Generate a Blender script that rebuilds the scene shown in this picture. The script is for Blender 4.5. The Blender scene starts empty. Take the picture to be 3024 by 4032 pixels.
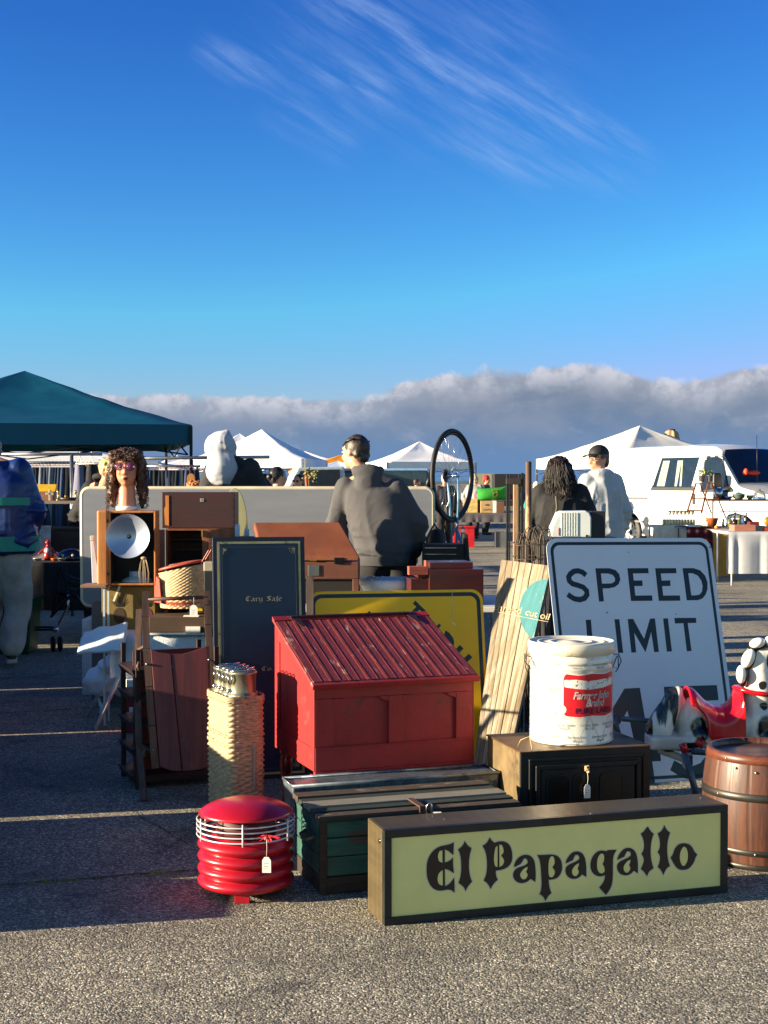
import bpy, math, random, bmesh
from math import sin, cos, pi, radians as R, atan, tan, sqrt, atan2
from mathutils import Vector as V, Matrix, Euler, noise
random.seed(7)
SC = bpy.context.scene
COL = SC.collection

# ---------------- camera ----------------
H, F, PITCH = 1.45, 5591.0, R(1.219)      # a 48 mm (short telephoto) view
K = 5591/3028                               # depths below are written in units of K metres
cam_d = bpy.data.cameras.new('camera')
cam_d.sensor_fit = 'VERTICAL'; cam_d.sensor_height = 36.0; cam_d.lens = F*36/4032
cam_d.clip_start = .05; cam_d.clip_end = 9000
cam = bpy.data.objects.new('camera', cam_d); COL.objects.link(cam)
cam.location = (0, 0, H); cam.rotation_euler = (pi/2-PITCH, 0, 0)
SC.camera = cam

# ---------------- light ----------------
SUN_EL = R(11.5); SUN_AZ = (-.976, -.216)          # horizontal direction towards the sun
sd = V((SUN_AZ[0]*cos(SUN_EL), SUN_AZ[1]*cos(SUN_EL), sin(SUN_EL))).normalized()
sl = bpy.data.lights.new('sun', 'SUN'); sl.energy = 5.0; sl.angle = R(.5); sl.color = (1, .83, .58)
so = bpy.data.objects.new('sun', sl); COL.objects.link(so)
so.rotation_euler = sd.to_track_quat('Z', 'Y').to_euler()
SC.view_settings.view_transform = 'Standard'; SC.view_settings.look = 'None'
SC.view_settings.gamma = 1; EXPO = 1.75; SC.view_settings.exposure = EXPO

class NT:
    """small helper for node trees"""
    def __init__(s, tree): s.t = tree; s.n = tree.nodes; s.l = tree.links
    def new(s, typ, **kw):
        nd = s.n.new(typ)
        for k, v in kw.items():
            if k.startswith('i_'):
                key = k[2:]; key = int(key) if key.isdigit() else key
                s.set(nd, key, v)
            else: setattr(nd, k, v)
        return nd
    def set(s, nd, key, v):
        sock = nd.inputs[key]
        if isinstance(v, bpy.types.NodeSocket): s.l.new(v, sock)
        elif isinstance(v, bpy.types.Node): s.l.new(v.outputs[0], sock)
        else: sock.default_value = v
    def m(s, op, a, b=0., c=0., clamp=False):
        nd = s.n.new('ShaderNodeMath'); nd.operation = op; nd.use_clamp = clamp
        for i, v in enumerate((a, b, c)): s.set(nd, i, v)
        return nd.outputs[0]
    def mix(s, f, a, b, mode='MIX'):
        nd = s.n.new('ShaderNodeMix'); nd.data_type = 'RGBA'; nd.blend_type = mode
        s.set(nd, 0, f); s.set(nd, 6, a if not isinstance(a, tuple) else (*a[:3], 1)); s.set(nd, 7, b if not isinstance(b, tuple) else (*b[:3], 1))
        return nd.outputs[2]
    def mr(s, v, a, b, c=0., d=1., smooth=True):
        nd = s.n.new('ShaderNodeMapRange'); nd.interpolation_type = 'SMOOTHSTEP' if smooth else 'LINEAR'
        s.set(nd, 0, v)
        for i, q in enumerate((a, b, c, d)): s.set(nd, i+1, q)
        return nd.outputs[0]
    def noise(s, vec, scale, detail=3, rough=.5, dist=0, out=0):
        nd = s.n.new('ShaderNodeTexNoise'); s.set(nd, 'Vector', vec); s.set(nd, 'Scale', scale)
        s.set(nd, 'Detail', detail); s.set(nd, 'Roughness', rough); s.set(nd, 'Distortion', dist)
        return nd.outputs[out]
    def vmap(s, vec, sc=(1, 1, 1), rot=(0, 0, 0), loc=(0, 0, 0)):
        nd = s.n.new('ShaderNodeMapping'); s.set(nd, 0, vec)
        nd.inputs['Scale'].default_value = sc; nd.inputs['Rotation'].default_value = rot; nd.inputs['Location'].default_value = loc
        return nd.outputs[0]

# ---------------- world ----------------
W = bpy.data.worlds.new('World'); SC.world = W; W.use_nodes = True
w = NT(W.node_tree); w.n.clear()
SKYS = .10
sky = w.new('ShaderNodeTexSky', sky_type='NISHITA', sun_disc=False, sun_elevation=SUN_EL, sun_rotation=atan2(SUN_AZ[0], SUN_AZ[1]),
            air_density=1.0, dust_density=.2, ozone_density=3.0, altitude=0)
hs = w.new('ShaderNodeHueSaturation', i_Saturation=.97, i_Value=.80, i_Color=w.mix(1., sky.outputs[0], (1.0, 1.22, 1.72), 'MULTIPLY'))
KS = .10*2**.85; KO = SKYS*2**EXPO                                # the sky's own colour, deepened channel by channel like the camera's rendering of blue
sc3 = w.new('ShaderNodeSeparateColor'); w.set(sc3, 0, hs.outputs[0]); cc3 = w.new('ShaderNodeCombineColor')
for i_, (p_, k_) in enumerate(((2.30, 2.51), (2.08, 1.89), (1.43, .98))):
    w.set(cc3, i_, w.m('MULTIPLY', w.m('POWER', w.m('MINIMUM', w.m('MULTIPLY', sc3.outputs[i_], KS), (.42, .55, 1.0)[i_]), p_), k_/KO))
tc = w.new('ShaderNodeTexCoord'); vec = tc.outputs['Generated']
sep = w.new('ShaderNodeSeparateXYZ'); w.set(sep, 0, vec)
X_, Y_, Z_ = sep.outputs
hyp = w.m('SQRT', w.m('ADD', w.m('MULTIPLY', X_, X_), w.m('MULTIPLY', Y_, Y_)))
el = w.m('MULTIPLY', w.m('ARCTAN2', Z_, hyp), K)                 # elevation, radians
az = w.m('MULTIPLY', w.m('ARCTAN2', X_, Y_), K)                  # azimuth from +Y
cmb = w.new('ShaderNodeCombineXYZ'); w.set(cmb, 0, az); w.set(cmb, 1, el); P = cmb.outputs[0]
# low cloud bank
n1 = w.noise(w.vmap(P, (1, 1.9, 1)), 5.5, 4, .6)
n1b = w.noise(w.vmap(P, (1, 1, 1), loc=(3, 1, 0)), 26, 4, .6)
bil = w.noise(w.vmap(P, (1, 2.2, 1), loc=(5, 2, 0)), 9, 4, .55, .6)
fc = w.new('ShaderNodeFloatCurve'); w.set(fc, 1, w.m('MULTIPLY_ADD', az, 1/1.2, .5))
cv = fc.mapping.curves[0]
pts = [(0, .46), (.07, .50), (.18, .50), (.29, .51), (.40, .49), (.47, .50), (.54, .60), (.62, .65), (.70, .66), (.78, .62), (.83, .57), (.88, .63), (1, .65)]
cv.points[0].location = pts[0]; cv.points[1].location = pts[-1]
for q in pts[1:-1]: cv.points.new(*q)
fc.mapping.update()
top = w.m('MULTIPLY', fc.outputs[0], .225)
edge = w.m('ADD', w.m('SUBTRACT', top, el), w.m('ADD', w.m('MULTIPLY', w.m('SUBTRACT', bil, .5), .038), w.m('MULTIPLY', w.m('SUBTRACT', n1b, .5), .024)))
bank = w.mr(edge, -.002, .008)
rim = w.mr(edge, .0, .05, 1., 0.)
hgt = w.mr(el, .0, .13)
k = 2**(.85-EXPO)/SKYS
def kc(r, g, b): return (r*k, g*k, b*k)
c_low = kc(.075, .150, .285); c_mid = kc(.098, .132, .190); c_hi = kc(.44, .44, .48)
cb = w.mix(hgt, c_low, c_mid)
shade = w.mr(w.m('ADD', n1, w.m('MULTIPLY', n1b, .35)), .50, .82)
cb = w.mix(w.m('MULTIPLY', shade, w.m('MULTIPLY', hgt, .62)), cb, kc(.20, .215, .265))
cb = w.mix(w.m('MULTIPLY', rim, w.mr(n1b, .38, .65, .25, .8)), cb, c_hi)
# small wisps inside and below the bank
wisp = w.m('MULTIPLY', w.mr(w.noise(w.vmap(P, (1, 1.6, 1), loc=(9, 4, 0)), 13, 4, .6), .56, .72), w.mr(el, .015, .05))
cb = w.mix(w.m('MULTIPLY', wisp, .45), cb, kc(.22, .25, .31))
base = w.mix(bank, cc3.outputs[0], cb)
BACK_FILL = w.mr(Y_, -.2, .5, 1.2, 1.)  # unseen sky behind the camera is brightened to lift the ambient in shade
# cirrus streaks
NN_ = w.noise(P, 5, 2, .5)
FIL_ = w.mr(w.noise(w.vmap(w.vmap(P, rot=(0, 0, R(31))), (1.1, 9., 1)), 5.5, 7, .66, .25), .34, .80)
def streak(a0, e0, a1, e1, wid, amp, seed, sc=7):
    L = sqrt((a1-a0)**2+(e1-e0)**2); ang = atan2(e1-e0, a1-a0)
    q = w.vmap(P, (1, 1, 1), rot=(0, 0, -ang), loc=(-(a0*cos(-ang)-e0*sin(-ang)), -(a0*sin(-ang)+e0*cos(-ang)), 0))
    s2 = w.new('ShaderNodeSeparateXYZ'); w.set(s2, 0, q)
    t, d = s2.outputs[0], s2.outputs[1]
    d = w.m('ADD', d, w.m('MULTIPLY', w.m('SUBTRACT', NN_, .5), wid*1.6))
    g = w.mr(w.m('ABSOLUTE', d), 0, wid, 1, 0)
    lng = w.m('MULTIPLY', w.mr(t, -.02, L*.3, 0, 1), w.mr(t, L*.65, L*1.05, 1, 0))
    fil = FIL_
    return w.m('MULTIPLY', w.m('MULTIPLY', g, lng), w.m('MULTIPLY', fil, amp))
acc = None
def pxd(px, py):
    x = (px-1512)/F; y = -(py-2016)/F
    d = V((x, cos(PITCH)+y*sin(PITCH), -sin(PITCH)+y*cos(PITCH)))
    return K*atan2(d.x, d.y), K*atan2(d.z, sqrt(d.x**2+d.y**2))
for (x0, y0, x1, y1, wd, am, sd_) in [(1150, -120, 2300, 620, .035, .75, 1.), (1000, -200, 2400, 640, .17, .62, 2.), (2050, 330, 2640, 650, .03, .9, 3.),
                                      (790, 170, 1120, 320, .03, .9, 5.), (1250, 270, 1580, 380, .026, .9, 6.), (1050, 380, 1450, 600, .06, .6, 7.), (1650, 560, 2600, 760, .03, .6, 8.)]:
    s_ = streak(*pxd(x0, y0), *pxd(x1, y1), wd, am, sd_)
    acc = s_ if acc is None else w.m('ADD', acc, s_)
acc = w.m('MINIMUM', w.m('MULTIPLY', acc, .46), .42)
base = w.mix(w.m('MULTIPLY', acc, w.mr(bank, 0, 1, 1, 0)), base, kc(.22, .31, .52))
base = w.mix(1., base, w.m('MULTIPLY', BACK_FILL, 1.), 'MULTIPLY')
base = w.mix(1., base, w.mix(w.mr(Y_, .55, -.2), (1., 1., 1.), (2.3, 1.42, .80)), 'MULTIPLY')   # added warm tint in the unseen sky behind the camera, for less blue shade
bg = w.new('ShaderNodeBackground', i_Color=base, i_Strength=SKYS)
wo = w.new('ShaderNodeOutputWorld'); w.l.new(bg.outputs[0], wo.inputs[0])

# ---------------- placing helpers: where a sight line meets a depth, a height or a plane ----------------
def ray(px, py):
    x = (px-1512)/F; y = -(py-2016)/F
    return V((x, cos(PITCH)+y*sin(PITCH), -sin(PITCH)+y*cos(PITCH)))
def at(px, py, Y): d = ray(px, py); return V((0, 0, H))+d*(K*Y/d.y)
def atz(px, py, z): d = ray(px, py); return V((0, 0, H))+d*((z-H)/d.z)
def onp(px, py, O, N): d = ray(px, py); o = V((0, 0, H)); return o+d*((O-o).dot(N)/d.dot(N))
def frame(O, U, Vv):
    U = U.normalized(); Y = Vv.cross(U).normalized(); Z = U.cross(Y).normalized()
    m = Matrix((U, Y, Z)).transposed().to_4x4(); m.translation = O; return m
def T0(x, y, z): return Matrix.Translation((x, K*y, z))
def T(x=0, y=0, z=0): return Matrix.Translation((x, y, z))
def RX(d): return Matrix.Rotation(R(d), 4, 'X')
def RY(d): return Matrix.Rotation(R(d), 4, 'Y')
def RZ(d): return Matrix.Rotation(R(d), 4, 'Z')
def SCL(x, y, z): return Matrix.Diagonal((x, y, z, 1))

# ---------------- objects ----------------
def props(o, label=None, cat=None, group=None, kind=None):
    if label: o['label'] = label
    if cat: o['category'] = cat
    if group: o['group'] = group
    if kind: o['kind'] = kind
    return o
def thing(name, label, cat, M=None, group=None):
    o = bpy.data.objects.new(name, None); COL.objects.link(o); o.empty_display_size = .1
    if M is not None: o.matrix_world = M if isinstance(M, Matrix) else Matrix.Translation(M)
    return props(o, label, cat, group)

class MB:
    def __init__(s, M=None): s.v = []; s.f = []; s.mi = []; s.cur = 0; s.M = M or Matrix(); s.sm = []; s.smooth = False
    def add(s, vs, fs, smooth=None):
        b = len(s.v); s.v += [s.M @ V(p) for p in vs]
        for f in fs: s.f.append([b+i for i in f]); s.mi.append(s.cur); s.sm.append(s.smooth if smooth is None else smooth)
        return s
    def box(s, x0, x1, y0, y1, z0, z1):
        return s.add([(x0, y0, z0), (x1, y0, z0), (x1, y1, z0), (x0, y1, z0), (x0, y0, z1), (x1, y0, z1), (x1, y1, z1), (x0, y1, z1)],
                     [(0, 3, 2, 1), (4, 5, 6, 7), (0, 1, 5, 4), (1, 2, 6, 5), (2, 3, 7, 6), (3, 0, 4, 7)], False)
    def hexa(s, p8): return s.add(p8, [(0, 3, 2, 1), (4, 5, 6, 7), (0, 1, 5, 4), (1, 2, 6, 5), (2, 3, 7, 6), (3, 0, 4, 7)], False)
    def bar(s, a, b, w, t, up=(0, 0, 1)):
        """rectangular bar from a to b, w across, t thick along up"""
        a = V(a); b = V(b); d = (b-a).normalized(); up = V(up); r = d.cross(up)
        if r.length < 1e-4: r = d.cross(V((0, 1, 0)))
        r.normalize(); u = r.cross(d).normalized(); r *= w/2; u *= t/2
        return s.hexa([a-r-u, a+r-u, b+r-u, b-r-u, a-r+u, a+r+u, b+r+u, b-r+u])
    def tube(s, pts, r, n=8, closed=False, cap=True, flat=1.):
        pts = [V(p) for p in pts]; N = len(pts); rs = r if isinstance(r, (list, tuple)) else [r]*N
        vs = []; prev = None
        for i, p in enumerate(pts):
            if closed: t = pts[(i+1) % N]-pts[i-1]
            else: t = (pts[min(i+1, N-1)]-pts[max(i-1, 0)])
            t = t.normalized() if t.length > 1e-9 else V((0, 0, 1))
            if prev is None:
                a = V((0, 0, 1)) if abs(t.z) < .9 else V((1, 0, 0)); u = a.cross(t).normalized()
            else:
                u = (prev-t*prev.dot(t)); u = u.normalized() if u.length > 1e-6 else V((1, 0, 0))
            prev = u; w_ = t.cross(u)
            for k in range(n):
                an = 2*pi*k/n; vs.append(p+(u*cos(an)+w_*sin(an)*flat)*rs[i])
        fs = []
        for i in range(N if closed else N-1):
            for k in range(n):
                j = (i+1) % N
                fs.append((i*n+k, i*n+(k+1) % n, j*n+(k+1) % n, j*n+k))
        if cap and not closed:
            fs.append(tuple(range(n-1, -1, -1))); fs.append(tuple((N-1)*n+k for k in range(n)))
        return s.add(vs, fs, True)
    def lathe(s, prof, n=24, M=None, caps=True, ax=1.0, ay=1.0, a0=0., a1=2*pi, fn=None):
        full = abs(a1-a0-2*pi) < 1e-6; m = n if full else n+1; vs = []
        for (r, z) in prof:
            for k in range(m):
                a = a0+(a1-a0)*k/n; rr = r if fn is None else fn(r, z, a)
                p = V((rr*cos(a)*ax, rr*sin(a)*ay, z)); vs.append(M @ p if M else p)
        fs = []
        for i in range(len(prof)-1):
            for k in range(n):
                j = (k+1) % m; fs.append((i*m+k, i*m+j, (i+1)*m+j, (i+1)*m+k))
        if caps and full:
            if prof[0][0] > 1e-5: fs.append(tuple(range(m-1, -1, -1)))
            if prof[-1][0] > 1e-5: fs.append(tuple((len(prof)-1)*m+k for k in range(m)))
        return s.add(vs, fs, True)
    def prism(s, poly, y0, y1, smooth=False):
        """polygon in XZ (counter-clockwise seen from -Y), extruded y0..y1"""
        n = len(poly); ar = sum(poly[i][0]*poly[(i+1) % n][1]-poly[(i+1) % n][0]*poly[i][1] for i in range(n))
        if ar < 0: poly = poly[::-1]
        vs = [(x, y0, z) for x, z in poly]+[(x, y1, z) for x, z in poly]
        s.add(vs, [tuple(range(n)), tuple(range(2*n-1, n-1, -1))], False)
        b = len(s.v)-2*n
        for i in range(n):
            j = (i+1) % n; s.f.append([b+j, b+i, b+n+i, b+n+j]); s.mi.append(s.cur); s.sm.append(smooth)
        return s
    def grid(s, fn, nu, nv, cu=False, cv=False, smooth=True):
        vs = [fn(i/nu, j/nv) for i in range(nu if cu else nu+1) for j in range(nv if cv else nv+1)]
        mu = nu if cu else nu+1; mv = nv if cv else nv+1; fs = []
        for i in range(nu):
            for j in range(nv):
                a, b = i % mu, (i+1) % mu; c, d = j % mv, (j+1) % mv
                fs.append((a*mv+c, b*mv+c, b*mv+d, a*mv+d))
        return s.add(vs, fs, smooth)
    def ell(s, c, r, n=16, m=10, M=None):
        r = (r, r, r) if not isinstance(r, (tuple, list)) else r; vs = [V((0, 0, -r[2]))]
        for i in range(1, m):
            a = -pi/2+pi*i/m
            for k in range(n): b = 2*pi*k/n; vs.append(V((r[0]*cos(a)*cos(b), r[1]*cos(a)*sin(b), r[2]*sin(a))))
        vs.append(V((0, 0, r[2]))); fs = []
        for k in range(n): fs.append((0, 1+(k+1) % n, 1+k))
        for i in range(m-2):
            for k in range(n): a = 1+i*n; fs.append((a+k, a+(k+1) % n, a+n+(k+1) % n, a+n+k))
        e = len(vs)-1; a = 1+(m-2)*n
        for k in range(n): fs.append((a+k, a+(k+1) % n, e))
        if M: vs = [M @ q for q in vs]
        return s.add([q+V(c) for q in vs], fs, True)
    def cap(s, p0, p1, r0, r1, n=14, sq=1.):
        """tapered capsule"""
        p0 = V(p0); p1 = V(p1); d = p1-p0; L = d.length; d.normalize() if L > 0 else None
        ps = []; rs = []
        for i in range(1, 5): a = pi/2*i/4; ps.append(p0-d*r0*cos(a)); rs.append(r0*sin(a))
        for i in range(0, 4): a = pi/2*i/4; ps.append(p1+d*r1*sin(a)); rs.append(r1*cos(a))
        return s.tube(ps, rs, n, flat=sq)
    def build(s, name, mats, parent=None, bevel=0., seg=2, weld=False, **pr):
        me = bpy.data.meshes.new(name); me.from_pydata([tuple(v) for v in s.v], [], s.f)
        for m_ in (mats if isinstance(mats, (list, tuple)) else [mats]): me.materials.append(m_)
        me.polygons.foreach_set('material_index', s.mi); me.polygons.foreach_set('use_smooth', s.sm); me.update()
        o = bpy.data.objects.new(name, me); COL.objects.link(o)
        if parent: o.parent = parent
        if bevel:
            b = o.modifiers.new('bevel', 'BEVEL'); b.width = bevel; b.segments = seg; b.limit_method = 'ANGLE'; b.angle_limit = R(40)
        return props(o, **pr)

def parts(s, name, mats, parent=None, **kw):
    """build every connected piece of an MB as a part of its own"""
    n = len(s.v); p = list(range(n))
    def find(i):
        while p[i] != i: p[i] = p[p[i]]; i = p[i]
        return i
    for f in s.f:
        for i in f[1:]: p[find(i)] = find(f[0])
    gr = {}
    for k, f in enumerate(s.f): gr.setdefault(find(f[0]), []).append(k)
    for ks in gr.values():
        idx = {}; q = MB()
        for k in ks:
            for i in s.f[k]:
                if i not in idx: idx[i] = len(q.v); q.v.append(s.v[i])
            q.f.append([idx[i] for i in s.f[k]]); q.mi.append(s.mi[k]); q.sm.append(s.sm[k])
        o = q.build(name, mats, parent, **kw)
    return o
MB.parts = parts
def evald(o):
    """bake an object's modifiers into a plain mesh"""
    dg = bpy.context.evaluated_depsgraph_get(); dg.update()
    return bpy.data.meshes.new_from_object(o.evaluated_get(dg))

def blob(name, mb, mat, parent=None, vox=.012, sm=4, disp=None, fac=.5, **pr):
    """join overlapping volumes into one continuous skin, smooth it, then push vertices with disp(co, normal)"""
    tmp = mb.build('tmp', mat)
    rm = tmp.modifiers.new('r', 'REMESH'); rm.mode = 'VOXEL'; rm.voxel_size = vox; rm.use_smooth_shade = True
    if sm: s_ = tmp.modifiers.new('s', 'SMOOTH'); s_.factor = fac; s_.iterations = sm
    me = evald(tmp); md = tmp.data; bpy.data.objects.remove(tmp); bpy.data.meshes.remove(md)
    me.name = name
    if disp:
        co = [v.co.copy() for v in me.vertices]; no = [v.normal.copy() for v in me.vertices]
        for v, c, n_ in zip(me.vertices, co, no): v.co = c+n_*disp(c, n_)
    me.polygons.foreach_set('use_smooth', [True]*len(me.polygons)); me.update()
    me.materials.clear(); me.materials.append(mat)
    o = bpy.data.objects.new(name, me); COL.objects.link(o)
    if parent: o.parent = parent
    return props(o, **pr)

def fold(amp=.012, sx=9, sz=3, seed=0., rid=1.):
    def f(c, n):
        q = V((c.x*sx+seed, c.y*sx, c.z*sz)); a = noise.noise(q); b = noise.noise(V((c.x*sx*.6+c.z*4+seed, c.y*sx*.6, c.z*sz*1.6+5)))
        return amp*((1-abs(a)*2)*rid*.6+b*.9)
    return f

def poly_mesh(name, polys, mat, parent, y=0., thick=.0006, **pr):
    """flat filled shapes in the parent's XZ plane (first curve outline, even-odd holes), facing -Y"""
    cu = bpy.data.curves.new(name, 'CURVE'); cu.dimensions = '2D'; cu.fill_mode = 'BOTH'; cu.extrude = thick
    for pl in polys:
        sp = cu.splines.new('POLY'); sp.points.add(len(pl)-1); sp.use_cyclic_u = True
        for i, (x, z) in enumerate(pl): sp.points[i].co = (x, z, 0, 1)
    tmp = bpy.data.objects.new(name, cu); me = bpy.data.meshes.new_from_object(tmp); bpy.data.objects.remove(tmp)
    me.transform(Matrix.Translation((0, y, 0)) @ Matrix.Rotation(pi/2, 4, 'X')); me.materials.clear(); me.materials.append(mat)
    for p in me.polygons: p.material_index = 0
    o = bpy.data.objects.new(name, me); COL.objects.link(o)
    if parent: o.parent = parent
    return props(o, **pr)

def text_polys(txt, size, bold=0.):
    """outlines of the built-in font as a mesh helper; returns a mesh in XZ"""
    cu = bpy.data.curves.new('t', 'FONT'); cu.body = txt; cu.size = size; cu.offset = bold; cu.extrude = .0005; cu.align_x = 'CENTER'; cu.align_y = 'CENTER'
    tmp = bpy.data.objects.new('t', cu); me = bpy.data.meshes.new_from_object(tmp); bpy.data.objects.remove(tmp)
    return me
def text_obj(name, txt, size, mat, parent, M, bold=0., sx=1., **pr):
    me = text_polys(txt, size, bold); me.transform(M @ Matrix.Rotation(pi/2, 4, 'X') @ SCL(sx, 1, 1)); me.materials.clear(); me.materials.append(mat)
    o = bpy.data.objects.new(name, me); COL.objects.link(o); o.parent = parent; return props(o, **pr)

def ribbon(pts, wd):
    """outline of a stroke of constant width round a 2D polyline"""
    L = []; Rr = []; n = len(pts)
    for i in range(n):
        a = V(pts[max(i-1, 0)]); b = V(pts[min(i+1, n-1)]); d = (b-a).normalized(); nn = V((-d.y, d.x))
        if 0 < i < n-1:
            d1 = (V(pts[i])-a).normalized(); d2 = (b-V(pts[i])).normalized(); k = 1/max(.45, cos(d1.angle(d2)/2))
        else: k = 1
        p = V(pts[i]); L.append(tuple(p+nn*wd/2*k)); Rr.append(tuple(p-nn*wd/2*k))
    return L+Rr[::-1]
def arc(cx, cy, rx, ry, a0, a1, n=12): return [(cx+rx*cos(R(a0+(a1-a0)*i/n)), cy+ry*sin(R(a0+(a1-a0)*i/n))) for i in range(n+1)]
def rrect(x0, x1, z0, z1, r, n=6):
    return arc(x1-r, z1-r, r, r, 0, 90, n)+arc(x0+r, z1-r, r, r, 90, 180, n)+arc(x0+r, z0+r, r, r, 180, 270, n)+arc(x1-r, z0+r, r, r, 270, 360, n)

# ---------------- materials ----------------
def lin(c):
    return tuple((x/255/12.92 if x/255 <= .04045 else ((x/255+.055)/1.055)**2.4) for x in c)
_mc = {}
def mat(name, col, rough=.6, metal=0., var=.12, vs=9., bump=.0, bs=80., wear=None, ws=6., wt=(.60, .68), st=(1, 1, 1), coat=0., spec=.5, alpha=1., trans=0., sheen=0., ior=1.45):
    """col is an sRGB 0-255 triple of the thing's own colour"""
    if name in _mc: return _mc[name]
    m_ = bpy.data.materials.new(name); m_.use_nodes = True; t = NT(m_.node_tree); b = t.n['Principled BSDF']
    c = lin(col); tcn = t.new('ShaderNodeTexCoord'); v = t.vmap(tcn.outputs['Object'], st)
    n1 = t.noise(v, vs, 5, .6)
    lo = tuple(x*(1-var) for x in c); hi = tuple(min(1, x*(1+var)) for x in c)
    out = t.mix(t.mr(n1, .3, .7), lo, hi)
    if wear:
        n2 = t.noise(t.vmap(tcn.outputs['Object'], st, loc=(3.3, 1.7, 9.1)), ws, 8, .68, .3)
        f = t.mr(n2, wt[0], wt[1]); out = t.mix(f, out, lin(wear)); t.set(b, 'Roughness', t.mr(f, 0, 1, rough, min(1, rough+.25)))
    else: t.set(b, 'Roughness', t.mr(n1, .2, .8, max(0, rough-.06), min(1, rough+.06)))
    t.set(b, 'Base Color', out); t.set(b, 'Metallic', metal); t.set(b, 'Specular IOR Level', spec)
    if bump:
        bp = t.new('ShaderNodeBump', i_Strength=min(1, bump), i_Distance=.004*max(1, bump)); t.set(bp, 'Height', t.noise(v, bs, 4, .6)); t.set(b, 'Normal', bp)
    if coat: t.set(b, 'Coat Weight', coat); t.set(b, 'Coat Roughness', .15)
    if trans: t.set(b, 'Transmission Weight', trans); t.set(b, 'IOR', ior)
    if sheen: t.set(b, 'Sheen Weight', sheen); t.set(b, 'Sheen Roughness', .5)
    if alpha < 1: t.set(b, 'Alpha', alpha)
    _mc[name] = m_; return m_
def wood(name, c1, c2, axis=0, sc=6., rough=.6, plank=None, wear=None, wt=(.6, .7), ws=5., bump=.25, coat=0.):
    """grain runs along axis"""
    if name in _mc: return _mc[name]
    m_ = bpy.data.materials.new(name); m_.use_nodes = True; t = NT(m_.node_tree); b = t.n['Principled BSDF']
    tcn = t.new('ShaderNodeTexCoord'); o = tcn.outputs['Object']; s3 = [sc*2.2]*3; s3[axis] = sc*.16
    g = t.noise(t.vmap(o, tuple(s3)), 2.2, 7, .65, .7); g2 = t.noise(t.vmap(o, tuple(x*4 for x in s3)), 3, 4, .6)
    f = t.m('ADD', t.m('MULTIPLY', g, .75), t.m('MULTIPLY', g2, .25))
    out = t.mix(t.mr(f, .34, .66), lin(c1), lin(c2))
    if wear:
        s4 = [2.]*3; s4[axis] = .6; f2 = t.mr(t.noise(t.vmap(o, tuple(s4), loc=(7, 3, 2)), ws, 8, .7, .2), *wt); out = t.mix(f2, out, lin(wear))
    t.set(b, 'Base Color', out); t.set(b, 'Roughness', t.mr(g, .2, .8, rough-.1, rough+.1))
    bp = t.new('ShaderNodeBump', i_Strength=bump, i_Distance=.002); t.set(bp, 'Height', f); t.set(b, 'Normal', bp)
    if coat: t.set(b, 'Coat Weight', coat); t.set(b, 'Coat Roughness', .2)
    _mc[name] = m_; return m_
def glass(name, col=(235, 240, 240), rough=.03):
    return mat(name, col, rough=rough, trans=.9, var=.02)
BLACK = mat('black_paint', (22, 23, 24), .45, var=.25)
BLACKM = mat('black_metal', (30, 31, 32), .38, .7, var=.2)
RUBBER = mat('rubber', (24, 24, 25), .6, var=.2, bump=.2)
CHROME = mat('chrome', (200, 200, 198), .16, 1., var=.1)
STEEL = mat('steel', (150, 152, 152), .35, .9, var=.15)
WHITE = mat('white_paint', (232, 231, 226), .4, var=.03)
PAPER = mat('paper', (236, 234, 226), .8, var=.03)
SKIN = mat('skin', (205, 148, 118), .5, var=.10, vs=14, bump=.1)
STRING = mat('string', (205, 198, 180), .9)

# =====================================================================================
# SETTING
# =====================================================================================
def ground_mat():
    m_ = bpy.data.materials.new('asphalt'); m_.use_nodes = True; t = NT(m_.node_tree); b = t.n['Principled BSDF']
    o = t.new('ShaderNodeTexCoord').outputs['Object']
    o2 = t.mix(.012, o, t.noise(o, 60, 2, .5, out=1), 'ADD')
    v1 = t.new('ShaderNodeTexVoronoi', i_Vector=o2, i_Scale=140., i_Randomness=1.); v2 = t.new('ShaderNodeTexVoronoi', i_Vector=o2, i_Scale=300.)
    cr = t.new('ShaderNodeValToRGB'); e = cr.color_ramp
    sepc = t.new('ShaderNodeSeparateColor'); t.set(sepc, 0, v1.outputs['Color']); t.set(cr, 0, sepc.outputs[0])
    e.elements[0].position = 0; e.elements[0].color = (*lin((98, 94, 85)), 1); e.elements[1].position = 1; e.elements[1].color = (*lin((248, 238, 210)), 1)
    for p, c in ((.25, (125, 120, 107)), (.55, (152, 145, 128)), (.8, (178, 170, 148)), (.93, (212, 203, 176))):
        q = e.elements.new(p); q.color = (*lin(c), 1)
    edge = t.mr(v1.outputs['Distance'], .50, .80); col = t.mix(t.m('MULTIPLY', edge, .7), cr.outputs[0], lin((62, 60, 57)))
    big = t.noise(o, .55, 5, .6); med = t.noise(o, 5., 6, .65)
    col = t.mix(t.mr(big, .38, .64, .0, .55), col, lin((84, 82, 76)))
    col = t.mix(t.mr(med, .45, .75, 0, .45), col, lin((70, 69, 66)))
    tar = t.mr(t.noise(o, 1.7, 7, .6, .8), .60, .68, 0, .5); col = t.mix(tar, col, lin((54, 54, 54)))
    t.set(b, 'Base Color', col); t.set(b, 'Roughness', .85); t.set(b, 'Specular IOR Level', .3)
    h = t.m('ADD', t.m('MULTIPLY', v1.outputs['Distance'], -1.0), t.m('MULTIPLY', v2.outputs['Distance'], -.35))
    bp = t.new('ShaderNodeBump', i_Strength=1., i_Distance=.0034); t.set(bp, 'Height', h); t.set(b, 'Normal', bp)
    return m_
GM = ground_mat()
g = MB()
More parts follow.
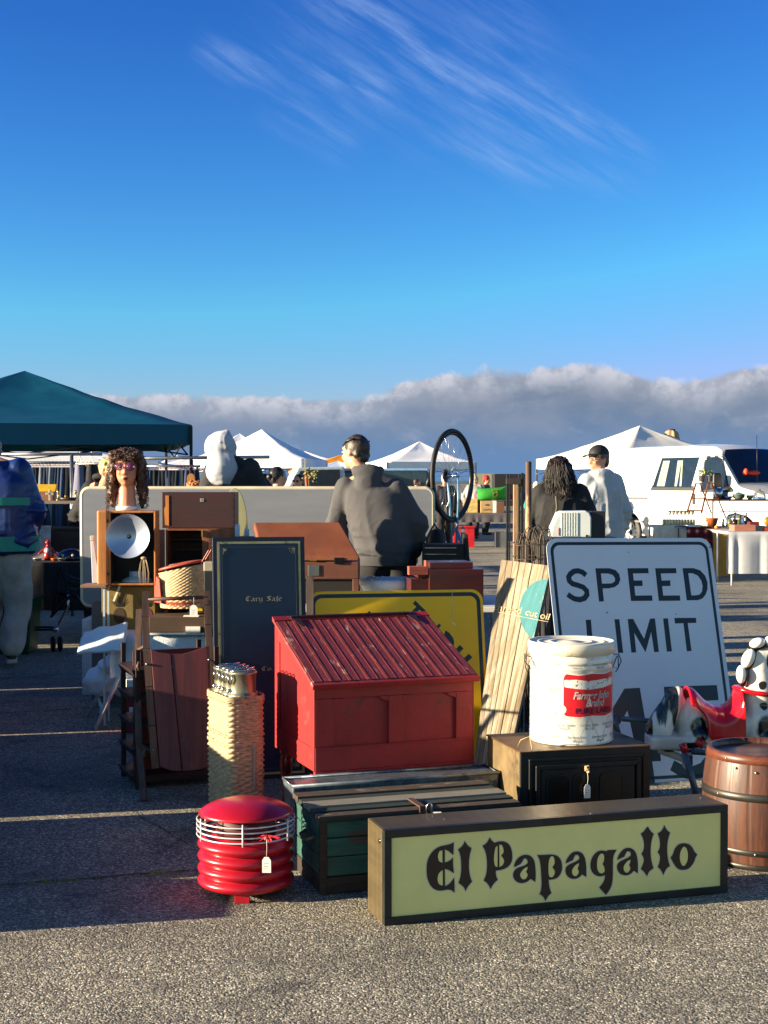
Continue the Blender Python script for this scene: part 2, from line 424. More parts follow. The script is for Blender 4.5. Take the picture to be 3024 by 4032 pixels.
# one sheet to the horizon, finer near the stall so that it can roll very slightly
def gfun(u, v):
    sx = (u-.5)*2; X = sx*abs(sx)**3*4000+sx*8; Y = -60+ (v**4)*7000+v*60
    return V((X, Y, 0))
g.grid(gfun, 60, 60); g.build('ground', GM, kind='structure')
# pothole-like tar patch and cracks: thin sheets lying on the asphalt
CR = mat('crack_fill', (58, 57, 53), .95, bump=.6, bs=200, var=.3)
def crack(p0, p1, wdt, nm='ground_crack', seed=1, m=CR):
    rnd = random.Random(seed); mb = MB(); n = 44; L = []; Rr = []
    d = (p1-p0); nn = V((-d.y, d.x, 0)).normalized(); off = 0
    for i in range(n+1):
        off += rnd.uniform(-.006, .006); off *= .92; p = p0+d*(i/n)+nn*off; w_ = wdt*rnd.uniform(.35, 1.2)
        L.append(p+nn*w_/2); Rr.append(p-nn*w_/2)
    vs = [(q.x, q.y, .004) for q in L]+[(q.x, q.y, .004) for q in Rr]
    mb.add(vs, [(i, n+1+i, n+2+i, i+1) for i in range(n)], False); mb.build(nm, m, kind='structure')
crack(atz(-150, 3500, 0), atz(790, 3432, 0), .014, seed=3)
crack(atz(0, 2812, 0), atz(620, 2770, 0), .02, seed=5)
crack(atz(520, 3190, 0), atz(760, 3330, 0), .006, seed=8)
gb = MB(); rn = random.Random(4)
for i in range(130):
    u = rn.choice([rn.uniform(.25, .5), rn.uniform(.78, .93), rn.uniform(.12, .9)])
    p = atz(-150, 3500, 0).lerp(atz(790, 3432, 0), u)+V((rn.uniform(-.02, .02), rn.uniform(-.008, .008), 0))
    h = rn.uniform(.006, .022); a = rn.uniform(0, 2*pi); dx, dy = cos(a)*h*.6, sin(a)*h*.6
    gb.add([(p.x-.0015, p.y, 0), (p.x+.0015, p.y, 0), (p.x+dx*.5+.001, p.y+dy*.5, h*.7), (p.x+dx, p.y+dy, h)], [(0, 1, 2), (0, 2, 3)], False)
gb.build('weeds', mat('weed', (120, 128, 62), .7), kind='stuff', label='tiny weeds growing in the crack of the asphalt', cat='weeds')

# =====================================================================================
# FOREGROUND
# =====================================================================================
def tagpaper(label, p, ln=.06, rot=0, wide=.030):
    t = thing('price_tag', label, 'price tag', T(*p) @ RZ(rot))
    s = MB(); s.tube([(0, 0, 0), (.002, -.004, -ln*.5), (0, -.002, -ln)], .0011, 5); s.build('string', STRING, t)
    m = MB(); w_ = wide/2; m.prism([(-w_, -.055), (w_, -.055), (w_, -.012), (w_*.45, 0), (-w_*.45, 0), (-w_, -.012)], -.0006, .0006)
    m.M = Matrix(); q = m.build('tag_card', PAPER, t); q.location = (0, -.002, -ln); q.rotation_euler = (R(4), 0, R(6))
    k = MB(); 
    for i in range(3): k.box(-w_*.6, w_*(.5-.2*i), -.0009, -.0007, -.024-i*.009, -.0225-i*.009)
    kk = k.build('handwriting', mat('ink', (70, 72, 90), .8), q); return t

# ---- light box sign -------------------------------------------------------------
BL = atz(1513, 3647, 0); BR = atz(2866, 3516, 0); U = (BR-BL); LW = U.length; LH = .312; LD = .195
FR = frame(BL, U, V((0, 0, 1)))
box = thing('light_box_sign', 'long fluted bronze light box sign lettered El Papagallo on a pale green face', 'sign', FR)
BRZ = mat('bronze_metal', (118, 104, 76), .36, .5, var=.16, vs=3, st=(1, 1, 8), bump=.1, wear=(205, 200, 180), ws=24, wt=(.70, .74))
BRZD = mat('bronze_groove', (66, 58, 42), .5, .6)
m = MB(); m.box(.004, LW-.004, .022, LD, .003, LH-.003)
b_ = m.build('cabinet', BRZD, box)
m = MB(); n = 11
for i in range(n):                       # ribs on the two ends and along the top and bottom
    y0 = .026+i*(LD-.03)/n; y1 = y0+(LD-.03)/n*.72
    m.box(0, .006, y0, y1, 0, LH); m.box(LW-.006, LW, y0, y1, 0, LH); m.box(.006, LW-.006, y0, y1, LH-.004, LH+.0005)
m.build('fluted_skin', BRZ, box, bevel=.0012)
FRM = mat('black_frame', (40, 42, 42), .42, .3, var=.3, wear=(150, 150, 148), ws=16, wt=(.735, .76))
m = MB(); fw = .026; fh = .026
m.box(0, LW, 0, .024, LH-fh, LH+.001); m.box(0, LW, 0, .024, -.0, fh); m.box(0, fw, 0, .024, fh, LH-fh); m.box(LW-fw, LW, 0, .024, fh, LH-fh)
m.build('frame', FRM, box, bevel=.002)
m = MB(); m.box(fw, LW-fw, .008, .014, fh, LH-fh)
ACR = mat('sign_face', (232, 224, 146), .38, var=.04, vs=5, wear=(190, 184, 112), ws=3.2, wt=(.60, .86), spec=.35)
m.build('sign_face', ACR, box)
m = MB()
for (px, py, r) in ((1750, 3238, .004), (2250, 3212, .003), (1706, 3226, .005), (2335, 3220, .006), (2760, 3155, .004)):
    p = FR.inverted() @ onp(px, py-12, FR @ V((0, 0, LH)), V((0, 0, 1))); m.ell((p.x, min(max(p.y, .02), .17), LH+.001), (r, r*.6, .002), 8, 5)
m.ell((-.001, .05, LH-.045), (.002, .009, .009), 12, 6)
m.parts('rivet', CHROME, box)
INV = FR.inverted(); Nf = (FR.to_3x3() @ V((0, -1, 0)))
def papx(frm, x, y):
    ox, oy, sc = frm; p = INV @ onp(ox+x/sc, oy+y/sc, FR @ V((0, .0075, 0)), Nf); return (p.x, p.z)
A = (1650, 3200, 3.318); B = (2100, 3200, 4.1475); Cc = (2450, 3200, 4.1475)
GL = [
 (A, [[(455,385),(410,410),(340,425),(270,440),(200,480),(140,550),(105,640),(97,740),(103,840),(130,920),(175,985),(235,1018),(300,1020),(370,1003),(420,1010),(445,1030),(462,1048),(465,940),(458,845),(430,890),(390,935),(345,958),(338,958),(336,735),(385,745),(445,785),(456,787),(450,740),(442,660),(445,583),(400,630),(336,650),(336,480),(385,500),(440,548),(450,548),(450,470)],
      [(306,492),(270,500),(248,540),(245,590),(262,635),(306,655)],[(310,750),(275,770),(248,810),(240,870),(250,920),(280,948),(310,952)]]),
 (A, [[(597,370),(620,410),(650,440),(685,462),(665,540),(652,620),(650,700),(655,780),(670,850),(692,900),(660,935),(630,975),(608,1025),(590,980),(560,950),(515,918),(535,860),(550,780),(552,690),(548,600),(530,520),(508,480),(550,450),(580,415)]]),
 (A, [[(923,320),(945,360),(985,392),(1040,375),(1100,372),(1160,395),(1200,450),(1220,540),(1218,620),(1190,680),(1140,725),(1070,748),(1003,758),(1003,800),(1015,850),(1030,875),(990,910),(955,955),(935,998),(915,955),(885,915),(845,885),(870,830),(885,760),(888,660),(880,560),(860,490),(828,430),(870,410),(905,365)],
      [(1026,432),(1000,450),(985,510),(978,590),(980,660),(995,700),(1026,710)],[(1048,415),(1085,425),(1105,470),(1105,520),(1072,560),(1110,610),(1112,650),(1090,690),(1050,712)]]),
 (A, [[(1240,712),(1245,670),(1275,610),(1320,570),(1375,548),(1430,550),(1480,580),(1512,640),(1522,730),(1525,820),(1520,905),(1455,865),(1425,895),(1370,920),(1310,920),(1255,890),(1228,840),(1230,780),(1265,730),(1325,705),(1385,688),(1418,660),(1418,625),(1395,597),(1370,600),(1350,635),(1330,668),(1290,690)],
      [(1422,708),(1390,715),(1350,750),(1320,800),(1325,840),(1350,868),(1385,870),(1415,840),(1420,800),(1398,775),(1415,740)]]),
 (B, [[(60,690),(150,690),(250,683),(320,683),(390,700),(440,750),(468,830),(470,930),(440,1010),(390,1065),(320,1090),(250,1095),(255,1180),(275,1270),(297,1310),(250,1350),(225,1390),(198,1440),(170,1385),(140,1350),(100,1330),(125,1270),(135,1180),(130,1050),(120,880),(105,790),(85,730)],
      [(300,708),(268,735),(250,800),(245,900),(248,1000),(262,1045),(300,1060),(330,1040),(352,990),(350,940),(310,890),(348,840),(350,770),(330,720)]]),
 (B, [[(1362,605),(1220,608),(1185,632),(1150,618),(1080,618),(1010,660),(955,735),(930,830),(935,920),(970,990),(1030,1030),(1100,1042),(1170,1022),(1165,1090),(1130,1160),(1075,1220),(1130,1280),(1185,1340),(1225,1290),(1265,1220),(1290,1140),(1300,1000),(1298,850),(1300,740),(1320,670)],
      [(1112,665),(1075,690),(1045,760),(1038,850),(1045,930),(1080,985),(1130,992),(1165,960),(1163,890),(1130,840),(1155,790),(1158,710),(1145,675)]]),
 (Cc, [[(418,225),(440,260),(470,310),(515,345),(490,410),(475,480),(463,580),(465,700),(480,800),(500,870),(512,908),(460,940),(425,985),(405,1040),(380,1000),(350,960),(303,918),(335,850),(355,780),(345,725),(313,672),(345,620),(358,540),(350,460),(330,400),(300,340),(350,310),(385,260)]]),
 (Cc, [[(687,200),(705,245),(740,295),(782,325),(760,390),(740,470),(733,580),(735,680),(750,780),(765,830),(777,868),(730,905),(700,950),(670,1020),(645,960),(615,920),(578,888),(605,820),(620,740),(610,690),(577,640),(610,590),(618,500),(610,430),(578,335),(620,315),(660,275)]]),
 (Cc, [[(790,735),(830,680),(850,600),(900,530),(960,500),(1030,495),(1100,515),(1150,570),(1180,640),(1228,682),(1195,730),(1180,790),(1140,860),(1080,920),(1000,938),(920,925),(870,880),(830,810)],
      [(1005,550),(970,590),(945,660),(938,740),(950,810),(980,865),(1020,868),(1055,820),(1075,740),(1072,650),(1050,580)]]),
]
a2 = [[(528,828),(540,770),(590,690),(650,640),(715,628),(780,645),(830,700),(855,790),(868,900),(865,1050),(795,1008),(760,1050),(700,1080),(620,1080),(560,1045),(525,980),(525,910),(560,860),(630,825),(710,790),(750,755),(748,710),(720,688),(690,688),(665,725),(645,775),(590,800)],
      [(748,828),(710,835),(655,890),(628,950),(635,1000),(665,1035),(705,1035),(740,990),(742,950),(722,915),(740,870)]]
GL += [(B, a2), (B, [[(x+842, y-58) for x, y in pl] for pl in a2])]
def chaikin(p, keep=38):
    """round a closed outline, leaving its sharp points sharp"""
    out = []; n = len(p)
    for i in range(n):
        a, b, c = V(p[i-1]), V(p[i]), V(p[(i+1) % n])
        if (a-b).length > 1e-6 and (c-b).length > 1e-6 and (b-a).angle(c-b) < R(keep): out += [tuple(b.lerp(a, .25)), tuple(b.lerp(c, .25))]
        else: out.append(tuple(b))
    return out
polys = []; halo = []
for fr_, pls in GL:
    for i, pl in enumerate(pls):
        q = [papx(fr_, x, y) for x, y in chaikin(chaikin(pl))]; polys.append(q)
        if i == 0: halo.append(q)
LET = mat('letter_brown', (38, 26, 22), .4, var=.15)
poly_mesh('lettering', polys, LET, box, y=.0074, thick=.0003)
HAL = mat('letter_halo', (196, 198, 178), .5)
hm = MB()
for q in halo:
    n = len(q); c = []
    for i in range(n):
        a = V(q[i-1]); b = V(q[(i+1) % n]); d = (b-a).normalized(); nn = V((d.y, -d.x)); c.append(nn)
    ar = sum(q[i][0]*q[(i+1) % n][1]-q[(i+1) % n][0]*q[i][1] for i in range(n)); s_ = 1 if ar > 0 else -1
    vs = [(q[i][0], .0077, q[i][1]) for i in range(n)]+[(q[i][0]+c[i].x*.0035*s_, .0077, q[i][1]+c[i].y*.0035*s_) for i in range(n)]
    hm.add(vs, [(i, (i+1) % n, n+(i+1) % n, n+i) for i in range(n)], False)
hm.build('letter_outline', HAL, box)
# cable end and clip on the lid of the box
t = thing('cable_clip', 'small chrome clip with a white tab behind the top edge of the light box sign', 'clip', T(*(FR @ V((.22, LD+.02, LH-.03)))))
m = MB(); m.tube([(0, 0, 0), (0, 0, .05), (.008, 0, .062), (.016, 0, .055), (.016, 0, .02)], .0035, 8); m.build('hook', CHROME, t)
m = MB(); m.box(.02, .05, -.002, 0, .02, .03); m.build('tab', PAPER, t)

# ---- red roof vent ------------------------------------------------------------------
VC = V((-.545*1.0, 2.80, 0)); VC = atz(969, 3395, .13); VC = atz(969, 3560, 0); VC.y += .145; VC.x *= VC.y/(VC.y-.145); VC.z = 0
vent = thing('roof_vent', 'round crimson metal ventilator with ribbed bellows body, white wire cage and domed cap', 'vent', T(*VC) @ RZ(12))
RED = mat('crimson_paint', (176, 22, 40), .34, .15, var=.10, vs=6, wear=(110, 16, 26), ws=5, wt=(.58, .85), coat=.25, bump=.05, bs=30)
RV = .170
prof = [(0, .333), (.05, .331), (.085, .326), (.12, .316), (.145, .304), (.160, .294), (.167, .287), (.164, .282), (.12, .281), (0, .281)]
m = MB(); m.lathe(prof[::-1], 64); m.build('cap', RED, vent)
prof = []; z = .030
for k in range(4):
    for j in range(11):
        a = j/10; prof.append((RV-.024+.024*max(0,sin(pi*a))**.65, z+.0425*a))
    z += .043
m = MB(); m.lathe([(0, .03), (.14, .028)]+prof+[(.145, z+.004), (0, z+.004)], 64); m.build('bellows_body', RED, vent)
m = MB(); m.lathe([(.105, .20), (.105, .282)], 32); m.build('inner_drum', mat('vent_dark', (66, 18, 24), .6), vent)
m = MB()
for k in range(4):
    z = .214+k*.0175; m.tube([(cos(2*pi*i/64)*RV*1.01, sin(2*pi*i/64)*RV*1.01, z) for i in range(64)], .0026, 8, closed=True)
for k in range(6):
    a = 2*pi*k/6+R(-100); c, s_ = cos(a), sin(a); m.tube([(RV*1.02*c, RV*1.02*s_, .203), (RV*1.02*c, RV*1.02*s_, .280)], .0030, 8)
m.build('wire_cage', mat('cage_wire', (206, 206, 210), .4, .2), vent)
for k in range(3):
    a = R(-102)+2*pi*k/3; m = MB(RZ(math.degrees(a)) @ T(.135, 0, 0)); m.box(0, .005, -.026, .026, 0, .045); m.box(-.03, .005, -.026, .026, 0, .004)
    m.build('foot', RED, vent, bevel=.002)
for k in range(10):
    pass
rb = thing('red_ribbon', 'torn red ribbon knotted to the wire cage of the crimson vent', 'ribbon', T(*(VC+V((.08, -.165, .245)))))
rn = random.Random(5); m = MB()
for k in range(9):
    a = rn.uniform(-1.2, 1.2); L = rn.uniform(.025, .05); x = rn.uniform(-.01, .01)
    m.add([(x, -.01, 0), (x+.008, -.012, .002), (x+sin(a)*L+.008, -.02, -cos(a)*L*.5+.006), (x+sin(a)*L, -.017, -cos(a)*L*.5)], [(0, 1, 2, 3)], False)
m.build('strips', mat('ribbon_red', (222, 24, 38), .5), rb)
tagpaper('white price tag hanging from the red ribbon on the crimson vent', VC+V((.088, -.182, .235)), .062, -8)

# ---- green chest behind the sign ------------------------------------------------------
FC = frame(V((-.221, 4.95, 0)), V((cos(R(18)), sin(R(18)), 0)), V((0, 0, 1)))
chest = thing('wooden_chest', 'old green painted plank chest with chipped slatted lid behind the vent', 'chest', FC)
GRN = wood('green_chipped', (40, 92, 78), (26, 62, 56), 0, 7, .7, wear=(72, 60, 48), wt=(.56, .66), ws=7, bump=.5)
OLD = wood('old_wood', (120, 108, 90), (70, 60, 48), 0, 8, .8, bump=.5)
OLDD = wood('dark_old_wood', (60, 46, 36), (34, 27, 22), 0, 8, .8, bump=.5)
CW, CD, CH = .74, .345, .262
m = MB(); z = 0
for i, (h, dy) in enumerate(((.062, -.003), (.07, .0), (.066, -.002), (.060, .001))):
    m.cur = 1 if i == 0 else 0
    m.box(0, CW, dy, CD-dy, z+.0015, z+h-.0015); z += h
m.build('body', [GRN, OLDD], chest, bevel=.003)
m = MB()
for x in (0, CW-.02): m.box(x-.003, x+.022, -.006, .022, 0, CH)
m.parts('corner_post', [OLDD], chest, bevel=.003)
m = MB()
for i, (y0, y1, z0, mi) in enumerate(((-.014, .04, .268, 0), (.05, .10, .272, 2), (.115, .20, .276, 1), (.215, .265, .272, 2), (.28, CD+.01, .276, 0))):
    m.cur = mi if mi != 0 else 3; m.box(-.012, CW+.012, y0, y1, z0-.007, z0+.012)
m.cur = 2; m.box(-.004, CW+.004, -.004, CD, .255, .266); m.box(-.016, CW+.016, -.018, -.014, .262, .272)
m.build('lid', [OLD, mat('weathered_board', (124, 118, 104), .85, bump=.5, st=(1, 8, 8)), mat('lid_dark_green', (30, 42, 38), .8), wood('lid_edge', (78, 62, 48), (48, 40, 34), 0, 8, .8, wear=(150, 136, 112), wt=(.56, .68), ws=8, bump=.5)], chest, bevel=.003)
m = MB(); m.box(.36, .385, -.012, .12, .286, .292); m.box(.36, .385, -.019, -.013, .20, .292); m.box(.37, .40, -.02, -.012, .215, .235); m.build('hasp', mat('rusty_iron', (92, 70, 58), .7, .5, bump=.3), chest, bevel=.002)
m = MB(); m.tube([(-.006, .07, .19), (-.03, .08, .18), (-.034, .125, .176), (-.03, .17, .18), (-.006, .18, .19)], .006, 8); m.build('rope_handle', mat('rope', (110, 98, 78), .9), chest)
m = MB(); rn = random.Random(2)
for i in range(16): m.ell((-.004 if i < 5 else rn.uniform(.02, .5), .01+rn.uniform(0, .2) if i < 5 else -.004, rn.uniform(.08, .25)), (.003, .003, .003), 6, 4)
m.parts('nail', mat('nail', (120, 112, 96), .5, .7), chest)

# ---- galvanised tub, upturned ----------------------------------------------------------
FT = frame(V((-.352, 5.45, 0)), V((cos(R(18)), sin(R(18)), 0)), V((0, 0, 1)))
tub = thing('galvanized_tub', 'low galvanized steel trough standing under the red desk', 'trough', FT)
GAL = mat('galvanized', (118, 128, 138), .42, .75, var=.28, vs=16, wear=(80, 92, 104), ws=12, wt=(.5, .62))
m = MB(); m.hexa([(.012, .012, 0), (.85, .012, 0), (.85, .15, 0), (.012, .15, 0), (0, 0, .272), (.86, 0, .272), (.86, .16, .272), (0, .16, .272)])
m.build('tank', GAL, tub, bevel=.006)
m = MB(); m.tube([(0, 0, .275), (.86, 0, .275), (.86, .16, .275), (0, .16, .275)], .007, 8, closed=True); m.build('rim', GAL, tub)

# ---- red slant-top desk ----------------------------------------------------------------
DM = T(-.275, 5.66, .29) @ RZ(20.4)
DP = mat('barn_red_paint', (150, 28, 30), .55, var=.16, vs=5, wear=(104, 52, 46), ws=7, wt=(.56, .70), bump=.35, bs=60)
DPT = mat('barn_red_worn', (118, 42, 42), .60, var=.18, vs=5, st=(3, 1, 1), wear=(170, 132, 118), ws=11, wt=(.57, .68), bump=.4, bs=50)
desk = thing('slant_desk', 'barn red slant top desk with grooved board lid standing on turned back legs', 'desk', DM)
W_, D_, HF, HB = .687, .565, .340, .545
m = MB(); tk = .02
def zt(y): return HF+(HB-HF)*min(max((y+.005)/(D_), 0), 1)
# side walls follow the slope
for x0 in (0, W_-tk):
    m.add([(x0, 0, 0), (x0+tk, 0, 0), (x0+tk, D_, 0), (x0, D_, 0), (x0, 0, HF), (x0+tk, 0, HF), (x0+tk, D_, HB), (x0, D_, HB)], [(0, 3, 2, 1), (4, 5, 6, 7), (0, 1, 5, 4), (1, 2, 6, 5), (2, 3, 7, 6), (3, 0, 4, 7)], False)
m.box(tk, W_-tk, .012, .02, .06, HF-.02); m.box(tk, W_-tk, D_-tk, D_, 0, HB); m.box(tk, W_-tk, .02, D_-tk, .0, .015)
m.build('case', DP, desk, bevel=.002)
m = MB()                                    # framed front: rails, stiles and two arched panels
m.box(0, W_, -.004, .010, -.001, .095); m.box(tk-.02, W_-tk+.02, -.002, .012, HF-.05, HF+.001)
for x0, x1 in ((0, .075), (W_/2-.03, W_/2+.03), (W_-.075, W_)): m.box(x0, x1, -.003, .011, .096, HF-.051)
for cx0, cx1 in ((.076, W_/2-.031), (W_/2+.031, W_-.076)):
    for s_, xx in ((1, cx0), (-1, cx1)):
        m.prism([(xx, HF-.0515), (xx+s_*.045, HF-.0515), (xx+s_*.03, HF-.062), (xx, HF-.075)], -.0025, .0115)
m.box(-.004, W_+.004, -.010, .012, -.022, -.0015); m.box(-.002, W_+.002, -.007, -.0045, .088, .094)
m.build('front_frame', DP, desk, bevel=.0025)
m = MB()                                    # left and right side framing
for x0, x1 in ((-.006, -.0005), (W_+.0005, W_+.006)):
    m.box(x0, x1, -.002, D_, -.001, .09)
    for ya, yb in ((-.002, .05), (D_-.07, D_)):
        m.add([(x0, ya, .09), (x1, ya, .09), (x1, yb, .09), (x0, yb, .09), (x0, ya, zt(ya)), (x1, ya, zt(ya)), (x1, yb, zt(yb)), (x0, yb, zt(yb))], [(0, 3, 2, 1), (4, 5, 6, 7), (0, 1, 5, 4), (1, 2, 6, 5), (2, 3, 7, 6), (3, 0, 4, 7)], False)
    ya, yb = .05, D_-.07
    m.add([(x0, ya, zt(ya)-.05), (x1, ya, zt(ya)-.05), (x1, yb, zt(yb)-.05), (x0, yb, zt(yb)-.05), (x0, ya, zt(ya)), (x1, ya, zt(ya)), (x1, yb, zt(yb)), (x0, yb, zt(yb))], [(0, 3, 2, 1), (4, 5, 6, 7), (0, 1, 5, 4), (1, 2, 6, 5), (2, 3, 7, 6), (3, 0, 4, 7)], False)
m.parts('side_frame', DP, desk, bevel=.002)
sl_ = atan2(HB-HF, D_); LL = sqrt((HB-HF)**2+D_**2)
lid = bpy.data.objects.new('lid', None)
LMx = Matrix.Translation((0, -.012, HF+.004)) @ Matrix.Rotation(sl_, 4, 'X')
m = MB(LMx); m.box(-.018, W_+.018, -.012, LL+.012, 0, .014)
nb = 9
for i in range(nb):
    x0 = -.016+i*(W_+.032)/nb; x1 = x0+(W_+.032)/nb; m.box(x0+.004, x1-.004, .006, LL-.03, .014, .0170)
    for q in (-.0055, -.001, .0035):
        if i: m.box(x0+q, x0+q+.002, .004, LL-.028, .014, .0185)
    xm = (x0+x1)/2; m.box(xm-.0015, xm+.0015, .006, LL-.03, .0171, .0184)
lid = m.build('lid', DPT, desk, bevel=.001, seg=1)
m = MB(LMx); m.box(-.02, W_+.02, -.020, -.010, -.006, .016); m.box(-.02, W_+.02, LL-.026, LL+.014, .0145, .021); m.build('lid_trim', DP, desk, bevel=.002)
for hx in (.05, W_-.10):
    m = MB(LMx); m.prism([(hx, LL-.04), (hx+.05, LL-.04), (hx+.05, LL+.01), (hx, LL+.01)], 0, .001) if False else None
    m.add([(hx, LL+.01, .022), (hx+.05, LL+.01, .022), (hx+.05, LL-.095, .022), (hx+.038, LL-.11, .022), (hx, LL+.01, .0235), (hx+.05, LL+.01, .0235), (hx+.05, LL-.095, .0235), (hx+.038, LL-.11, .0235)], [(0, 3, 2, 1), (4, 5, 6, 7), (0, 1, 5, 4), (1, 2, 6, 5), (2, 3, 7, 6), (3, 0, 4, 7)], False)
    m.parts('hinge', mat('hinge_dark', (70, 42, 44), .5, .5, wear=(190, 140, 110), ws=30, wt=(.62, .66)), desk)
m = MB(LMx); m.box(.06, W_-.08, LL-.012, LL-.002, .022, .03); m.build('lid_rod', mat('dark_rod', (50, 26, 26), .5), desk)
legp = [(.012, -.29), (.015, -.255), (.020, -.235), (.019, -.215), (.016, -.20), (.022, -.192), (.022, -.185), (.0165, -.178), (.020, -.15), (.026, -.10), (.0285, -.06), (.027, -.035), (.020, -.027), (.026, -.020), (.026, 0)]
LEGM = mat('leg_red', (178, 44, 30), .3, var=.2, wear=(92, 24, 20), ws=14, wt=(.5, .6), coat=.4)
for lx, dz in ((.035, .0), (W_-.035, .04)):
    m = MB(T(lx, D_-.035, 0)); m.lathe([(r, z*(1-dz/.262*0)) for r, z in legp], 24); m.box(-.03, .03, -.028, .03, 0, .02); m.build('turned_leg', LEGM, desk)
for lx in (0, W_-.085):
    m = MB(); m.box(lx, lx+.085, -.004, .07, -.058, -.022); m.build('block_foot', DP, desk, bevel=.003)
    m = MB(); m.lathe([(.015, -.29), (.022, -.2), (.026, -.1), (.026, -.058)], 16, M=T(lx+.042, .035, 0)); m.build('turned_leg', LEGM, desk)
m = MB(); m.box(.43, .47, -.014, -.006, -.035, -.023); m.ell((.45, -.02, -.020), (.012, .012, .007), 10, 6); m.build('latch', mat('latch_metal', (150, 60, 46), .4, .4), desk)
tagpaper('white price tag on a string below the front rail of the red desk', DM @ V((.45, -.026, -.022)), .035, 20)

# ---- wicker carrier with four canisters ----------------------------------------------------
BKx = atz(905, 3160, 0); bO = V((-.567, 5.85, 0))
BM = T(*bO) @ RZ(26)
bas = thing('wicker_carrier', 'tall narrow wicker basket woven for four metal canisters beside the red desk', 'basket', BM)
bw, bl_, bh = .078, .27, .545
def pathxy(u):
    """rounded rectangle footprint"""
    rad = .032; pts = arc(bw-rad, bl_-rad, rad, rad, 0, 90, 6)+arc(-bw+rad, bl_-rad, rad, rad, 90, 180, 6)+arc(-bw+rad, rad, rad, rad, 180, 270, 6)+arc(bw-rad, rad, rad, rad, 270, 360, 6)
    return pts
PP = pathxy(0); PP.append(PP[0]); cum = [0]
for i in range(len(PP)-1): cum.append(cum[-1]+(V(PP[i+1])-V(PP[i])).length)
TOT = cum[-1]
def pat(s_):
    s_ = (s_ % 1)*TOT
    for i in range(len(cum)-1):
        if s_ <= cum[i+1]+1e-9:
            f = (s_-cum[i])/max(1e-9, cum[i+1]-cum[i]); a = V(PP[i]); b = V(PP[i+1]); d = (b-a).normalized(); return a.lerp(b, f), V((d.y, -d.x))
    return V(PP[-1]), V((1, 0))
NS, NR = 28, 50                                # stakes round, weaving rows
def wick(u, v):
    p, n_ = pat(u); row = int(v*NR-1e-6); ph = v*NR-row
    k = sin(u*NS*pi+(row % 2)*pi); bulge = .0040*k*(.35+.65*max(0,sin(pi*ph))**.6) + .0022*(max(0,sin(pi*ph))**.5)
    t_ = 1+.10*(1-abs(v-.55)*1.2)*.35
    q = p+n_*bulge; cx, cy = 0, bl_/2
    return V((cx+(q.x-cx)*t_, cy+(q.y-cy)*t_, v*bh+.002*sin(u*NS*2*pi)*.5))
m = MB(); m.grid(wick, NS*6, NR*4, cu=True); 
WK = mat('wicker', (170, 148, 112), .62, var=.28, vs=40, st=(1, 1, 3), wear=(120, 96, 66), ws=30, wt=(.60, .72))
m.build('woven_body', WK, bas)
m = MB()
for zz in (.543, .552, .560, .02, .36, .40): m.tube([(lambda q: (q[0].x*1.04+q[1].x*.003, q[0].y+q[1].y*.004, zz+.003*sin(i*1.7)))(pat(i/90)) for i in range(90)], .0055, 6, closed=True)
m.parts('rim_cane', WK, bas)
GRB = mat('grey_strap', (150, 140, 120), .7)
m = MB(); m.box(.022, .036, -.012, -.004, .17, .36); m.box(.018, .04, -.006, .002, .34, .37); m.build('strap', GRB, bas, bevel=.003)
m = MB(); m.bar((-.072, .06, .50), (-.072, .15, .49), .02, .003, (1, 0, 0)); m.build('side_strap', GRB, bas)
CAN = mat('canister_metal', (140, 138, 116), .33, .7, var=.2)
for k in range(4):
    c = V((0.0 if k % 2 == 0 else -.004, .055+k*.055*1.0, 0))
    m = MB(T(c.x, c.y, .55)); m.lathe([(.055, -.05), (.058, 0), (.066, .006), (.067, .016), (.060, .022), (.0575, .03), (.0575, .10), (.062, .104), (.062, .110), (.057, .113), (0, .114)], 32)
    cn = m.build('canister', CAN, bas)
    m = MB(T(c.x, c.y, .664)); m.tube([(-.052, -.02, 0), (-.03, -.026, .008), (-.02, -.026, .002), (.02, -.028, .002), (.03, -.026, .008), (.052, -.02, 0)], .0028, 6)
    m.tube([(.012, -.03, .002), (.02, -.03, .014), (.045, -.02, .014), (.05, -.0, .006)], .003, 6); m.tube([(-.05, .0, .0), (-.03, .01, .009), (.04, .012, .009), (.055, .0, 0)], .0028, 6)
    m.tube([(-.058, 0, -.004), (-.064, -.006, -.03), (-.060, -.012, -.055)], .003, 6); m.tube([(-.050, -.03, -.004), (-.058, -.034, -.03), (-.056, -.028, -.05)], .0028, 6)
    m.build('clamp_wire', CHROME, cn)
    m = MB(T(c.x-.06, c.y-.01, .585)); m.ell((0, 0, 0), (.012, .012, .010), 10, 7); m.build('spigot', CHROME, cn)

# ---- big leaning signs -----------------------------------------------------------------
def leanM(O, yaw, lean, roll=0.):
    u = V((cos(R(yaw)), sin(R(yaw)), 0)); bk = V((-sin(R(yaw)), cos(R(yaw)), 0)); v = V((0, 0, 1))*cos(R(lean))+bk*sin(R(lean))
    return frame(O, u, v) @ RY(roll)
def leanTL(px, py, h, yaw, lean):
    """bottom-left corner of a sheet of height h whose top-left corner lies on that sight line"""
    u = V((cos(R(yaw)), sin(R(yaw)), 0)); bk = V((-sin(R(yaw)), cos(R(yaw)), 0)); v = V((0, 0, 1))*cos(R(lean))+bk*sin(R(lean))
    return atz(px, py, h*cos(R(lean)))-v*h
class Sheet:
    def __init__(s, M): s.M = M; s.I = M.inverted(); s.N = M.to_3x3() @ V((0, -1, 0)); s.O = M.translation.copy()
    def __call__(s, px, py): p = s.I @ onp(px, py, s.O, s.N); return (p.x, p.z)
SW, SHh = .914, 1.219
SM_ = leanM(leanTL(2138, 2119, SHh, 17, 16), 17, 16, .6); SP = Sheet(SM_)
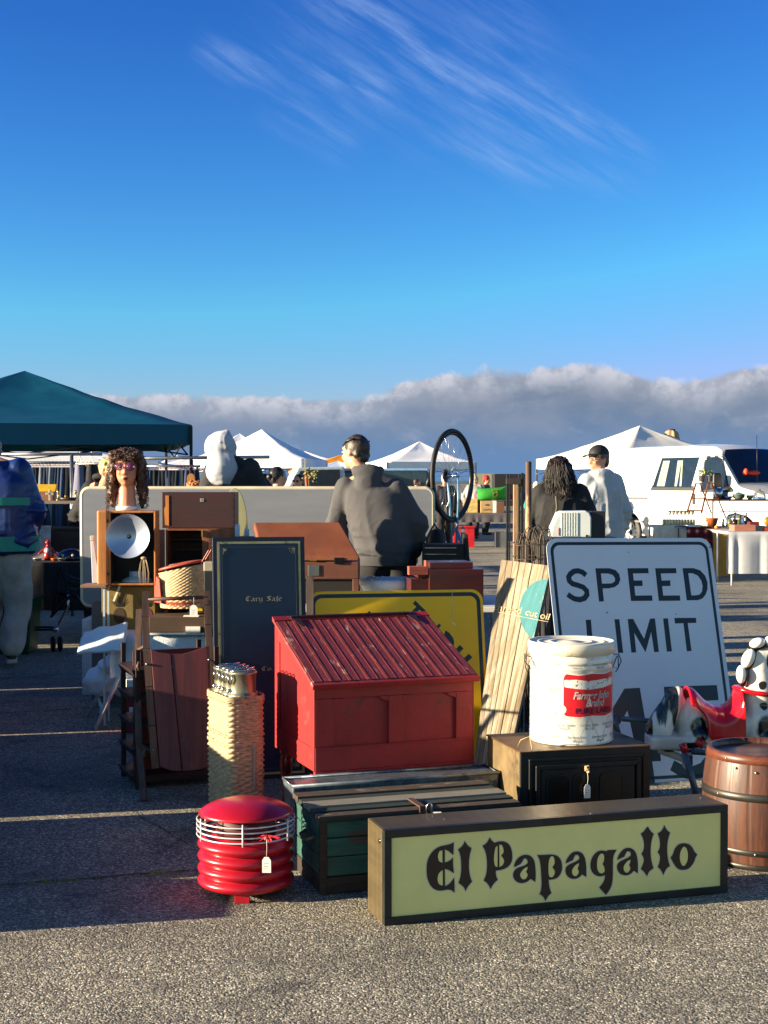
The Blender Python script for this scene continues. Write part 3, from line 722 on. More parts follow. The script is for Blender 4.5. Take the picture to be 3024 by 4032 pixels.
sp = thing('speed_limit_sign', 'tall white metal road sign reading SPEED LIMIT 45, leaning back behind the lard tin', 'road sign', SM_)
SWM = mat('sign_white', (214, 220, 228), .38, .0, var=.03, vs=3, wear=(178, 184, 194), ws=3, wt=(.6, .85), spec=.5)
SBK = mat('sign_black', (26, 30, 40), .36, var=.1)
m = MB(); m.prism(rrect(0, SW, 0, SHh, .06), 0, .003); m.build('plate', SWM, sp)
poly_mesh('border', [rrect(.020, SW-.020, .020, SHh-.020, .048), rrect(.036, SW-.036, .036, SHh-.036, .036)], SBK, sp, y=-.00015, thick=0)
Z5 = (2130, 2100, 2.0738)
def s5(pts, z=Z5): return [SP(z[0]+x/z[2], z[1]+y/z[2]) for x, y in pts]
k = (V(s5([(705, 287)])[0])-V(s5([(745, 287)])[0])).length
PL = []
PL.append(ribbon(s5([(368,342),(340,318),(305,306),(270,310),(240,332),(226,358),(232,388),(258,412),(300,424),(345,440),(372,468),(376,500),(355,530),(318,542),(275,535),(240,515),(218,498)]), k))   # S
PL += [s5([(444,285),(560,285),(610,300),(640,335),(648,378),(635,415),(600,440),(550,450),(504,450),(514,556),(474,558)]), s5([(490,328),(548,328),(585,340),(604,365),(603,392),(580,408),(540,410),(499,410)])]  # P
PL.append(s5([(705,285),(876,284),(880,326),(752,328),(758,386),(828,384),(831,430),(763,431),(771,508),(908,507),(911,551),(735,553)]))
PL.append(s5([(932,285),(1103,284),(1107,326),(979,328),(985,386),(1055,384),(1058,430),(990,431),(998,508),(1135,507),(1138,550),(962,552)]))
PL += [s5([(1156,284),(1245,284),(1300,302),(1340,345),(1360,400),(1360,455),(1345,500),(1318,533),(1280,546),(1190,547)]), s5([(1203,326),(1240,327),(1280,345),(1308,385),(1320,430),(1315,475),(1295,500),(1262,506),(1228,507)])]
PL.append(s5([(365,706),(408,705),(427,930),(540,928),(545,975),(388,978)]))
PL.append(s5([(600,702),(640,701),(672,976),(630,977)]))
PL.append(s5([(708,700),(752,698),(842,862),(890,697),(931,694),(963,968),(924,970),(900,805),(854,972),(762,812),(778,972),(738,975)]))
PL.append(s5([(997,695),(1037,694),(1070,964),(1028,967)]))
PL.append(s5([(1089,691),(1266,690),(1269,731),(1199,733),(1230,961),(1191,963),(1163,734),(1094,737)]))
Z2 = (2400, 2400, 2.0112)
f2 = lambda pts: s5(pts, Z2)
PL += [f2([(118,626),(240,620),(322,1104),(398,1102),(408,1200),(338,1203),(368,1420),(252,1425),(222,1208),(-165,1225),(-176,1120)]), f2([(142,800),(-40,1114),(208,1106)])]     # 4
PL.append(f2([(430,612),(850,598),(864,718),(545,730),(560,850),(640,830),(740,835),(830,880),(885,960),(900,1080),(880,1190),(820,1280),(740,1335),(650,1350),(570,1330),(480,1272),(512,1195),(590,1235),(660,1240),(720,1215),(765,1160),(780,1080),(765,990),(720,940),(650,930),(570,950),(455,980)]))  # 5
poly_mesh('lettering', PL, SBK, sp, y=-.00015, thick=0)
m = MB()
for (px, py, r) in ((2475, 2175, .004), (2490, 2120, .004), (2390, 2412, .006), (2662, 2418, .004), (2795, 2155, .007)):
    x, z = SP(px, py); m.ell((x, -.001, z), (r, .001, r*.7), 8, 5)
m.parts('scuff', mat('scuff', (128, 134, 142), .6), sp)
# round wall post that carries the sign
t = thing('folded_chair', 'dark folded chair the speed limit sign leans against', 'chair', leanM(V((1.1, 7.42, 0)), 15, 3))
m = MB(); m.tube([(0, 0, 0), (0, 0, .95), (.05, 0, 1.0), (.40, 0, 1.0), (.45, 0, .95), (.45, 0, 0)], .012, 8); m.build('chair_frame', BLACKM, t)
m = MB(); m.box(.02, .43, -.01, .01, .45, .80); m.build('seat', BLACK, t, bevel=.005)

YM = leanM(leanTL(1213, 2330, .914, 11, 11), 11, 11); YP = Sheet(YM)
ys = thing('warning_sign', 'yellow warning road sign laid square with black diagonal letters behind the red desk', 'road sign', YM)
YEL = mat('sign_yellow', (240, 190, 14), .42, var=.05, vs=3, spec=.4)
m = MB(); m.prism(rrect(0, .905, 0, .914, .06), 0, .003); m.build('plate', YEL, ys)
poly_mesh('border', [rrect(.014, .891, .014, .9, .052), rrect(.034, .871, .034, .880, .036)], SBK, ys, y=-.00015, thick=0)
Z4 = (1200, 2300, 2.37)
def y4(pts): return [YP(Z4[0]+x/Z4[2], Z4[1]+y/Z4[2]) for x, y in pts]
PL = [y4([(1030,152),(1130,248),(1106,272),(1070,240),(900,420),(868,390),(1040,212),(1008,182)]),
      y4([(600,250),(640,290),(440,490),(400,450)]), y4([(1255,368),(1272,386),(1225,440),(1200,420)]),
      y4([(1312,430),(1350,455),(1385,500),(1395,545),(1380,600),(1330,650),(1290,610),(1330,570),(1340,540),(1330,510),(1300,480)]),
      y4([(1448,568),(1482,600),(1380,700),(1345,665)]), y4([(1530,650),(1564,682),(1440,800),(1405,765)])]
poly_mesh('lettering', PL, SBK, ys, y=-.00015, thick=0)
p = YM @ V((*[YP(1778, 2330)[0]], -.004, YP(1778, 2330)[1]))
m = thing('price_tag', 'white price tag hanging on a long string down the face of the yellow warning sign', 'price tag', T(*(YM @ V((YP(1778,2330)[0], -.008, YP(1778,2330)[1])))) )
q = MB(); q.tube([(0, 0, .01), (.004, -.01, -.08), (.003, -.02, -.155)], .001, 5); q.build('string', STRING, m)
q = MB(T(.003, -.022, -.155)); q.prism([(-.014, -.045), (.014, -.045), (.014, -.010), (.006, 0), (-.006, 0), (-.014, -.010)], -.0006, .0006); q.build('tag_card', PAPER, m)

# ---- safe door ---------------------------------------------------------------------------
sh = 1.185
SFM = leanM(leanTL(836, 2116, sh, 12, 7), 12, 7); SF = Sheet(SFM)
safe = thing('safe_door', 'dark blue painted safe door panel with gilt border lettered Cary Safe Co', 'safe door', SFM)
NAVY = mat('navy_enamel', (8, 32, 58), .42, .1, var=.16, vs=3, wear=(24, 42, 60), ws=22, wt=(.70, .78), coat=.1)
NAVD = mat('navy_edge', (22, 30, 48), .5, .1, wear=(90, 92, 92), ws=14, wt=(.66, .70))
GILT = mat('gilt', (176, 168, 116), .5, .25, var=.18, wear=(110, 104, 72), ws=12, wt=(.56, .68))
sw = .458
m = MB(); m.box(0, sw, 0, .035, 0, sh); m.build('plate', NAVD, safe, bevel=.003)
m = MB(); m.box(.035, sw-.035, -.004, -.0003, .035, sh-.035); m.build('panel', NAVY, safe, bevel=.002)
poly_mesh('border_line', [[(.022, .022), (sw-.022, .022), (sw-.022, sh-.022), (.022, sh-.022)], [(.033, .033), (sw-.033, .033), (sw-.033, sh-.033), (.033, sh-.033)]], GILT, safe, y=-.0014)
pl = []
for cx, s_ in ((.052, 1), (sw-.052, -1)):
    for cz, t_ in ((sh-.055, -1), (.055, 1)):
        for i in range(4):
            a = [(cx+s_*q*cos(R(10+26*i)), cz+t_*q*sin(R(10+26*i))) for q in (0, .012, .022, .030)]
            pl.append(ribbon([(x+.002*sin(j*2), z) for j, (x, z) in enumerate(a)], .0026))
poly_mesh('corner_ornament', pl, GILT, safe, y=-.0048)
th = [[(.046, .05), (sw-.046, .05), (sw-.046, sh-.05), (.046, sh-.05)], [(.0472, .0512), (sw-.0472, .0512), (sw-.0472, sh-.0512), (.0472, sh-.0512)]]
poly_mesh('hairline', th, mat('faded_gilt', (84, 92, 88), .6), safe, y=-.0046)
# blackletter with a broad pen: strokes in x-height units, pen held at 40 degrees
def pen(strokes, ox, oz, s_, w_=.20):
    out = []; dx, dz = w_*.5*cos(R(38)), w_*.5*sin(R(38))
    for st in strokes:
        for (x0, z0), (x1, z1) in zip(st[:-1], st[1:]):
            q = [(x0-dx, z0-dz), (x0+dx, z0+dz), (x1+dx, z1+dz), (x1-dx, z1-dz)]
            if abs((q[1][0]-q[0][0])*(q[2][1]-q[0][1])-(q[2][0]-q[0][0])*(q[1][1]-q[0][1])) < .01*0+1e-4: continue
            out.append([(ox+x*s_, oz+z*s_) for x, z in q])
    return out
BLK = {'C': ([[(.75,1.35),(.35,1.45),(.12,1.1),(.10,.5),(.35,.05),(.8,.2)], [(.42,1.4),(.42,.2)], [(.75,1.35),(.95,1.42)]], 1.05),
 'a': ([[(.15,.85),(.45,.98),(.58,.8),(.58,.2),(.75,.05)], [(.58,.58),(.2,.42),(.12,.2),(.3,.05),(.55,.2)]], .88),
 'r': ([[(.05,.9),(.22,.95),(.22,.12),(.35,.02)], [(.25,.75),(.5,.98),(.65,.82)]], .70),
 'y': ([[(.05,.92),(.18,.88),(.18,.25),(.35,.05),(.6,.25)], [(.5,.95),(.64,.88),(.64,0),(.5,-.35),(.15,-.42)]], .85),
 'S': ([[(.95,1.25),(.7,1.45),(.35,1.3),(.3,1.0),(.75,.75),(.82,.4),(.6,.08),(.1,.12)], [(.55,1.35),(.62,.2)], [(.15,1.25),(.35,1.42)]], 1.10),
 'f': ([[(.62,1.42),(.4,1.38),(.3,1.1),(.3,-.25)], [(.1,.92),(.55,.92)]], .58),
 'e': ([[(.55,.62),(.58,.85),(.35,.98),(.15,.75),(.15,.2),(.35,.03),(.62,.18)], [(.18,.5),(.55,.66)]], .75),
 'o': ([[(.35,.98),(.12,.75),(.12,.25),(.35,.03),(.6,.25),(.6,.75),(.35,.98)]], .78), '.': ([[(.1,.1),(.16,.02)]], .3), ' ': ([], .62), '&': ([[(.2,.2),(.5,.9),(.3,1.3),(.15,1.0),(.7,.1)]], .9)}
def black(txt, ox, oz, s_, w_=.2):
    out = []
    for ch in txt:
        st, adv = BLK[ch]; out += pen(st, ox, oz, s_, w_); ox += adv*s_*.92
    return out
x0, z0 = SF(967, 2368); x1, _ = SF(1110, 2368)
def letters(nm, txt, x0, x1, z0, hgt, m_, parent):
    tw = sum(BLK[c][1]*.92 for c in txt); sx = (x1-x0)/tw
    pl = black(txt, 0, 0, 1.0); mb = MB(); 
    for q in pl: mb.add([(x0+x*sx, -.0050-.00012*(i % 5), z0+z*hgt) for (x, z) in q for i in (len(mb.f),)], [(0, 1, 2, 3)], False)
    return mb.build(nm, m_, parent)
GLT2 = mat('gilt_letters', (186, 170, 128), .5, .2, var=.15)
letters('lettering', 'Cary Safe', x0, x1, z0, .0165, GLT2, safe)
xa, za = SF(1030, 2642); xb, _ = SF(1075, 2642)
letters('lower_lettering', 'Co.', xa, xb, za, .015, GLT2, safe)
# wood batten seen beside the safe door
bt = thing('wood_batten', 'grey weathered wooden batten standing behind the right edge of the safe door', 'batten', leanM(V((-.385, 7.05, 0)), 4, 4))
m = MB(); m.box(0, .035, 0, .025, 0, .98); m.build('board', wood('grey_batten', (120, 104, 92), (78, 66, 60), 2, 6), bt)

# ---- plank table top leaning ("thread count") ----------------------------------------------
TLp = at(1972, 2203, 4.02); TRp = at(2172, 2228, 3.92); BLp = atz(1856, 3062, 0); BRp = atz(1985, 3072, 0)
UU = (TRp-TLp).normalized(); Nn = (TRp-TLp).cross(BLp-TLp).normalized(); 
if Nn.y > 0: Nn = -Nn
PM = frame(BLp, UU, (TLp-BLp)); PI_ = PM.inverted()
pk = thing('plank_board', 'bleached narrow plank board with a teal disc leaning left of the speed sign', 'board', PM)
c4 = [PI_ @ q for q in (BLp, BRp, TRp, TLp)]
npk = 8; WDS = [wood('plank_%s' % 'abc'[i], *c, 2, 6, .75, wear=(184, 174, 154), wt=(.5, .72), ws=4, bump=.5) for i, c in enumerate((((158, 144, 120), (108, 92, 70)), ((142, 128, 104), (98, 82, 62)), ((168, 156, 132), (122, 106, 82))))]
m = MB(); rn = random.Random(9)
for i in range(npk):
    f0, f1 = (i+.03)/npk, (i+.97)/npk; m.cur = rn.choice([0, 1, 2]); dy = rn.uniform(-.002, .002)
    b0, b1 = c4[0].lerp(c4[1], f0), c4[0].lerp(c4[1], f1); t0, t1 = c4[3].lerp(c4[2], f0), c4[3].lerp(c4[2], f1)
    m.hexa([b0+V((0, dy, 0)), b1+V((0, dy, 0)), b1+V((0, .02, 0)), b0+V((0, .02, 0)), t0+V((0, dy, 0)), t1+V((0, dy, 0)), t1+V((0, .02, 0)), t0+V((0, .02, 0))])
m.build('planks', WDS, pk, bevel=.0015)
PS = Sheet(PM)
def pp(px, py, e=-.0035): x, z = PS(px, py); return (x, z)
el_ = [pp(2148+102*cos(a)*1.0, 2408+125*sin(a)) for a in [2*pi*i/40 for i in range(40)]]
mx = max(c4[2].x, c4[1].x)
el_ = [(min(x, c4[1].x+(c4[2].x-c4[1].x)*(z/c4[2].z)), z) for x, z in el_]
TEAL = mat('teal_paint', (50, 118, 124), .65, var=.15, st=(6, 6, 1), wear=(196, 184, 150), ws=7, wt=(.60, .70), bump=.3)
poly_mesh('teal_disc', [el_], TEAL, pk, y=-.0042)
FST = mat('faint_stencil', (178, 142, 106), .8, wear=(206, 182, 142), ws=30, wt=(.42, .56))
def stencil(txt, pA, pB, hgt):
    me = text_polys(txt, 1.0); xs = [v.co.x for v in me.vertices]; x0, x1 = min(xs), max(xs); a, b = V(pp(*pA)), V(pp(*pB)); d = b-a; n_ = V((-d.y, d.x)).normalized()
    for v in me.vertices:
        q = a+d*((v.co.x-x0)/(x1-x0))+n_*(v.co.y+.35)*hgt; v.co = (q.x, -.0052-v.co.z, q.y)
    me.materials.clear(); me.materials.append(FST); o = bpy.data.objects.new('stencil_words', me); COL.objects.link(o); o.parent = pk
stencil('thread', (1944, 2404), (2050, 2420), .05); stencil('cut oil', (2068, 2424), (2160, 2445), .05)
m = MB(); a, b = V(pp(1944, 2408)), V(pp(2160, 2450)); m.bar((a.x, -.0045, a.y), (b.x, -.0045, b.y), .002, .002, (0, 1, 0)); m.build('baseline', FST, pk)

# ---- black stove box + lard tin -----------------------------------------------------------
sO = atz(2056, 3200, .0); SO = V((.533, 5.50, 0)); STM = T(*SO) @ RZ(15)
SZ = 1.45-(1.45-0)*0; 
stv = thing('stove_box', 'black cast metal stove front box with three dark arched windows, under the lard tin', 'stove box', STM)
SBM = mat('stove_black', (34, 35, 36), .45, .35, var=.25, wear=(66, 60, 50), ws=7, wt=(.60, .8))
SBS = mat('stove_rusty', (122, 104, 74), .6, .4, var=.25, wear=(74, 62, 46), ws=6, wt=(.5, .66))
STP = mat('stove_top', (112, 84, 52), .45, .4, var=.2, wear=(48, 42, 36), ws=5, wt=(.5, .75))
zs = .40; sw_, sd_2 = .544, .396
m = MB(); m.box(.0, sw_, .012, sd_2, .0, zs-.006); m.cur = 0; m.build('body', SBS, stv, bevel=.003)
m = MB(); m.box(-.006, sw_+.006, .0, sd_2+.004, zs-.006, zs); m.build('top_plate', STP, stv, bevel=.002)
m = MB(); m.box(-.002, sw_+.002, -.002, .012, 0, zs-.0065); m.build('front_plate', SBM, stv, bevel=.002)
m = MB()
def pframe(x0, x1, z0, z1, wd, y0, y1):
    m.prism([(x0, z0), (x0+wd, z0+wd), (x0+wd, z1-wd), (x0, z1)], y0, y1); m.prism([(x1, z0), (x1, z1), (x1-wd, z1-wd), (x1-wd, z0+wd)], y0, y1)
    m.prism([(x0, z1), (x0+wd, z1-wd), (x1-wd, z1-wd), (x1, z1)], y0, y1); m.prism([(x0, z0), (x1, z0), (x1-wd, z0+wd), (x0+wd, z0+wd)], y0, y1)
pframe(.03, sw_-.02, .0, zs-.03, .012, -.010, -.002); pframe(.055, sw_-.045, .0, zs-.055, .018, -.020, -.002)
m.build('raised_frame', SBM, stv, bevel=.003)
m = MB(); m.box(.078, sw_-.068, -.014, -.0025, .02, zs-.072); m.build('door', SBM, stv, bevel=.004)
for k in range(3):
    x = .105+k*.112; m = MB(); m.prism(rrect(x, x+.088, .10, .300, .022), -.0165, -.0145); m.build('window', mat('soot', (8, 8, 9), .3), stv)
    m = MB(); o = rrect(x-.006, x+.094, .094, .306, .026); i_ = rrect(x, x+.088, .10, .300, .022); n = len(o)
    m.add([(a, -.0185, b) for a, b in o]+[(a, -.0185, b) for a, b in i_]+[(a, -.0142, b) for a, b in o], [(i, (i+1) % n, n+(i+1) % n, n+i) for i in range(n)]+[(i, 2*n+i, 2*n+(i+1) % n, (i+1) % n) for i in range(n)], False); m.build('window_rim', SBM, stv)
m = MB(); m.tube([(.02, .09, zs+.003), (.03, .085, zs-.02+.05), (.055, .05, zs+.05), (.06, .02, zs-.03), (.045, -.004+.01, zs-.05)], .0022, 6); m.build('wire_bail', mat('wire_tan', (150, 130, 96), .5, .5), stv)
m = MB(); rn = random.Random(3)
for i in range(16): m.ell((rn.uniform(-.008, .008), rn.uniform(-.006, .006), rn.uniform(-.014, .012)), .005, 6, 4)
kn = m.build('string_knot', mat('twine', (176, 150, 112), .9)); kn.location = STM @ V((.265, -.028, .325)); props(kn, 'small knot of tan twine tied to the black stove front', 'twine')
tagpaper('blue white price tag hanging from the twine knot on the stove front', STM @ V((.265, -.03, .315)), .05, 5, .026)
tn = thing('lard_tin', 'large white lard tin with red label reading Farmer John Brand on the stove', 'tin', T(.764, 5.775, zs+.0005) @ RZ(0))
TR_, TH_ = .169, .42
TW = mat('tin_white', (226, 222, 208), .32, .1, var=.04, vs=4, coat=.2, wear=(190, 178, 150), ws=6, wt=(.68, .82))
m = MB(); m.lathe([(0, .0), (TR_-.004, 0), (TR_+.002, .006), (TR_-.001, .012), (TR_-.002, .30), (TR_+.002, .305), (TR_-.002, .312), (TR_-.002, .322), (TR_+.002, .328), (TR_-.002, .335), (TR_-.001, .372), (0, .372)], 72); m.build('can_body', TW, tn)
m = MB(); m.lathe([(TR_+.003, .358), (TR_+.008, .360), (TR_+.008, .398), (TR_+.005, .405), (TR_-.002, .405), (TR_-.004, .399), (.14, .398), (.138, .401), (.13, .401), (.128, .398), (.09, .398), (.088, .401), (.08, .401), (.078, .398), (.04, .398), (.038, .400), (0, .400)], 72); m.build('tin_lid', mat('lid_cream', (224, 216, 196), .38, .1, var=.05, wear=(150, 110, 80), ws=9, wt=(.62, .75)), tn)
def wrapme(me, r, a0, z0, sx=1.):
    """bend a flat mesh (x across, y up) round the tin; a0 is the bearing of x=0, measured from the viewer's side to the right"""
    for v in me.vertices:
        a = a0+v.co.x*sx/r-pi/2; rr = r+abs(v.co.z)*.5; v.co = (rr*cos(a), rr*sin(a), z0+v.co.y)
def wrap_patch(name, poly, r, a0, z0, m_, parent, y=0.):
    """dense filled patch: clip a fine grid by columns of the outline"""
    xs = [p[0] for p in poly]; n = 60; xa, xb = min(xs), max(xs); mb = MB(); prev = None
    for i in range(n+1):
        x = xa+(xb-xa)*i/n; x = min(max(x, xa+1e-5), xb-1e-5); zz = []
        for j in range(len(poly)):
            p, q = poly[j], poly[(j+1) % len(poly)]
            if (p[0]-x)*(q[0]-x) <= 0 and abs(p[0]-q[0]) > 1e-9: zz.append(p[1]+(q[1]-p[1])*(x-p[0])/(q[0]-p[0]))
        lo, hi = min(zz), max(zz); a = a0+x/r-pi/2; cur = [(r*cos(a), r*sin(a), z0+lo), (r*cos(a), r*sin(a), z0+hi)]
        if prev: mb.add(prev+cur, [(0, 2, 3, 1)], True)
        prev = cur
    return mb.build(name, m_, parent)
a0 = R(-18); r1 = TR_+.0012
lab = [(0, .02), (.004, .008), (.012, .002), (.06, -.001), (.12, .004), (.18, -.001), (.238, .006), (.246, .012), (.246, .165), (.238, .172), (.18, .166), (.12, .170), (.06, .164), (.012, .170), (.003, .162), (0, .15)]
wrap_patch('label_border', [(x*1.02-.003, z*1.05-.004) for x, z in lab], r1, a0, .118, mat('label_white', (228, 224, 214), .4), tn)
wrap_patch('label', lab, r1+.0006, a0, .118, mat('label_red', (206, 22, 34), .4, var=.05), tn)
wrap_patch('label_scene', [(.004, .118), (.05, .112), (.10, .108), (.17, .112), (.236, .120), (.240, .150), (.17, .146), (.10, .142), (.05, .148), (.004, .146)], r1+.0012, a0, .118, mat('label_scene', (224, 222, 210), .45, var=.05, wear=(60, 56, 70), ws=62, wt=(.55, .60)), tn)
def wtext(nm, txt, size, x, z, m_, r, sk=0., bold=.0, sx=1., rep=None):
    me = text_polys(txt, size, bold)
    for v in me.vertices: v.co.x = (v.co.x+v.co.y*sk)*sx+x
    wrapme(me, r, a0, z); me.materials.clear(); me.materials.append(m_); o = bpy.data.objects.new(nm, me); COL.objects.link(o); o.parent = tn; return o
LWt = mat('label_letter_white', (226, 230, 226), .4); LBl = mat('label_letter_blue', (66, 34, 92), .45)
wtext('label_lettering', 'Farmer John', .040, .125, .118+.083, LWt, r1+.0018, .3, .0012, .84)
wtext('label_lettering', 'Brand', .040, .135, .118+.053, LWt, r1+.0018, .3, .0012, .9)
wtext('label_lettering', 'PURE LARD', .030, .135, .118+.022, LBl, r1+.0018, 0, .0006, 1.15)
wrap_patch('label_seal', [(.018*cos(2*pi*i/20)-.006, .028+.018*sin(2*pi*i/20)) for i in range(20)], r1+.0016, a0, .118, mat('label_seal', (214, 208, 190), .5), tn)
# faint printed lattice and words all round
LAT = mat('faint_print', (172, 168, 160), .45, var=.05)
m = MB(); stp = 2*pi/10; zl, zh = .012, .355
for sgn in (1, -1):
    for i in range(20):
        pr_ = None
        for j in range(26):
            z = zl+(zh-zl)*j/25; a = i*stp+sgn*(z-zl)/.105*stp*.5*1.0*2*.5-pi/2
            if z > .30 and z < .336: pr_ = None; continue
            rr = TR_+.0004; p0 = (rr*cos(a-.004), rr*sin(a-.004), z); p1 = (rr*cos(a+.004), rr*sin(a+.004), z)
            if pr_: m.add([pr_[0], pr_[1], p1, p0], [(0, 1, 2, 3)], False)
            pr_ = (p0, p1)
m.build('printed_lattice', LAT, tn)
words = None
for i in range(20):
    for j in range(7):
        z = .03+j*.048; a = (i+(j % 2)*.5)*stp/1.
        if a > 2*pi+.01: continue
        aa = (a+pi) % (2*pi)-pi
        if R(-26) < aa < R(70) and .10 < z < .31: continue
        for dz, tx in ((.006, 'Farmer John'), (-.008, 'Brand')):
            me = text_polys(tx, .0165, .0003)
            for v in me.vertices: v.co.x += v.co.y*.3; v.co.z *= .2
            wrapme(me, TR_+.0006, a, z+dz)
            bm_ = bmesh.new() if words is None else words; bm_.from_mesh(me); words = bm_; bpy.data.meshes.remove(me)
me = bpy.data.meshes.new('printed_words'); words.to_mesh(me); words.free(); me.materials.append(mat('faint_print_blue', (192, 192, 190), .45)); 
for p_ in me.polygons: p_.material_index = 0
o = bpy.data.objects.new('printed_words', me); COL.objects.link(o); o.parent = tn
m = MB()
for s_ in (-1, 1):
    c = V((s_*(TR_+.004), -.02, .315)); m.tube([c+V((0, .03, .03)), c+V((s_*.018, .01, .034)), c+V((s_*.022, -.03, .01)), c+V((s_*.004, -.06, -.015)), c+V((-s_*.02, -.075, -.01)), c+V((-s_*.0, -.05, .03)), c+V((s_*.012, -.01, .03)), c+V((s_*.016, .0, -.02)), c+V((s_*.006, .01, -.04))], .0022, 6)
m.parts('wire_handle', BLACKM, tn)

# ---- barrel ---------------------------------------------------------------------------------
bc = V((1.462, 5.45, 0)); brl = thing('wooden_barrel', 'small brown oak barrel with iron hoops right of the light box sign', 'barrel', T(*bc) @ RZ(8))
def bre(z): return .214+.030*(1-((z-.215)/.215)**2)*.75-.006
OAK = wood('oak_stave', (92, 54, 38), (52, 30, 23), 2, 7, .5, wear=(120, 82, 58), wt=(.62, .78), bump=.35, coat=.3)
def stave(r, z, a): k = (a*20/(2*pi)) % 1; return r-.0022*(1 if k < .06 or k > .94 else 0)
BH = .43
m = MB(); m.lathe([(0, .012), (bre(0)-.015, .012), (bre(0)-.012, 0), (bre(0), 0)]+[(bre(BH*i/16), BH*i/16) for i in range(1, 16)]+[(bre(BH), BH), (bre(BH)-.013, BH), (bre(BH)-.015, BH-.022)], 240, fn=stave, caps=False); m.build('staves', OAK, brl)
m = MB(); m.lathe([(0, BH-.022), (bre(BH)-.013, BH-.022)], 48, caps=False); m.build('head', wood('oak_head', (84, 50, 36), (54, 32, 26), 0, 7, .45, bump=.35, coat=.2), brl)
IRON = mat('hoop_iron', (62, 60, 56), .42, .7, var=.25, wear=(96, 78, 62), ws=10, wt=(.6, .7))
for z0, z1 in ((BH-.002-.032, BH-.002) , (.26, .29), (.055, .078), (.0, .022)):
    m = MB(); m.lathe([(bre(z0)+.001, z0), (bre(z0)+.0035, z0+.001), (bre(z1)+.0035, z1-.001), (bre(z1)+.001, z1)], 64, caps=False); m.build('hoop', IRON if z0 not in (BH-.034,) else wood('oak_band', (104, 56, 36), (70, 36, 26), 0, 6, .4), brl)
m = MB()
for z, a in ((BH-.02, -152), (.275, -158), (.275, -100), (.065, -120), (BH-.05, -140), (BH-.06, -120)): m.ell((bre(z)*1.015*cos(R(a)), bre(z)*1.015*sin(R(a)), z), .005, 8, 6)
m.parts('rivet', mat('rivet_bright', (196, 176, 140), .3, .8), brl)

# ---- spring horse -----------------------------------------------------------------------------
HY = 6.30/K
def hp(px, py, y=0): p = at(px, py, HY); return V((p.x, p.y+y, p.z))
hs_ = K*HY/F*1.0
hO = V((hp(2800, 2900).x, K*HY, 0))
horse = thing('spring_horse', 'white plastic spring horse with black spots and a glossy red saddle', 'toy horse', T(*hO))
def HL(px, py, y=0): return hp(px, py, y)-hO
m = MB()
def he(px, py, rx, rz, ry, rot=0, y=0): m.ell(HL(px, py, y), (rx*hs_, ry, rz*hs_), 24, 16, RY(rot)); 
he(2732, 2852, 72, 112, .085); he(2800, 2850, 130, 62, .078); he(2900, 2850, 100, 66, .08); he(2990, 2850, 88, 130, .09); he(2985, 2755, 70, 90, .07)
m.cap(HL(2990, 2760), HL(2985, 2590), .072, .062, 20); m.cap(HL(2985, 2590), HL(3090, 2560), .060, .045, 20); m.cap(HL(3090, 2560), HL(3180, 2640), .045, .034, 20)
for s_ in (-1, 1):
    m.cap(HL(2745, 2890, s_*.055), HL(2690, 2925, s_*.06), .055, .035); m.cap(HL(2690, 2925, s_*.06), HL(2600, 2915, s_*.06), .032, .026)
    m.cap(HL(3010, 2900, s_*.06), HL(3100, 2900, s_*.065), .05, .036); m.cap(HL(3100, 2900, s_*.065), HL(3150, 2980, s_*.065), .036, .028)
m.M = Matrix.Translation(-hO+V((0, 0, 0)))
x0 = hp(2542, 2887).x; x1 = hp(2690, 2887).x; z1 = hp(2542, 2887).z; z0 = hp(2542, 2965).z
m.box(x0, x1, K*HY-.10, K*HY+.04, z0+.03, z1); m.M = Matrix()
m.cap(HL(2600, 2950, -.02), HL(2690, 2985, -.02), .02, .018)
BOD = bpy.data.materials.new('horse_plastic'); BOD.use_nodes = True; t = NT(BOD.node_tree); bb = t.n['Principled BSDF']; o_ = t.new('ShaderNodeTexCoord').outputs['Object']
colr = t.mix(t.mr(t.noise(o_, 9, 3), .35, .75), lin((236, 232, 220)), lin((206, 200, 182)))
no2 = t.mix(.03, o_, t.noise(o_, 14, 2, out=1), 'ADD')
for (px, py, rx, rz) in ((2738, 2858, 36, 50), (3000, 2860, 44, 58), (2990, 2770, 17, 20), (2988, 2692, 16, 16), (3022, 2600, 18, 36), (2700, 2920, 40, 12), (2640, 2945, 50, 10)):
    c = HL(px, py, 0); mp = t.vmap(no2, (1/(rx*hs_), 0, 1/(rz*hs_)), loc=(-c.x/(rx*hs_)-.015/(rx*hs_), 0, -c.z/(rz*hs_)-.015/(rz*hs_)))
    d = t.new('ShaderNodeVectorMath', operation='LENGTH', i_0=mp).outputs['Value']; colr = t.mix(t.mr(d, .78, 1.08, 1, 0), colr, lin((24, 25, 27)))
t.set(bb, 'Base Color', colr); t.set(bb, 'Roughness', .22); t.set(bb, 'Coat Weight', .4)
blob('body', m, BOD, horse, .008, 3)
m = MB()
m.cap(HL(2655, 2735, 0), HL(2640, 2790, 0), .040, .052, 16); m.cap(HL(2640, 2790), HL(2600, 2870), .052, .062, 16); m.cap(HL(2660, 2740), HL(2690, 2770), .03, .03)
TL_ = bpy.data.materials.new('tail_striped'); TL_.use_nodes = True; t = NT(TL_.node_tree); bb = t.n['Principled BSDF']; o_ = t.new('ShaderNodeTexCoord').outputs['Object']
f = t.mr(t.noise(t.vmap(o_, (26, 8, 5), rot=(0, R(-18), 0)), 1.0, 2, .4, .3), .43, .51); t.set(bb, 'Base Color', t.mix(f, lin((234, 228, 212)), lin((26, 26, 28)))); t.set(bb, 'Roughness', .25); t.set(bb, 'Coat Weight', .3)
def tf(c, n_): return .006*sin((c.x*26-c.z*8)*3)
blob('tail', m, TL_, horse, .008, 3, tf)
m = MB()
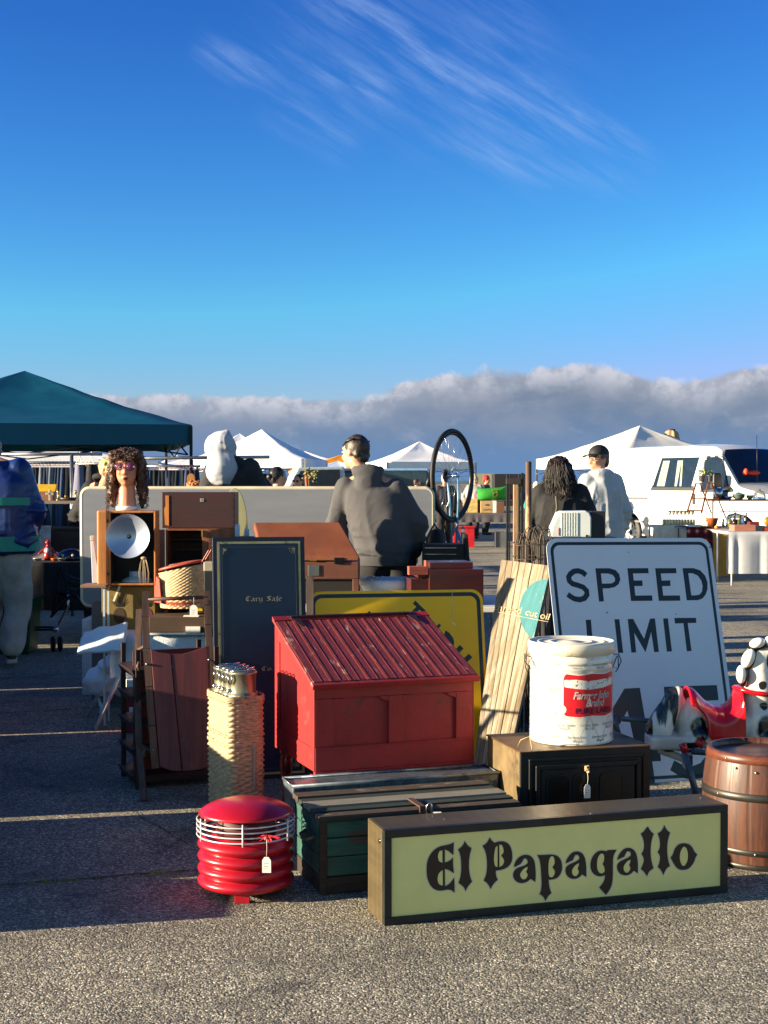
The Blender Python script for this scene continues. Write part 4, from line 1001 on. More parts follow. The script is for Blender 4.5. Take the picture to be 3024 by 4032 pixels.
for (px, py, rx, rz, a) in ((2908, 2650, 19, 36, 0), (2936, 2588, 24, 40, 25), (2972, 2527, 32, 20, -15), (3026, 2520, 26, 22, 10)):
    m.ell(HL(px, py, -.045), (rx*hs_, .03, rz*hs_), 20, 12, RY(a))
m.build('mane', mat('mane_white', (232, 228, 216), .25, coat=.3), horse)
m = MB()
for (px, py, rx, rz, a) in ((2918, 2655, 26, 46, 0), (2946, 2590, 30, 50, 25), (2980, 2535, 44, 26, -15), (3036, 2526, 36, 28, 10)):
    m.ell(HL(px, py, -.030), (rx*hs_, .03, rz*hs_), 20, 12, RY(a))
m.build('mane_outline', mat('horse_black', (22, 23, 25), .25, coat=.3), horse)  # black paint outlining the mane lobes
SRED = mat('saddle_red', (206, 16, 26), .2, var=.05, coat=.5)
def sadz(u):  # top line of the saddle: cantle, seat, pommel
    pts = [(2700, 2738), (2722, 2745), (2760, 2785), (2800, 2812), (2840, 2818), (2875, 2800), (2905, 2760), (2914, 2728)]
    f = u*(len(pts)-1); i = min(int(f), len(pts)-2); g_ = f-i; return pts[i][0]+(pts[i+1][0]-pts[i][0])*g_, pts[i][1]+(pts[i+1][1]-pts[i][1])*g_
def sad(u, v):
    px, py = sadz(u); s_ = (v-.5)*2; top_ = HL(px, py-28); low = 2895 if px > 2760 else py+26
    k_ = abs(s_); yy = math.copysign(.101*min(1, k_/.5)**.8, s_) if k_ > 0 else 0
    if k_ < .5: z = top_.z-.05*(k_/.5)**2
    else:
        zb = HL(px, low).z; z = (top_.z-.05)+(zb-(top_.z-.05))*((k_-.5)/.5)
    return V((top_.x, yy*1.0+(.0 if k_ < .5 else (.012*(k_-.5)*(1 if s_ > 0 else -1))), z))
m = MB(); m.grid(sad, 28, 24); sd_o = m.build('saddle', SRED, horse); so_ = sd_o.modifiers.new('t', 'SOLIDIFY'); so_.thickness = .012; so_.offset = 1; ss = sd_o.modifiers.new('s', 'SUBSURF'); ss.levels = 1; ss.render_levels = 1
m = MB(); cc = HL(2978, 2722); m.tube([cc+V((.084*cos(a), .080*sin(a), -.012*cos(a))) for a in [2*pi*i/40 for i in range(40)]], .023, 10, closed=True, flat=.5); m.build('collar', SRED, horse)
# tubular stand
st = thing('spring_stand', 'grey steel tube stand with red end caps carrying the spring horse', 'stand', T(*hO))
STL = mat('tube_steel', (92, 104, 110), .4, .6, var=.2)
m = MB(); m.tube([HL(2662, 2925, -.17), HL(2722, 3160, -.20)*1.0], .0145, 12); pz = HL(2722, 3160, -.20); m.tube([pz, V((pz.x+.03, pz.y, -.0))], .0145, 12); m.build('leg', STL, st)
m = MB(); m.tube([HL(2655, 2900, -.17), HL(2667, 2932, -.172)], .0165, 12); m.build('end_cap', SRED, st)
m = MB(); m.tube([HL(2690, 2932, -.165), HL(3120, 2960, -.165)], .0125, 10); m.tube([HL(2478, 2858, .19), HL(2640, 2872, .19)], .0125, 10); m.tube([HL(2640, 2872, .19), HL(3100, 2900, .19)], .0125, 10); m.parts('crossbar', STL, st)
m = MB(); m.tube([HL(2440, 2840, .19), HL(2475, 2960, .21)], .0145, 10); q_ = HL(2475, 2960, .21); m.tube([q_, V((q_.x+.05, q_.y, 0))], .0145, 10); m.build('leg', STL, st)
m = MB(); c0 = HL(2668, 2936, -.165); c1 = HL(2720, 2936, -.08); m.tube([c0.lerp(c1, i/60)+V((.006*cos(i*1.3), 0, .006*sin(i*1.3))) for i in range(61)], .0018, 5); m.build('spring', BLACKM, st)
m = MB(); m.box(*(lambda a, b: (a.x, b.x, -.06, .02, b.z, a.z))(HL(2690, 2965), HL(2716, 3020))); m.build('spring_bracket', CHROME, st)
for px in (2732, 2972):
    m = MB(); m.tube([HL(px, 2908, -.10), HL(px+75, 2935, -.20)], [.014, .013], 12); m.build('foot_peg', wood('peg_wood', (196, 158, 112), (160, 122, 82), 0), horse)
    m = MB(); m.tube([HL(px-4, 2906, -.098), HL(px+14, 2913, -.12)], .0185, 12); m.build('peg_cap', SRED, horse)

# =====================================================================================
# STALL BEHIND THE FRONT ROW
# =====================================================================================
WBR = wood('brown_wood', (118, 66, 44), (80, 42, 30), 0, 5, .42, wear=(138, 84, 58), wt=(.6, .8), coat=.15)
WBZ = wood('brown_wood_upright', (112, 58, 40), (72, 36, 28), 2, 5, .42, coat=.15)
WMH = wood('mahogany', (88, 34, 28), (56, 20, 18), 0, 5, .35, coat=.3)
WOR = wood('orange_ply', (206, 138, 74), (172, 106, 54), 2, 5, .45)
WDK = wood('dark_wood', (54, 34, 28), (34, 22, 20), 0, 5, .5)
CARD = mat('cardboard', (184, 150, 104), .85, var=.08)
GREYT = mat('grey_tube', (196, 206, 210), .45, .0, var=.12)
def X_at(px, Y): return (px-1512)/F*(K*Y*cos(PITCH)+.03)
def Zp(py, Y): return at(1512, py, Y).z

# sled
SLM = leanM(at(600, 3034, 3.44), 9, 13); SL = Sheet(SLM)
sled = thing('wooden_sled', 'old wooden sled with two dull red boards and brown rails leaning on its end', 'sled', SLM)
RAILM = wood('rail_brown', (96, 68, 52), (62, 44, 36), 2, 6, .6, wear=(150, 120, 92), wt=(.66, .8), bump=.4)
SLB = wood('sled_red', (104, 42, 40), (70, 30, 34), 2, 4, .5, wear=(138, 74, 48), wt=(.56, .78), ws=4, bump=.3)
for nm, pts, w_ in (('rail', [(575, 2330), (572, 2434), (577, 2560), (587, 2707), (598, 2860), (612, 3030)], .032), ('rail', [(812, 2330), (819, 2463), (828, 2601), (836, 2800), (842, 3020)], .030)):
    m = MB(); q = [SL(*p) for p in pts]
    for a, b in zip(q[:-1], q[1:]): m.bar((a[0], -.01, a[1]), (b[0], -.01, b[1]+.004), w_, .020, (0, 1, 0))
    m.build(nm, RAILM, sled)
bl = [SL(592, 2558), SL(640, 2572), SL(692, 2577)]; seamT = SL(672, 2576); seamB = SL(716, 3038)
L1 = [SL(592, 2556), SL(630, 2570), seamT, seamB, SL(670, 3034), SL(630, 3018)]
L2 = [(seamT[0]+.003, seamT[1]), SL(720, 2576), SL(765, 2563), SL(826, 2540), SL(842, 3010), SL(790, 3030), (seamB[0]+.003, seamB[1])]
for i, pl in enumerate((L1, L2)):
    m = MB(); m.prism(pl, -.022+.002*i, -.008+.002*i); m.build('seat_board', SLB, sled, bevel=.003)
a, b = SL(583, 2362), SL(815, 2353); m = MB(); m.tube([(a[0], -.012, a[1]), (b[0], -.012, b[1])], .009, 10); m.build('handle_bar', wood('dowel', (84, 52, 44), (60, 38, 34), 0, 6), sled)
for (x, y) in ((578, 2617), (822, 2600), (604, 2955)):
    a = SL(x, y); m = MB(); m.ell((a[0], -.024, a[1]), .006, 8, 6); m.build('bolt', STEEL, sled)
for (x, y) in ((555, 2622), (580, 2962)):
    a = SL(x, y); m = MB(); m.tube([(a[0]-.008, .01, a[1]-.02), (a[0]-.016, .01, a[1]), (a[0]-.008, .01, a[1]+.02)], .006, 8); m.build('bracket', RAILM, sled)
q = [at(549, 2400, 3.70), at(543, 2560, 3.66), at(541, 2720, 3.62), at(548, 2930, 3.56), atz(567, 3155, .002)]
INVs = SLM.inverted()
m = MB(INVs)
for a, b in zip(q[:-1], q[1:]): m.bar(a, b, .030, .018, (0, 1, 0))
m.bar(q[1], at(577, 2540, 3.5), .012, .012); m.bar(q[3], at(602, 2960, 3.46), .012, .012)
m.build('runner', RAILM, sled)
tagpaper('large white price tag tied to the handle bar of the sled', SLM @ V((SL(762, 2356)[0], -.028, SL(762, 2356)[1])), .035, -6, .036)
# slatted rack behind sled
rk = thing('slatted_rack', 'dark brown slatted wooden rack standing directly behind the leaning sled', 'rack', T0(-1.165, 3.60, 0) @ RZ(22))
for s_ in range(5):
    m = MB(); z = .03+s_*.125; m.hexa([(-.004, .01, z), (.40, .01, z), (.40, .34, z), (-.004, .34, z), (-.02, .01, z+.035), (.40, .01, z+.035), (.40, .34, z+.035), (-.02, .34, z+.035)]); m.build('slat', WDK, rk, bevel=.002)
for x, y in ((0, 0), (0, .33), (.38, 0), (.38, .33)):
    m = MB(); m.box(x, x+.022, y, y+.022, 0, .66); m.build('post', WDK, rk, bevel=.002)
m = MB(); m.box(.02, .38, .15, .16, .03, .64); m.build('back_panel', mat('rack_red', (96, 36, 30), .6), rk)

# tables -----------------------------------------------------------------------------------
def cloth_sheet(x0, x1, y0, y1, z, drops, mt, parent, amp=.008, name='tablecloth'):
    """cloth lying on a table and hanging over its edges; drops=(left,right,front,back)"""
    l, r, f, b_ = drops; m = MB(); y0, y1 = K*y0, K*y0+(y1-y0)*1.3; nu, nv = 56, 40
    def fn(u, v):
        sx = -l+(x1-x0+l+r)*u; sy = -f+(y1-y0+f+b_)*v; dx = min(max(sx, 0), x1-x0); dy = min(max(sy, 0), y1-y0)
        ex = sx-dx; ey = sy-dy; dn = max(abs(ex), abs(ey)); nz = noise.noise(V((sx*5, sy*5, 3)))
        w_ = amp*3*sin(sx*16+2*noise.noise(V((sx*3, 0, 0))))*min(1, abs(ey)/.2)+amp*3*sin(sy*18)*min(1, abs(ex)/.2)
        return V((x0+dx+(math.copysign(.006+abs(w_)*.7, ex) if abs(ex) > 1e-6 else 0), y0+dy+(math.copysign(.006+abs(w_)*.7, ey) if abs(ey) > 1e-6 else 0), z-dn+.004+amp*.4*nz))
    m.grid(fn, nu, nv); return m.build(name, mt, parent)
def table(label, x0, x1, y0, y1, z, topm, legm, M=None, leg='straight', th=.03, group=None, splay=0):
    t = thing('folding_table', label, 'table', M or T(0, 0, 0), group); y0, y1 = K*y0, K*y0+(y1-y0)*1.3
    m = MB(); m.box(x0, x1, y0, y1, z-th, z); m.build('tabletop', topm, t, bevel=.004)
    for (x, y, s_) in ((x0+.06, y0+.06, -1), (x0+.06, y1-.06, -1), (x1-.06, y0+.06, 1), (x1-.06, y1-.06, 1)):
        m = MB(); m.tube([(x, y, z-th), (x+s_*splay, y, 0)], .0125, 10); m.build('leg', legm, t)
    return t
PLY = mat('plastic_table', (200, 198, 188), .5, var=.04)
t1 = thing('folding_table', 'low folding table with grey tube legs under the white quilted cloth', 'table', T0(-1.56, 4.50, 0))
m = MB(); m.box(0, .90, 0, 1.04, .52, .548); m.build('tabletop', PLY, t1, bevel=.004)
feet = [((.02, .03, .52), (-.26, .40, 0)), ((.02, .60, .52), (-.40, 1.2, 0)), ((.10, .03, .52), (-.13, -.02, 0)), ((.85, .03, .52), (.87, .03, 0)), ((.85, .97, .52), (.87, .97, 0)), ((.02, .75, .52), (-.22, .55, 0))]
for a, b in feet:
    m = MB(); m.tube([a, b], .0125, 10); m.build('leg', GREYT, t1)
m = MB(); m.tube([(-.34, .90, .18), (-.10, .04, .10)], .010, 8); m.build('brace', GREYT, t1)
QUILT = mat('quilt_white', (214, 222, 226), .85, var=.05, bump=1., bs=130, st=(1, 1, .5))
cl = cloth_sheet(-1.575, -.655, 4.495, 5.30, .548, (.05, .02, .25, .02), QUILT, None, .012)
props(cl, 'white quilted cloth draped over the low folding table and hanging between the sled rails', 'tablecloth')
m = MB(T(-1.77, 8.18, .47) @ RX(30) @ RY(-14)); 
def corner(u, v): return V((u*.27, v*.22-.02, .004*sin(u*9+v*4)+.008*noise.noise(V((u*4, v*4, 1)))-.05*u*u*(1-v)))
m.grid(corner, 16, 12); pd = m.build('quilted_pad', QUILT, None); props(pd, 'white quilted pad lying askew on the left corner of the low cloth covered table', 'pad'); s_ = pd.modifiers.new('s', 'SOLIDIFY'); s_.thickness = .012
# things beneath the table
m = MB()
for (x, y, z, r) in ((0, 0, .10, .10), (.09, .02, .07, .08), (-.07, .01, .08, .085), (.02, -.02, .18, .07), (.08, 0, .2, .04)): m.ell((x, y, z), (r, r*.8, r), 16, 12)
bagm = mat('white_plastic_bag', (214, 218, 232), .35, var=.05)
bg_ = blob('plastic_bag', m, bagm, None, .010, 3, fold(.018, 14, 12, 3), label='crumpled white plastic bag bulging between the grey table legs', cat='plastic bag'); bg_.location = (-1.66, 8.55, .16)
t = thing('red_carton', 'red and white drinks carton on the asphalt below the cloth covered table', 'carton', T0(-1.50, 4.42, 0) @ RZ(14))
m = MB(); m.box(0, .15, 0, .13, 0, .24); m.build('carton_body', mat('carton_red', (150, 22, 36), .5, var=.1), t, bevel=.003)
m = MB(); m.box(.02, .13, .02, .11, .24, .30); m.box(.03, .12, -.002, 0, .12, .15); m.box(.03, .12, -.002, 0, .09, .10); m.parts('white_top', PAPER, t, bevel=.004)
t = thing('blue_tote', 'blue tote bag with white patches beside the red carton', 'tote bag', T0(-1.33, 4.38, 0) @ RZ(10))
m = MB(); m.hexa([(0, 0, 0), (.10, 0, 0), (.10, .2, 0), (0, .2, 0), (.0, .03, .33), (.10, .03, .33), (.10, .17, .33), (0, .17, .33)]); m.build('bag_body', mat('tote_blue', (34, 58, 130), .7, bump=.3), t, bevel=.01)
m = MB(); m.box(.01, .06, -.003, .0, .10, .14); m.box(.01, .06, .006, .010, .17, .20); m.build('patch', PAPER, t)

# pineapple crate ---------------------------------------------------------------------------
pc = thing('pineapple_crate', 'olive yellow crate with a pineapple shape cut in its front, under the lamp cabinet', 'crate', T0(X_at(402, 4.66), 4.66, .552))
OLV = mat('olive_board', (124, 104, 52), .7, var=.1, bump=.2)
cw = X_at(612, 4.66)-X_at(402, 4.66)
m = MB(); m.box(0, cw, 0, .012, 0, .262); m.box(0, .012, .012, .36, 0, .262); m.box(cw-.012, cw, .012, .36, 0, .262); m.box(0, cw, .012, .36, .262, .272); m.build('crate_body', OLV, pc, bevel=.002)
BRP = mat('pineapple_brown', (64, 44, 26), .7); BRK = mat('dark_recess', (24, 18, 14), .8)
cx = X_at(472, 4.66)-X_at(402, 4.66)
for cx_, mm in ((cx, BRP), (cx+.165, mat('pineapple_pink', (112, 40, 52), .7))):
    if cx_+.05 > cw: cx_ = cw-.06
    pl = [[(cx_+.036*cos(a), .085+.050*sin(a)) for a in [2*pi*i/24 for i in range(24)]]]
    poly_mesh('pineapple_body', pl, mm, pc, y=-.0012)
    lf = []
    for i in range(9):
        a = R(150-i*15); L = .085+.02*sin(i*2.3); lf.append([(cx_+cos(a+.15)*.02, .14), (cx_+cos(a)*L*.75, .135+sin(a)*L), (cx_+cos(a-.15)*.02, .14)])
    for q in lf: poly_mesh('pineapple_leaf', [q], BRK, pc, y=-.0018)
m = MB(T(cx-.015, -.006, .22) @ RY(22)); m.box(-.006, .006, -.004, 0, -.05, .05); m.build('white_latch', mat('latch_white', (240, 236, 220), .3), pc)

# lamp cabinet ------------------------------------------------------------------------------------
YC = 4.62; x0, x1 = X_at(382, YC), X_at(615, YC); z0, z1 = .826, Zp(2012, YC)
lc = thing('lamp_cabinet', 'open orange plywood cabinet with black inside holding a big aluminium reflector', 'cabinet', T0(x0, YC, z0) @ RZ(3))
w_, h_ = x1-x0, z1-z0
m = MB(); m.box(.07, .085, 0, .20, 0, h_); m.box(w_-.012, w_, 0, .20, 0, h_); m.box(.085, w_-.012, 0, .20, h_-.012, h_); m.box(.085, w_-.012, 0, .20, 0, .012); m.box(.085, w_-.012, .19, .20, .012, h_-.012); m.build('case', WOR, lc, bevel=.003)
m = MB(); m.box(.086, w_-.013, .182, .1895, .013, h_-.013); m.box(.086, .088, .004, .182, .013, h_-.013); m.box(.088, w_-.013, .004, .182, h_-.015, h_-.013); m.box(w_-.0145, w_-.0125, .004, .182, .013, h_-.013); m.build('black_lining', mat('lining_black', (16, 15, 16), .7), lc)
m = MB(T(.005, -.012, 0)); m.hexa([(0, 0, 0), (.066, 0, 0), (.066, .03, 0), (0, .12, 0), (0, 0, h_+.004), (.066, 0, h_+.004), (.066, .03, h_+.004), (0, .12, h_+.004)]); m.build('open_door', WOR, lc, bevel=.012, seg=3)
for z in (.06, h_-.07):
    m = MB(); m.box(.066, .076, -.016, -.010, z, z+.02); m.parts('hinge', BLACKM, lc)
rf = thing('lamp_reflector', 'large round brushed aluminium lamp reflector dish inside the orange cabinet', 'reflector', T0(X_at(508, 4.60), 4.60, Zp(2112, 4.60)) @ RX(90-4))
ALU = mat('brushed_alu', (172, 182, 200), .38, .55, var=.06, vs=3, bump=.05, bs=40)
Rr = 86/F*K*4.62
m = MB(); m.lathe([(.014, -.028), (.03, -.026), (Rr*.45, -.016), (Rr*.8, .0), (Rr*.985, .016), (Rr, .019), (Rr*1.0, .014), (Rr*.8, -.004), (Rr*.45, -.020), (.03, -.030), (.014, -.032)], 56, caps=False); m.build('dish', ALU, rf)
m = MB(); m.lathe([(0, -.028), (.014, -.028)], 20, caps=False); m.build('socket_hole', BRK, rf)
m = MB(); m.tube([(.006*cos(a), .006*sin(a), -.024) for a in [i*.5 for i in range(9)]], .0025, 6); m.build('socket_ring', CHROME, rf)
for k in range(4):
    a = R(20+90*k); m = MB(); m.ell((.045*cos(a), .045*sin(a), -.0235), (.003, .003, .0015), 8, 5); m.build('screw', BRK, rf)
ls = thing('enamel_shade', 'pale blue enamel lamp shade standing at the bottom of the orange cabinet', 'lamp shade', T0(X_at(545, 4.70), 4.70, z0+.013))
m = MB(); m.lathe([(.098, .0), (.10, .004), (.085, .018), (.055, .034), (.052, .036), (.052, .062), (.046, .066), (0, .067)], 40); m.build('shade', mat('enamel_blue', (150, 178, 196), .35, var=.05, coat=.3), ls)
lv = thing('dried_twigs', 'bundle of bent dry pale twigs in front of the round reflector', 'twigs', T0(X_at(566, 4.56), 4.57, z0+.02))
m = MB(); rn = random.Random(11)
for i in range(9):
    x = rn.uniform(-.02, .02); m.tube([(x*.5, 0, .15), (x*1.2, -.01, .11+rn.uniform(-.01, .01)), (x*1.7, -.01, .06), (x*1.5, 0, 0)], .0018, 5)
m.ell((0, 0, .15), (.018, .01, .010), 10, 6); m.build('stems', mat('dry_stem', (170, 150, 116), .8), lv)

# mannequin head with wig -------------------------------------------------------------------------
def head_shapes(m, c, s_=1., face=-1):
    """a head whose face looks along -Y (x right, z up) centred at c"""
    c = V(c)
    def e(x, y, z, a, b, d, Mx=None): m.ell(c+V((x, y, z))*s_, (a*s_, b*s_, d*s_), 18, 12, Mx)
    e(0, .006, .018, .074, .092, .094); e(0, -.030, -.030, .060, .062, .078); e(0, -.052, -.086, .030, .030, .024)
    e(0, -.040, -.055, .052, .048, .045)
    m.cap(c+V((0, -.088, .012))*s_, c+V((0, -.107, -.026))*s_, .0085*s_, .0135*s_); e(-.012, -.094, -.030, .008, .010, .007); e(.012, -.094, -.030, .008, .010, .007)
    e(0, -.084, -.058, .021, .016, .0065); e(0, -.083, -.068, .018, .015, .007)
    e(0, -.070, .034, .050, .024, .014)
    for q in (-1, 1): e(q*.076, .008, -.008, .008, .017, .030); e(q*.032, -.072, -.025, .018, .018, .016)
def eyes(parent, c, s_=1., M=None):
    for q in (-1, 1):
        m = MB(M); m.ell(V(c)+V((q*.030, -.080, .008))*s_, (.013*s_, .008*s_, .0065*s_), 12, 8); m.build('eye', mat('eye_white', (225, 222, 215), .3), parent)
        m = MB(M); m.ell(V(c)+V((q*.030, -.0865, .008))*s_, (.0055*s_, .003*s_, .0055*s_), 10, 6); m.build('iris', mat('iris_dark', (46, 32, 24), .2), parent)
mh = thing('mannequin_head', 'mannequin head with curly brown wig and tinted glasses on the orange cabinet', 'mannequin head', T0(X_at(503, 4.70), 4.70, z1+.002) @ RZ(4))
m = MB(); head_shapes(m, (0, 0, .255), 1.0); m.cap((0, .012, .19), (0, .012, .05), .047, .052, 20); m.cap((0, .012, .05), (0, .012, .012), .056, .06)
MSK = mat('mannequin_skin', (206, 136, 104), .42, var=.05); bd = blob('head', m, MSK, mh, .006, 3)
m = MB(); m.lathe([(.0, 0), (.068, 0), (.068, .022), (.060, .026), (0, .026)], 32, M=T(0, .01, 0)); m.build('base', WHITE, mh)
eyes(mh, (0, 0, .255))
m = MB(); m.ell((0, -.0985, .197), (.019, .006, .004), 12, 6); m.ell((0, -.097, .1885), (.016, .006, .0048), 12, 6); m.build('lips', mat('lip_dark', (92, 30, 34), .35), mh)
GLT = mat('tinted_lens', (96, 50, 88), .08, var=.02, alpha=.62)
for q in (-1, 1):
    m = MB(); m.M = T(q*.034, -.107, .266) @ RX(90); m.lathe([(0, 0), (.027, 0), (.027, .002), (0, .002)], 24, ay=.85); m.build('lens', GLT, mh)
    m = MB(); m.M = T(q*.034, -.107, .266); m.tube([(.028*cos(a), 0, .024*sin(a)) for a in [2*pi*i/24 for i in range(24)]], .0016, 6, closed=True); m.build('lens_rim', mat('rim_purple', (104, 52, 74), .3, .5), mh)
WIG = mat('wig_brown', (72, 48, 34), .48, var=.4, vs=30, bump=.8, bs=90)
m = MB(); rn = random.Random(12)
m.ell((0, .03, .30), (.096, .102, .082), 20, 14)
for q in (-1, 1):
    m.cap((q*.078, .03, .30), (q*.092, .035, .10), .034, .032); m.cap((q*.080, -.03, .31), (q*.088, -.015, .16), .022, .018); m.cap((q*.085, .05, .2), (q*.09, .05, .03), .030, .018)
m.cap((-.07, -.055, .335), (.07, -.055, .335), .035, .035)
wg = blob('wig', m, WIG, mh, .008, 2, lambda c, n: .012*noise.noise(c*42)+.009*noise.noise(c*95))
m = MB()
for i in range(620):                       # loose curls over the wig
    a = rn.uniform(0, 2*pi); zz = rn.uniform(.03, .385); side = abs(cos(a))
    if sin(a) < -.55 and zz < .285: continue
    rr = .100 if zz < .30 else .100*sqrt(max(.05, 1-((zz-.30)/.09)**2)); x = cos(a)*(rr+.022*(zz < .28)); y = .02+sin(a)*rr*.92
    r0 = rn.uniform(.006, .012); n_ = 9; L = rn.uniform(.03, .055); ph = rn.uniform(0, 6); m.tube([(x+r0*cos(ph+k*.95), y-.004+r0*sin(ph+k*.95), zz-L*k/n_) for k in range(n_)], .0014, 4)
for i in range(60):
    x = rn.uniform(-.06, .06); r0 = rn.uniform(.006, .011); ph = rn.uniform(0, 6); zz = rn.uniform(.325, .35); L = rn.uniform(.02, .05); m.tube([(x+r0*cos(ph+k*.9), -.098+r0*sin(ph+k*.9)*.7, zz-L*k/8) for k in range(9)], .0019, 4)
m.build('curls', WIG, wg)

# open cabinet with drawers of slots, and box on it ----------------------------------------------------
YB = 4.80; x0, x1 = X_at(648, YB), X_at(930, YB); z1 = Zp(2082, YB); z0 = .556
oc = thing('open_cabinet', 'orange brown wooden cabinet with its doors open on dark slotted shelves', 'cabinet', T0(x0, YB, z0))
w_, h_ = x1-x0, z1-z0; xa, xb = X_at(662, YB)-x0, X_at(798, YB)-x0
WCB = wood('cabinet_brown', (134, 78, 44), (104, 56, 34), 2, 5, .5)
m = MB(); m.box(xa-.012, xa, 0, .25, 0, h_); m.box(xb, w_, .0, .25, 0, h_); m.box(xa, xb, 0, .25, h_-.012, h_); m.box(xa, xb, .0, .25, 0, .012); m.box(xa, xb, .24, .25, .012, h_-.012); m.build('case', WCB, oc, bevel=.002)
m = MB(); m.box(xa+.001, xb-.001, .20, .238, .013, h_-.013); m.build('dark_inside', BRK, oc)
for r_ in range(2):
    m = MB()
    for k in range(16): x = xa+.01+k*(xb-xa-.02)/15; m.bar((x, .16, h_-.03-r_*.065), (x, .16, h_-.07-r_*.065), .004, .012, (0, 1, 0))
    m.bar((xa+.004, .165, h_-.075-r_*.065), (xb-.004, .165, h_-.075-r_*.065), .01, .006); m.build('slot_rack', mat('slot_red', (74, 34, 26), .6), oc)
m = MB(T(X_at(652, YB)-x0, 0, 0) @ RZ(-140)); m.box(0, .13, -.012, 0, 0.0, h_-.005); m.build('door', WBZ, oc, bevel=.002)
m = MB(); m.box(xb-.004, xb+.006, -.012, 0, h_-.05, h_-.01); m.parts('hinge', mat('brass', (206, 160, 74), .3, .9), oc)
YX = 4.84; x0, x1 = X_at(640, YX), X_at(926, YX); zb = z1+.002; zt_ = Zp(1938, YX)
t = thing('dark_box', 'dark reddish brown wooden box with a small pale lock plate, on the open cabinet', 'box', T0(x0, YX, zb))
m = MB(); m.box(0, x1-x0, 0, .24, 0, zt_-zb); m.build('box_body', wood('dark_red_box', (66, 34, 34), (46, 24, 26), 0, 5, .5), t, bevel=.003)
m = MB(); sl1 = X_at(660, YX)-x0; m.prism([(sl1-.012, .02), (sl1+.012, .015), (sl1+.012, .205), (sl1-.010, .205), (sl1-.008, .14), (sl1-.018, .12)], -.004, -.0005); m.build('raw_wood_chip', WOR, t)
lx = X_at(798, YX)-x0; m = MB(); m.box(lx-.012, lx+.012, -.003, -.0005, .165, .187); m.build('lock_plate', mat('nickel', (190, 186, 170), .35, .8), t, bevel=.002)
m = MB(); m.tube([(lx, -.005, .179), (lx, -.003, .174)], .003, 8); m.build('keyhole', BRK, t)
tr = thing('oval_tray', 'pale olive oval tray standing upright behind the dark wooden box', 'tray', T0(X_at(924, 5.02), 5.02, .85) @ RX(-3))
m = MB(); m.prism([(.085*cos(a), .28+.28*sin(a)) for a in [2*pi*i/48 for i in range(48)]], 0, .012); m.build('plate', mat('tray_olive', (150, 150, 116), .5, var=.08), tr, bevel=.003)
for k in range(2):
    t = thing('booklet', ('light blue booklet upright beside the open cabinet', 'small blue white card standing right of the oval tray')[k], 'booklet', T0(X_at((936, 968)[k], 4.78), 4.78+.05*k, Zp(2112, 4.80)) @ RZ(5))
    m = MB(); m.box(-.015, .015, 0, .012, 0, (.075, .045)[k]); m.build('cover', mat('booklet_blue', (160, 190, 220), .5), t, bevel=.001)
bp_ = thing('pedestal_box', 'plain dark box raising the booklets behind the safe door', 'box', T0(X_at(925, 4.78), 4.76, .556))
m = MB(); m.box(0, .11, 0, .2, 0, Zp(2112, 4.80)-.558); m.build('box_body', WDK, bp_, bevel=.003)

# fishing creel ----------------------------------------------------------------------------------------
YK = 4.50
pb = thing('paper_box', 'flat dark brown box with papers on top, under the wicker creel', 'box', T0(X_at(592, 4.50), 4.48, .556))
m = MB(); m.box(0, .33, 0, .26, 0, .105); m.build('box_body', mat('box_brown', (72, 52, 36), .7), pb, bevel=.003)
m = MB(); m.box(.005, .325, -.002, 0, .0, .012); m.box(.20, .29, .0, .05, .106, .112); m.box(.215, .30, -.012, .0, .012, .05); m.build('papers', PAPER, pb)
ck = thing('fishing_creel', 'wicker fishing creel trimmed with pinkish brown leather and a raised leather flap', 'creel', T0(X_at(703, YK), YK+.08, Zp(2404, YK)+.004) @ RZ(-10))
LTH = mat('leather_pink', (164, 74, 60), .45, var=.15, vs=8, bump=.2)
cw2, ch2 = .135, .235
def crl(u, v):
    a = 2*pi*u; row = int(v*26-1e-6); k = sin(u*44*pi+(row % 2)*pi)*.0028*(.4+.6*max(0, sin(pi*(v*26-row)))); r_ = 1+.07*sin(v*pi*.8)-.05*(1-v)
    return V((cos(a)*(cw2*r_+k), sin(a)*(.085*r_+k), v*ch2*(1+.0*cos(a))+(.030*cos(a)*v)))
m = MB(); m.grid(crl, 160, 104, cu=True); m.build('woven_body', mat('wicker_pale', (192, 164, 122), .65, var=.25, vs=40), ck)
m = MB(); m.grid(lambda u, v: V((cos(2*pi*u)*(cw2*.88+.015*v), sin(2*pi*u)*(.078+.012*v), .004+v*.035)), 40, 4, cu=True); m.build('leather_base', LTH, ck)
def lidf(u, v): a = 2*pi*u; r_ = v; return V((cos(a)*cw2*1.04*r_, sin(a)*.095*r_, ch2+.012+.030*cos(a)*r_+.012*(1-r_*r_)))
m = MB(); m.grid(lidf, 48, 8, cu=True); lo = m.build('lid', LTH, ck); s_ = lo.modifiers.new('s', 'SOLIDIFY'); s_.thickness = .012
m = MB(); m.ell((-.01, -.02, ch2+.018), (.062, .038, .012), 24, 8); m.build('lid_opening', mat('lid_hole', (110, 92, 84), .7), ck)
for k in range(2):
    m = MB(); p0 = V((.13, -.03+.05*k, ch2+.03)); m.bar(p0, p0+V((.055, -.01, .085)), .026, .006, (1, 0, -.5)); m.build('strap', LTH, ck, bevel=.003)
m = MB(); m.hexa([(-.165, -.02, .03), (-.10, -.085, .03), (-.095, -.08, .03), (-.15, -.01, .03), (-.165, -.02, .20), (-.11, -.09, .17), (-.105, -.084, .17), (-.15, -.01, .20)])
m.build('leather_side', LTH, ck, bevel=.008, seg=3)
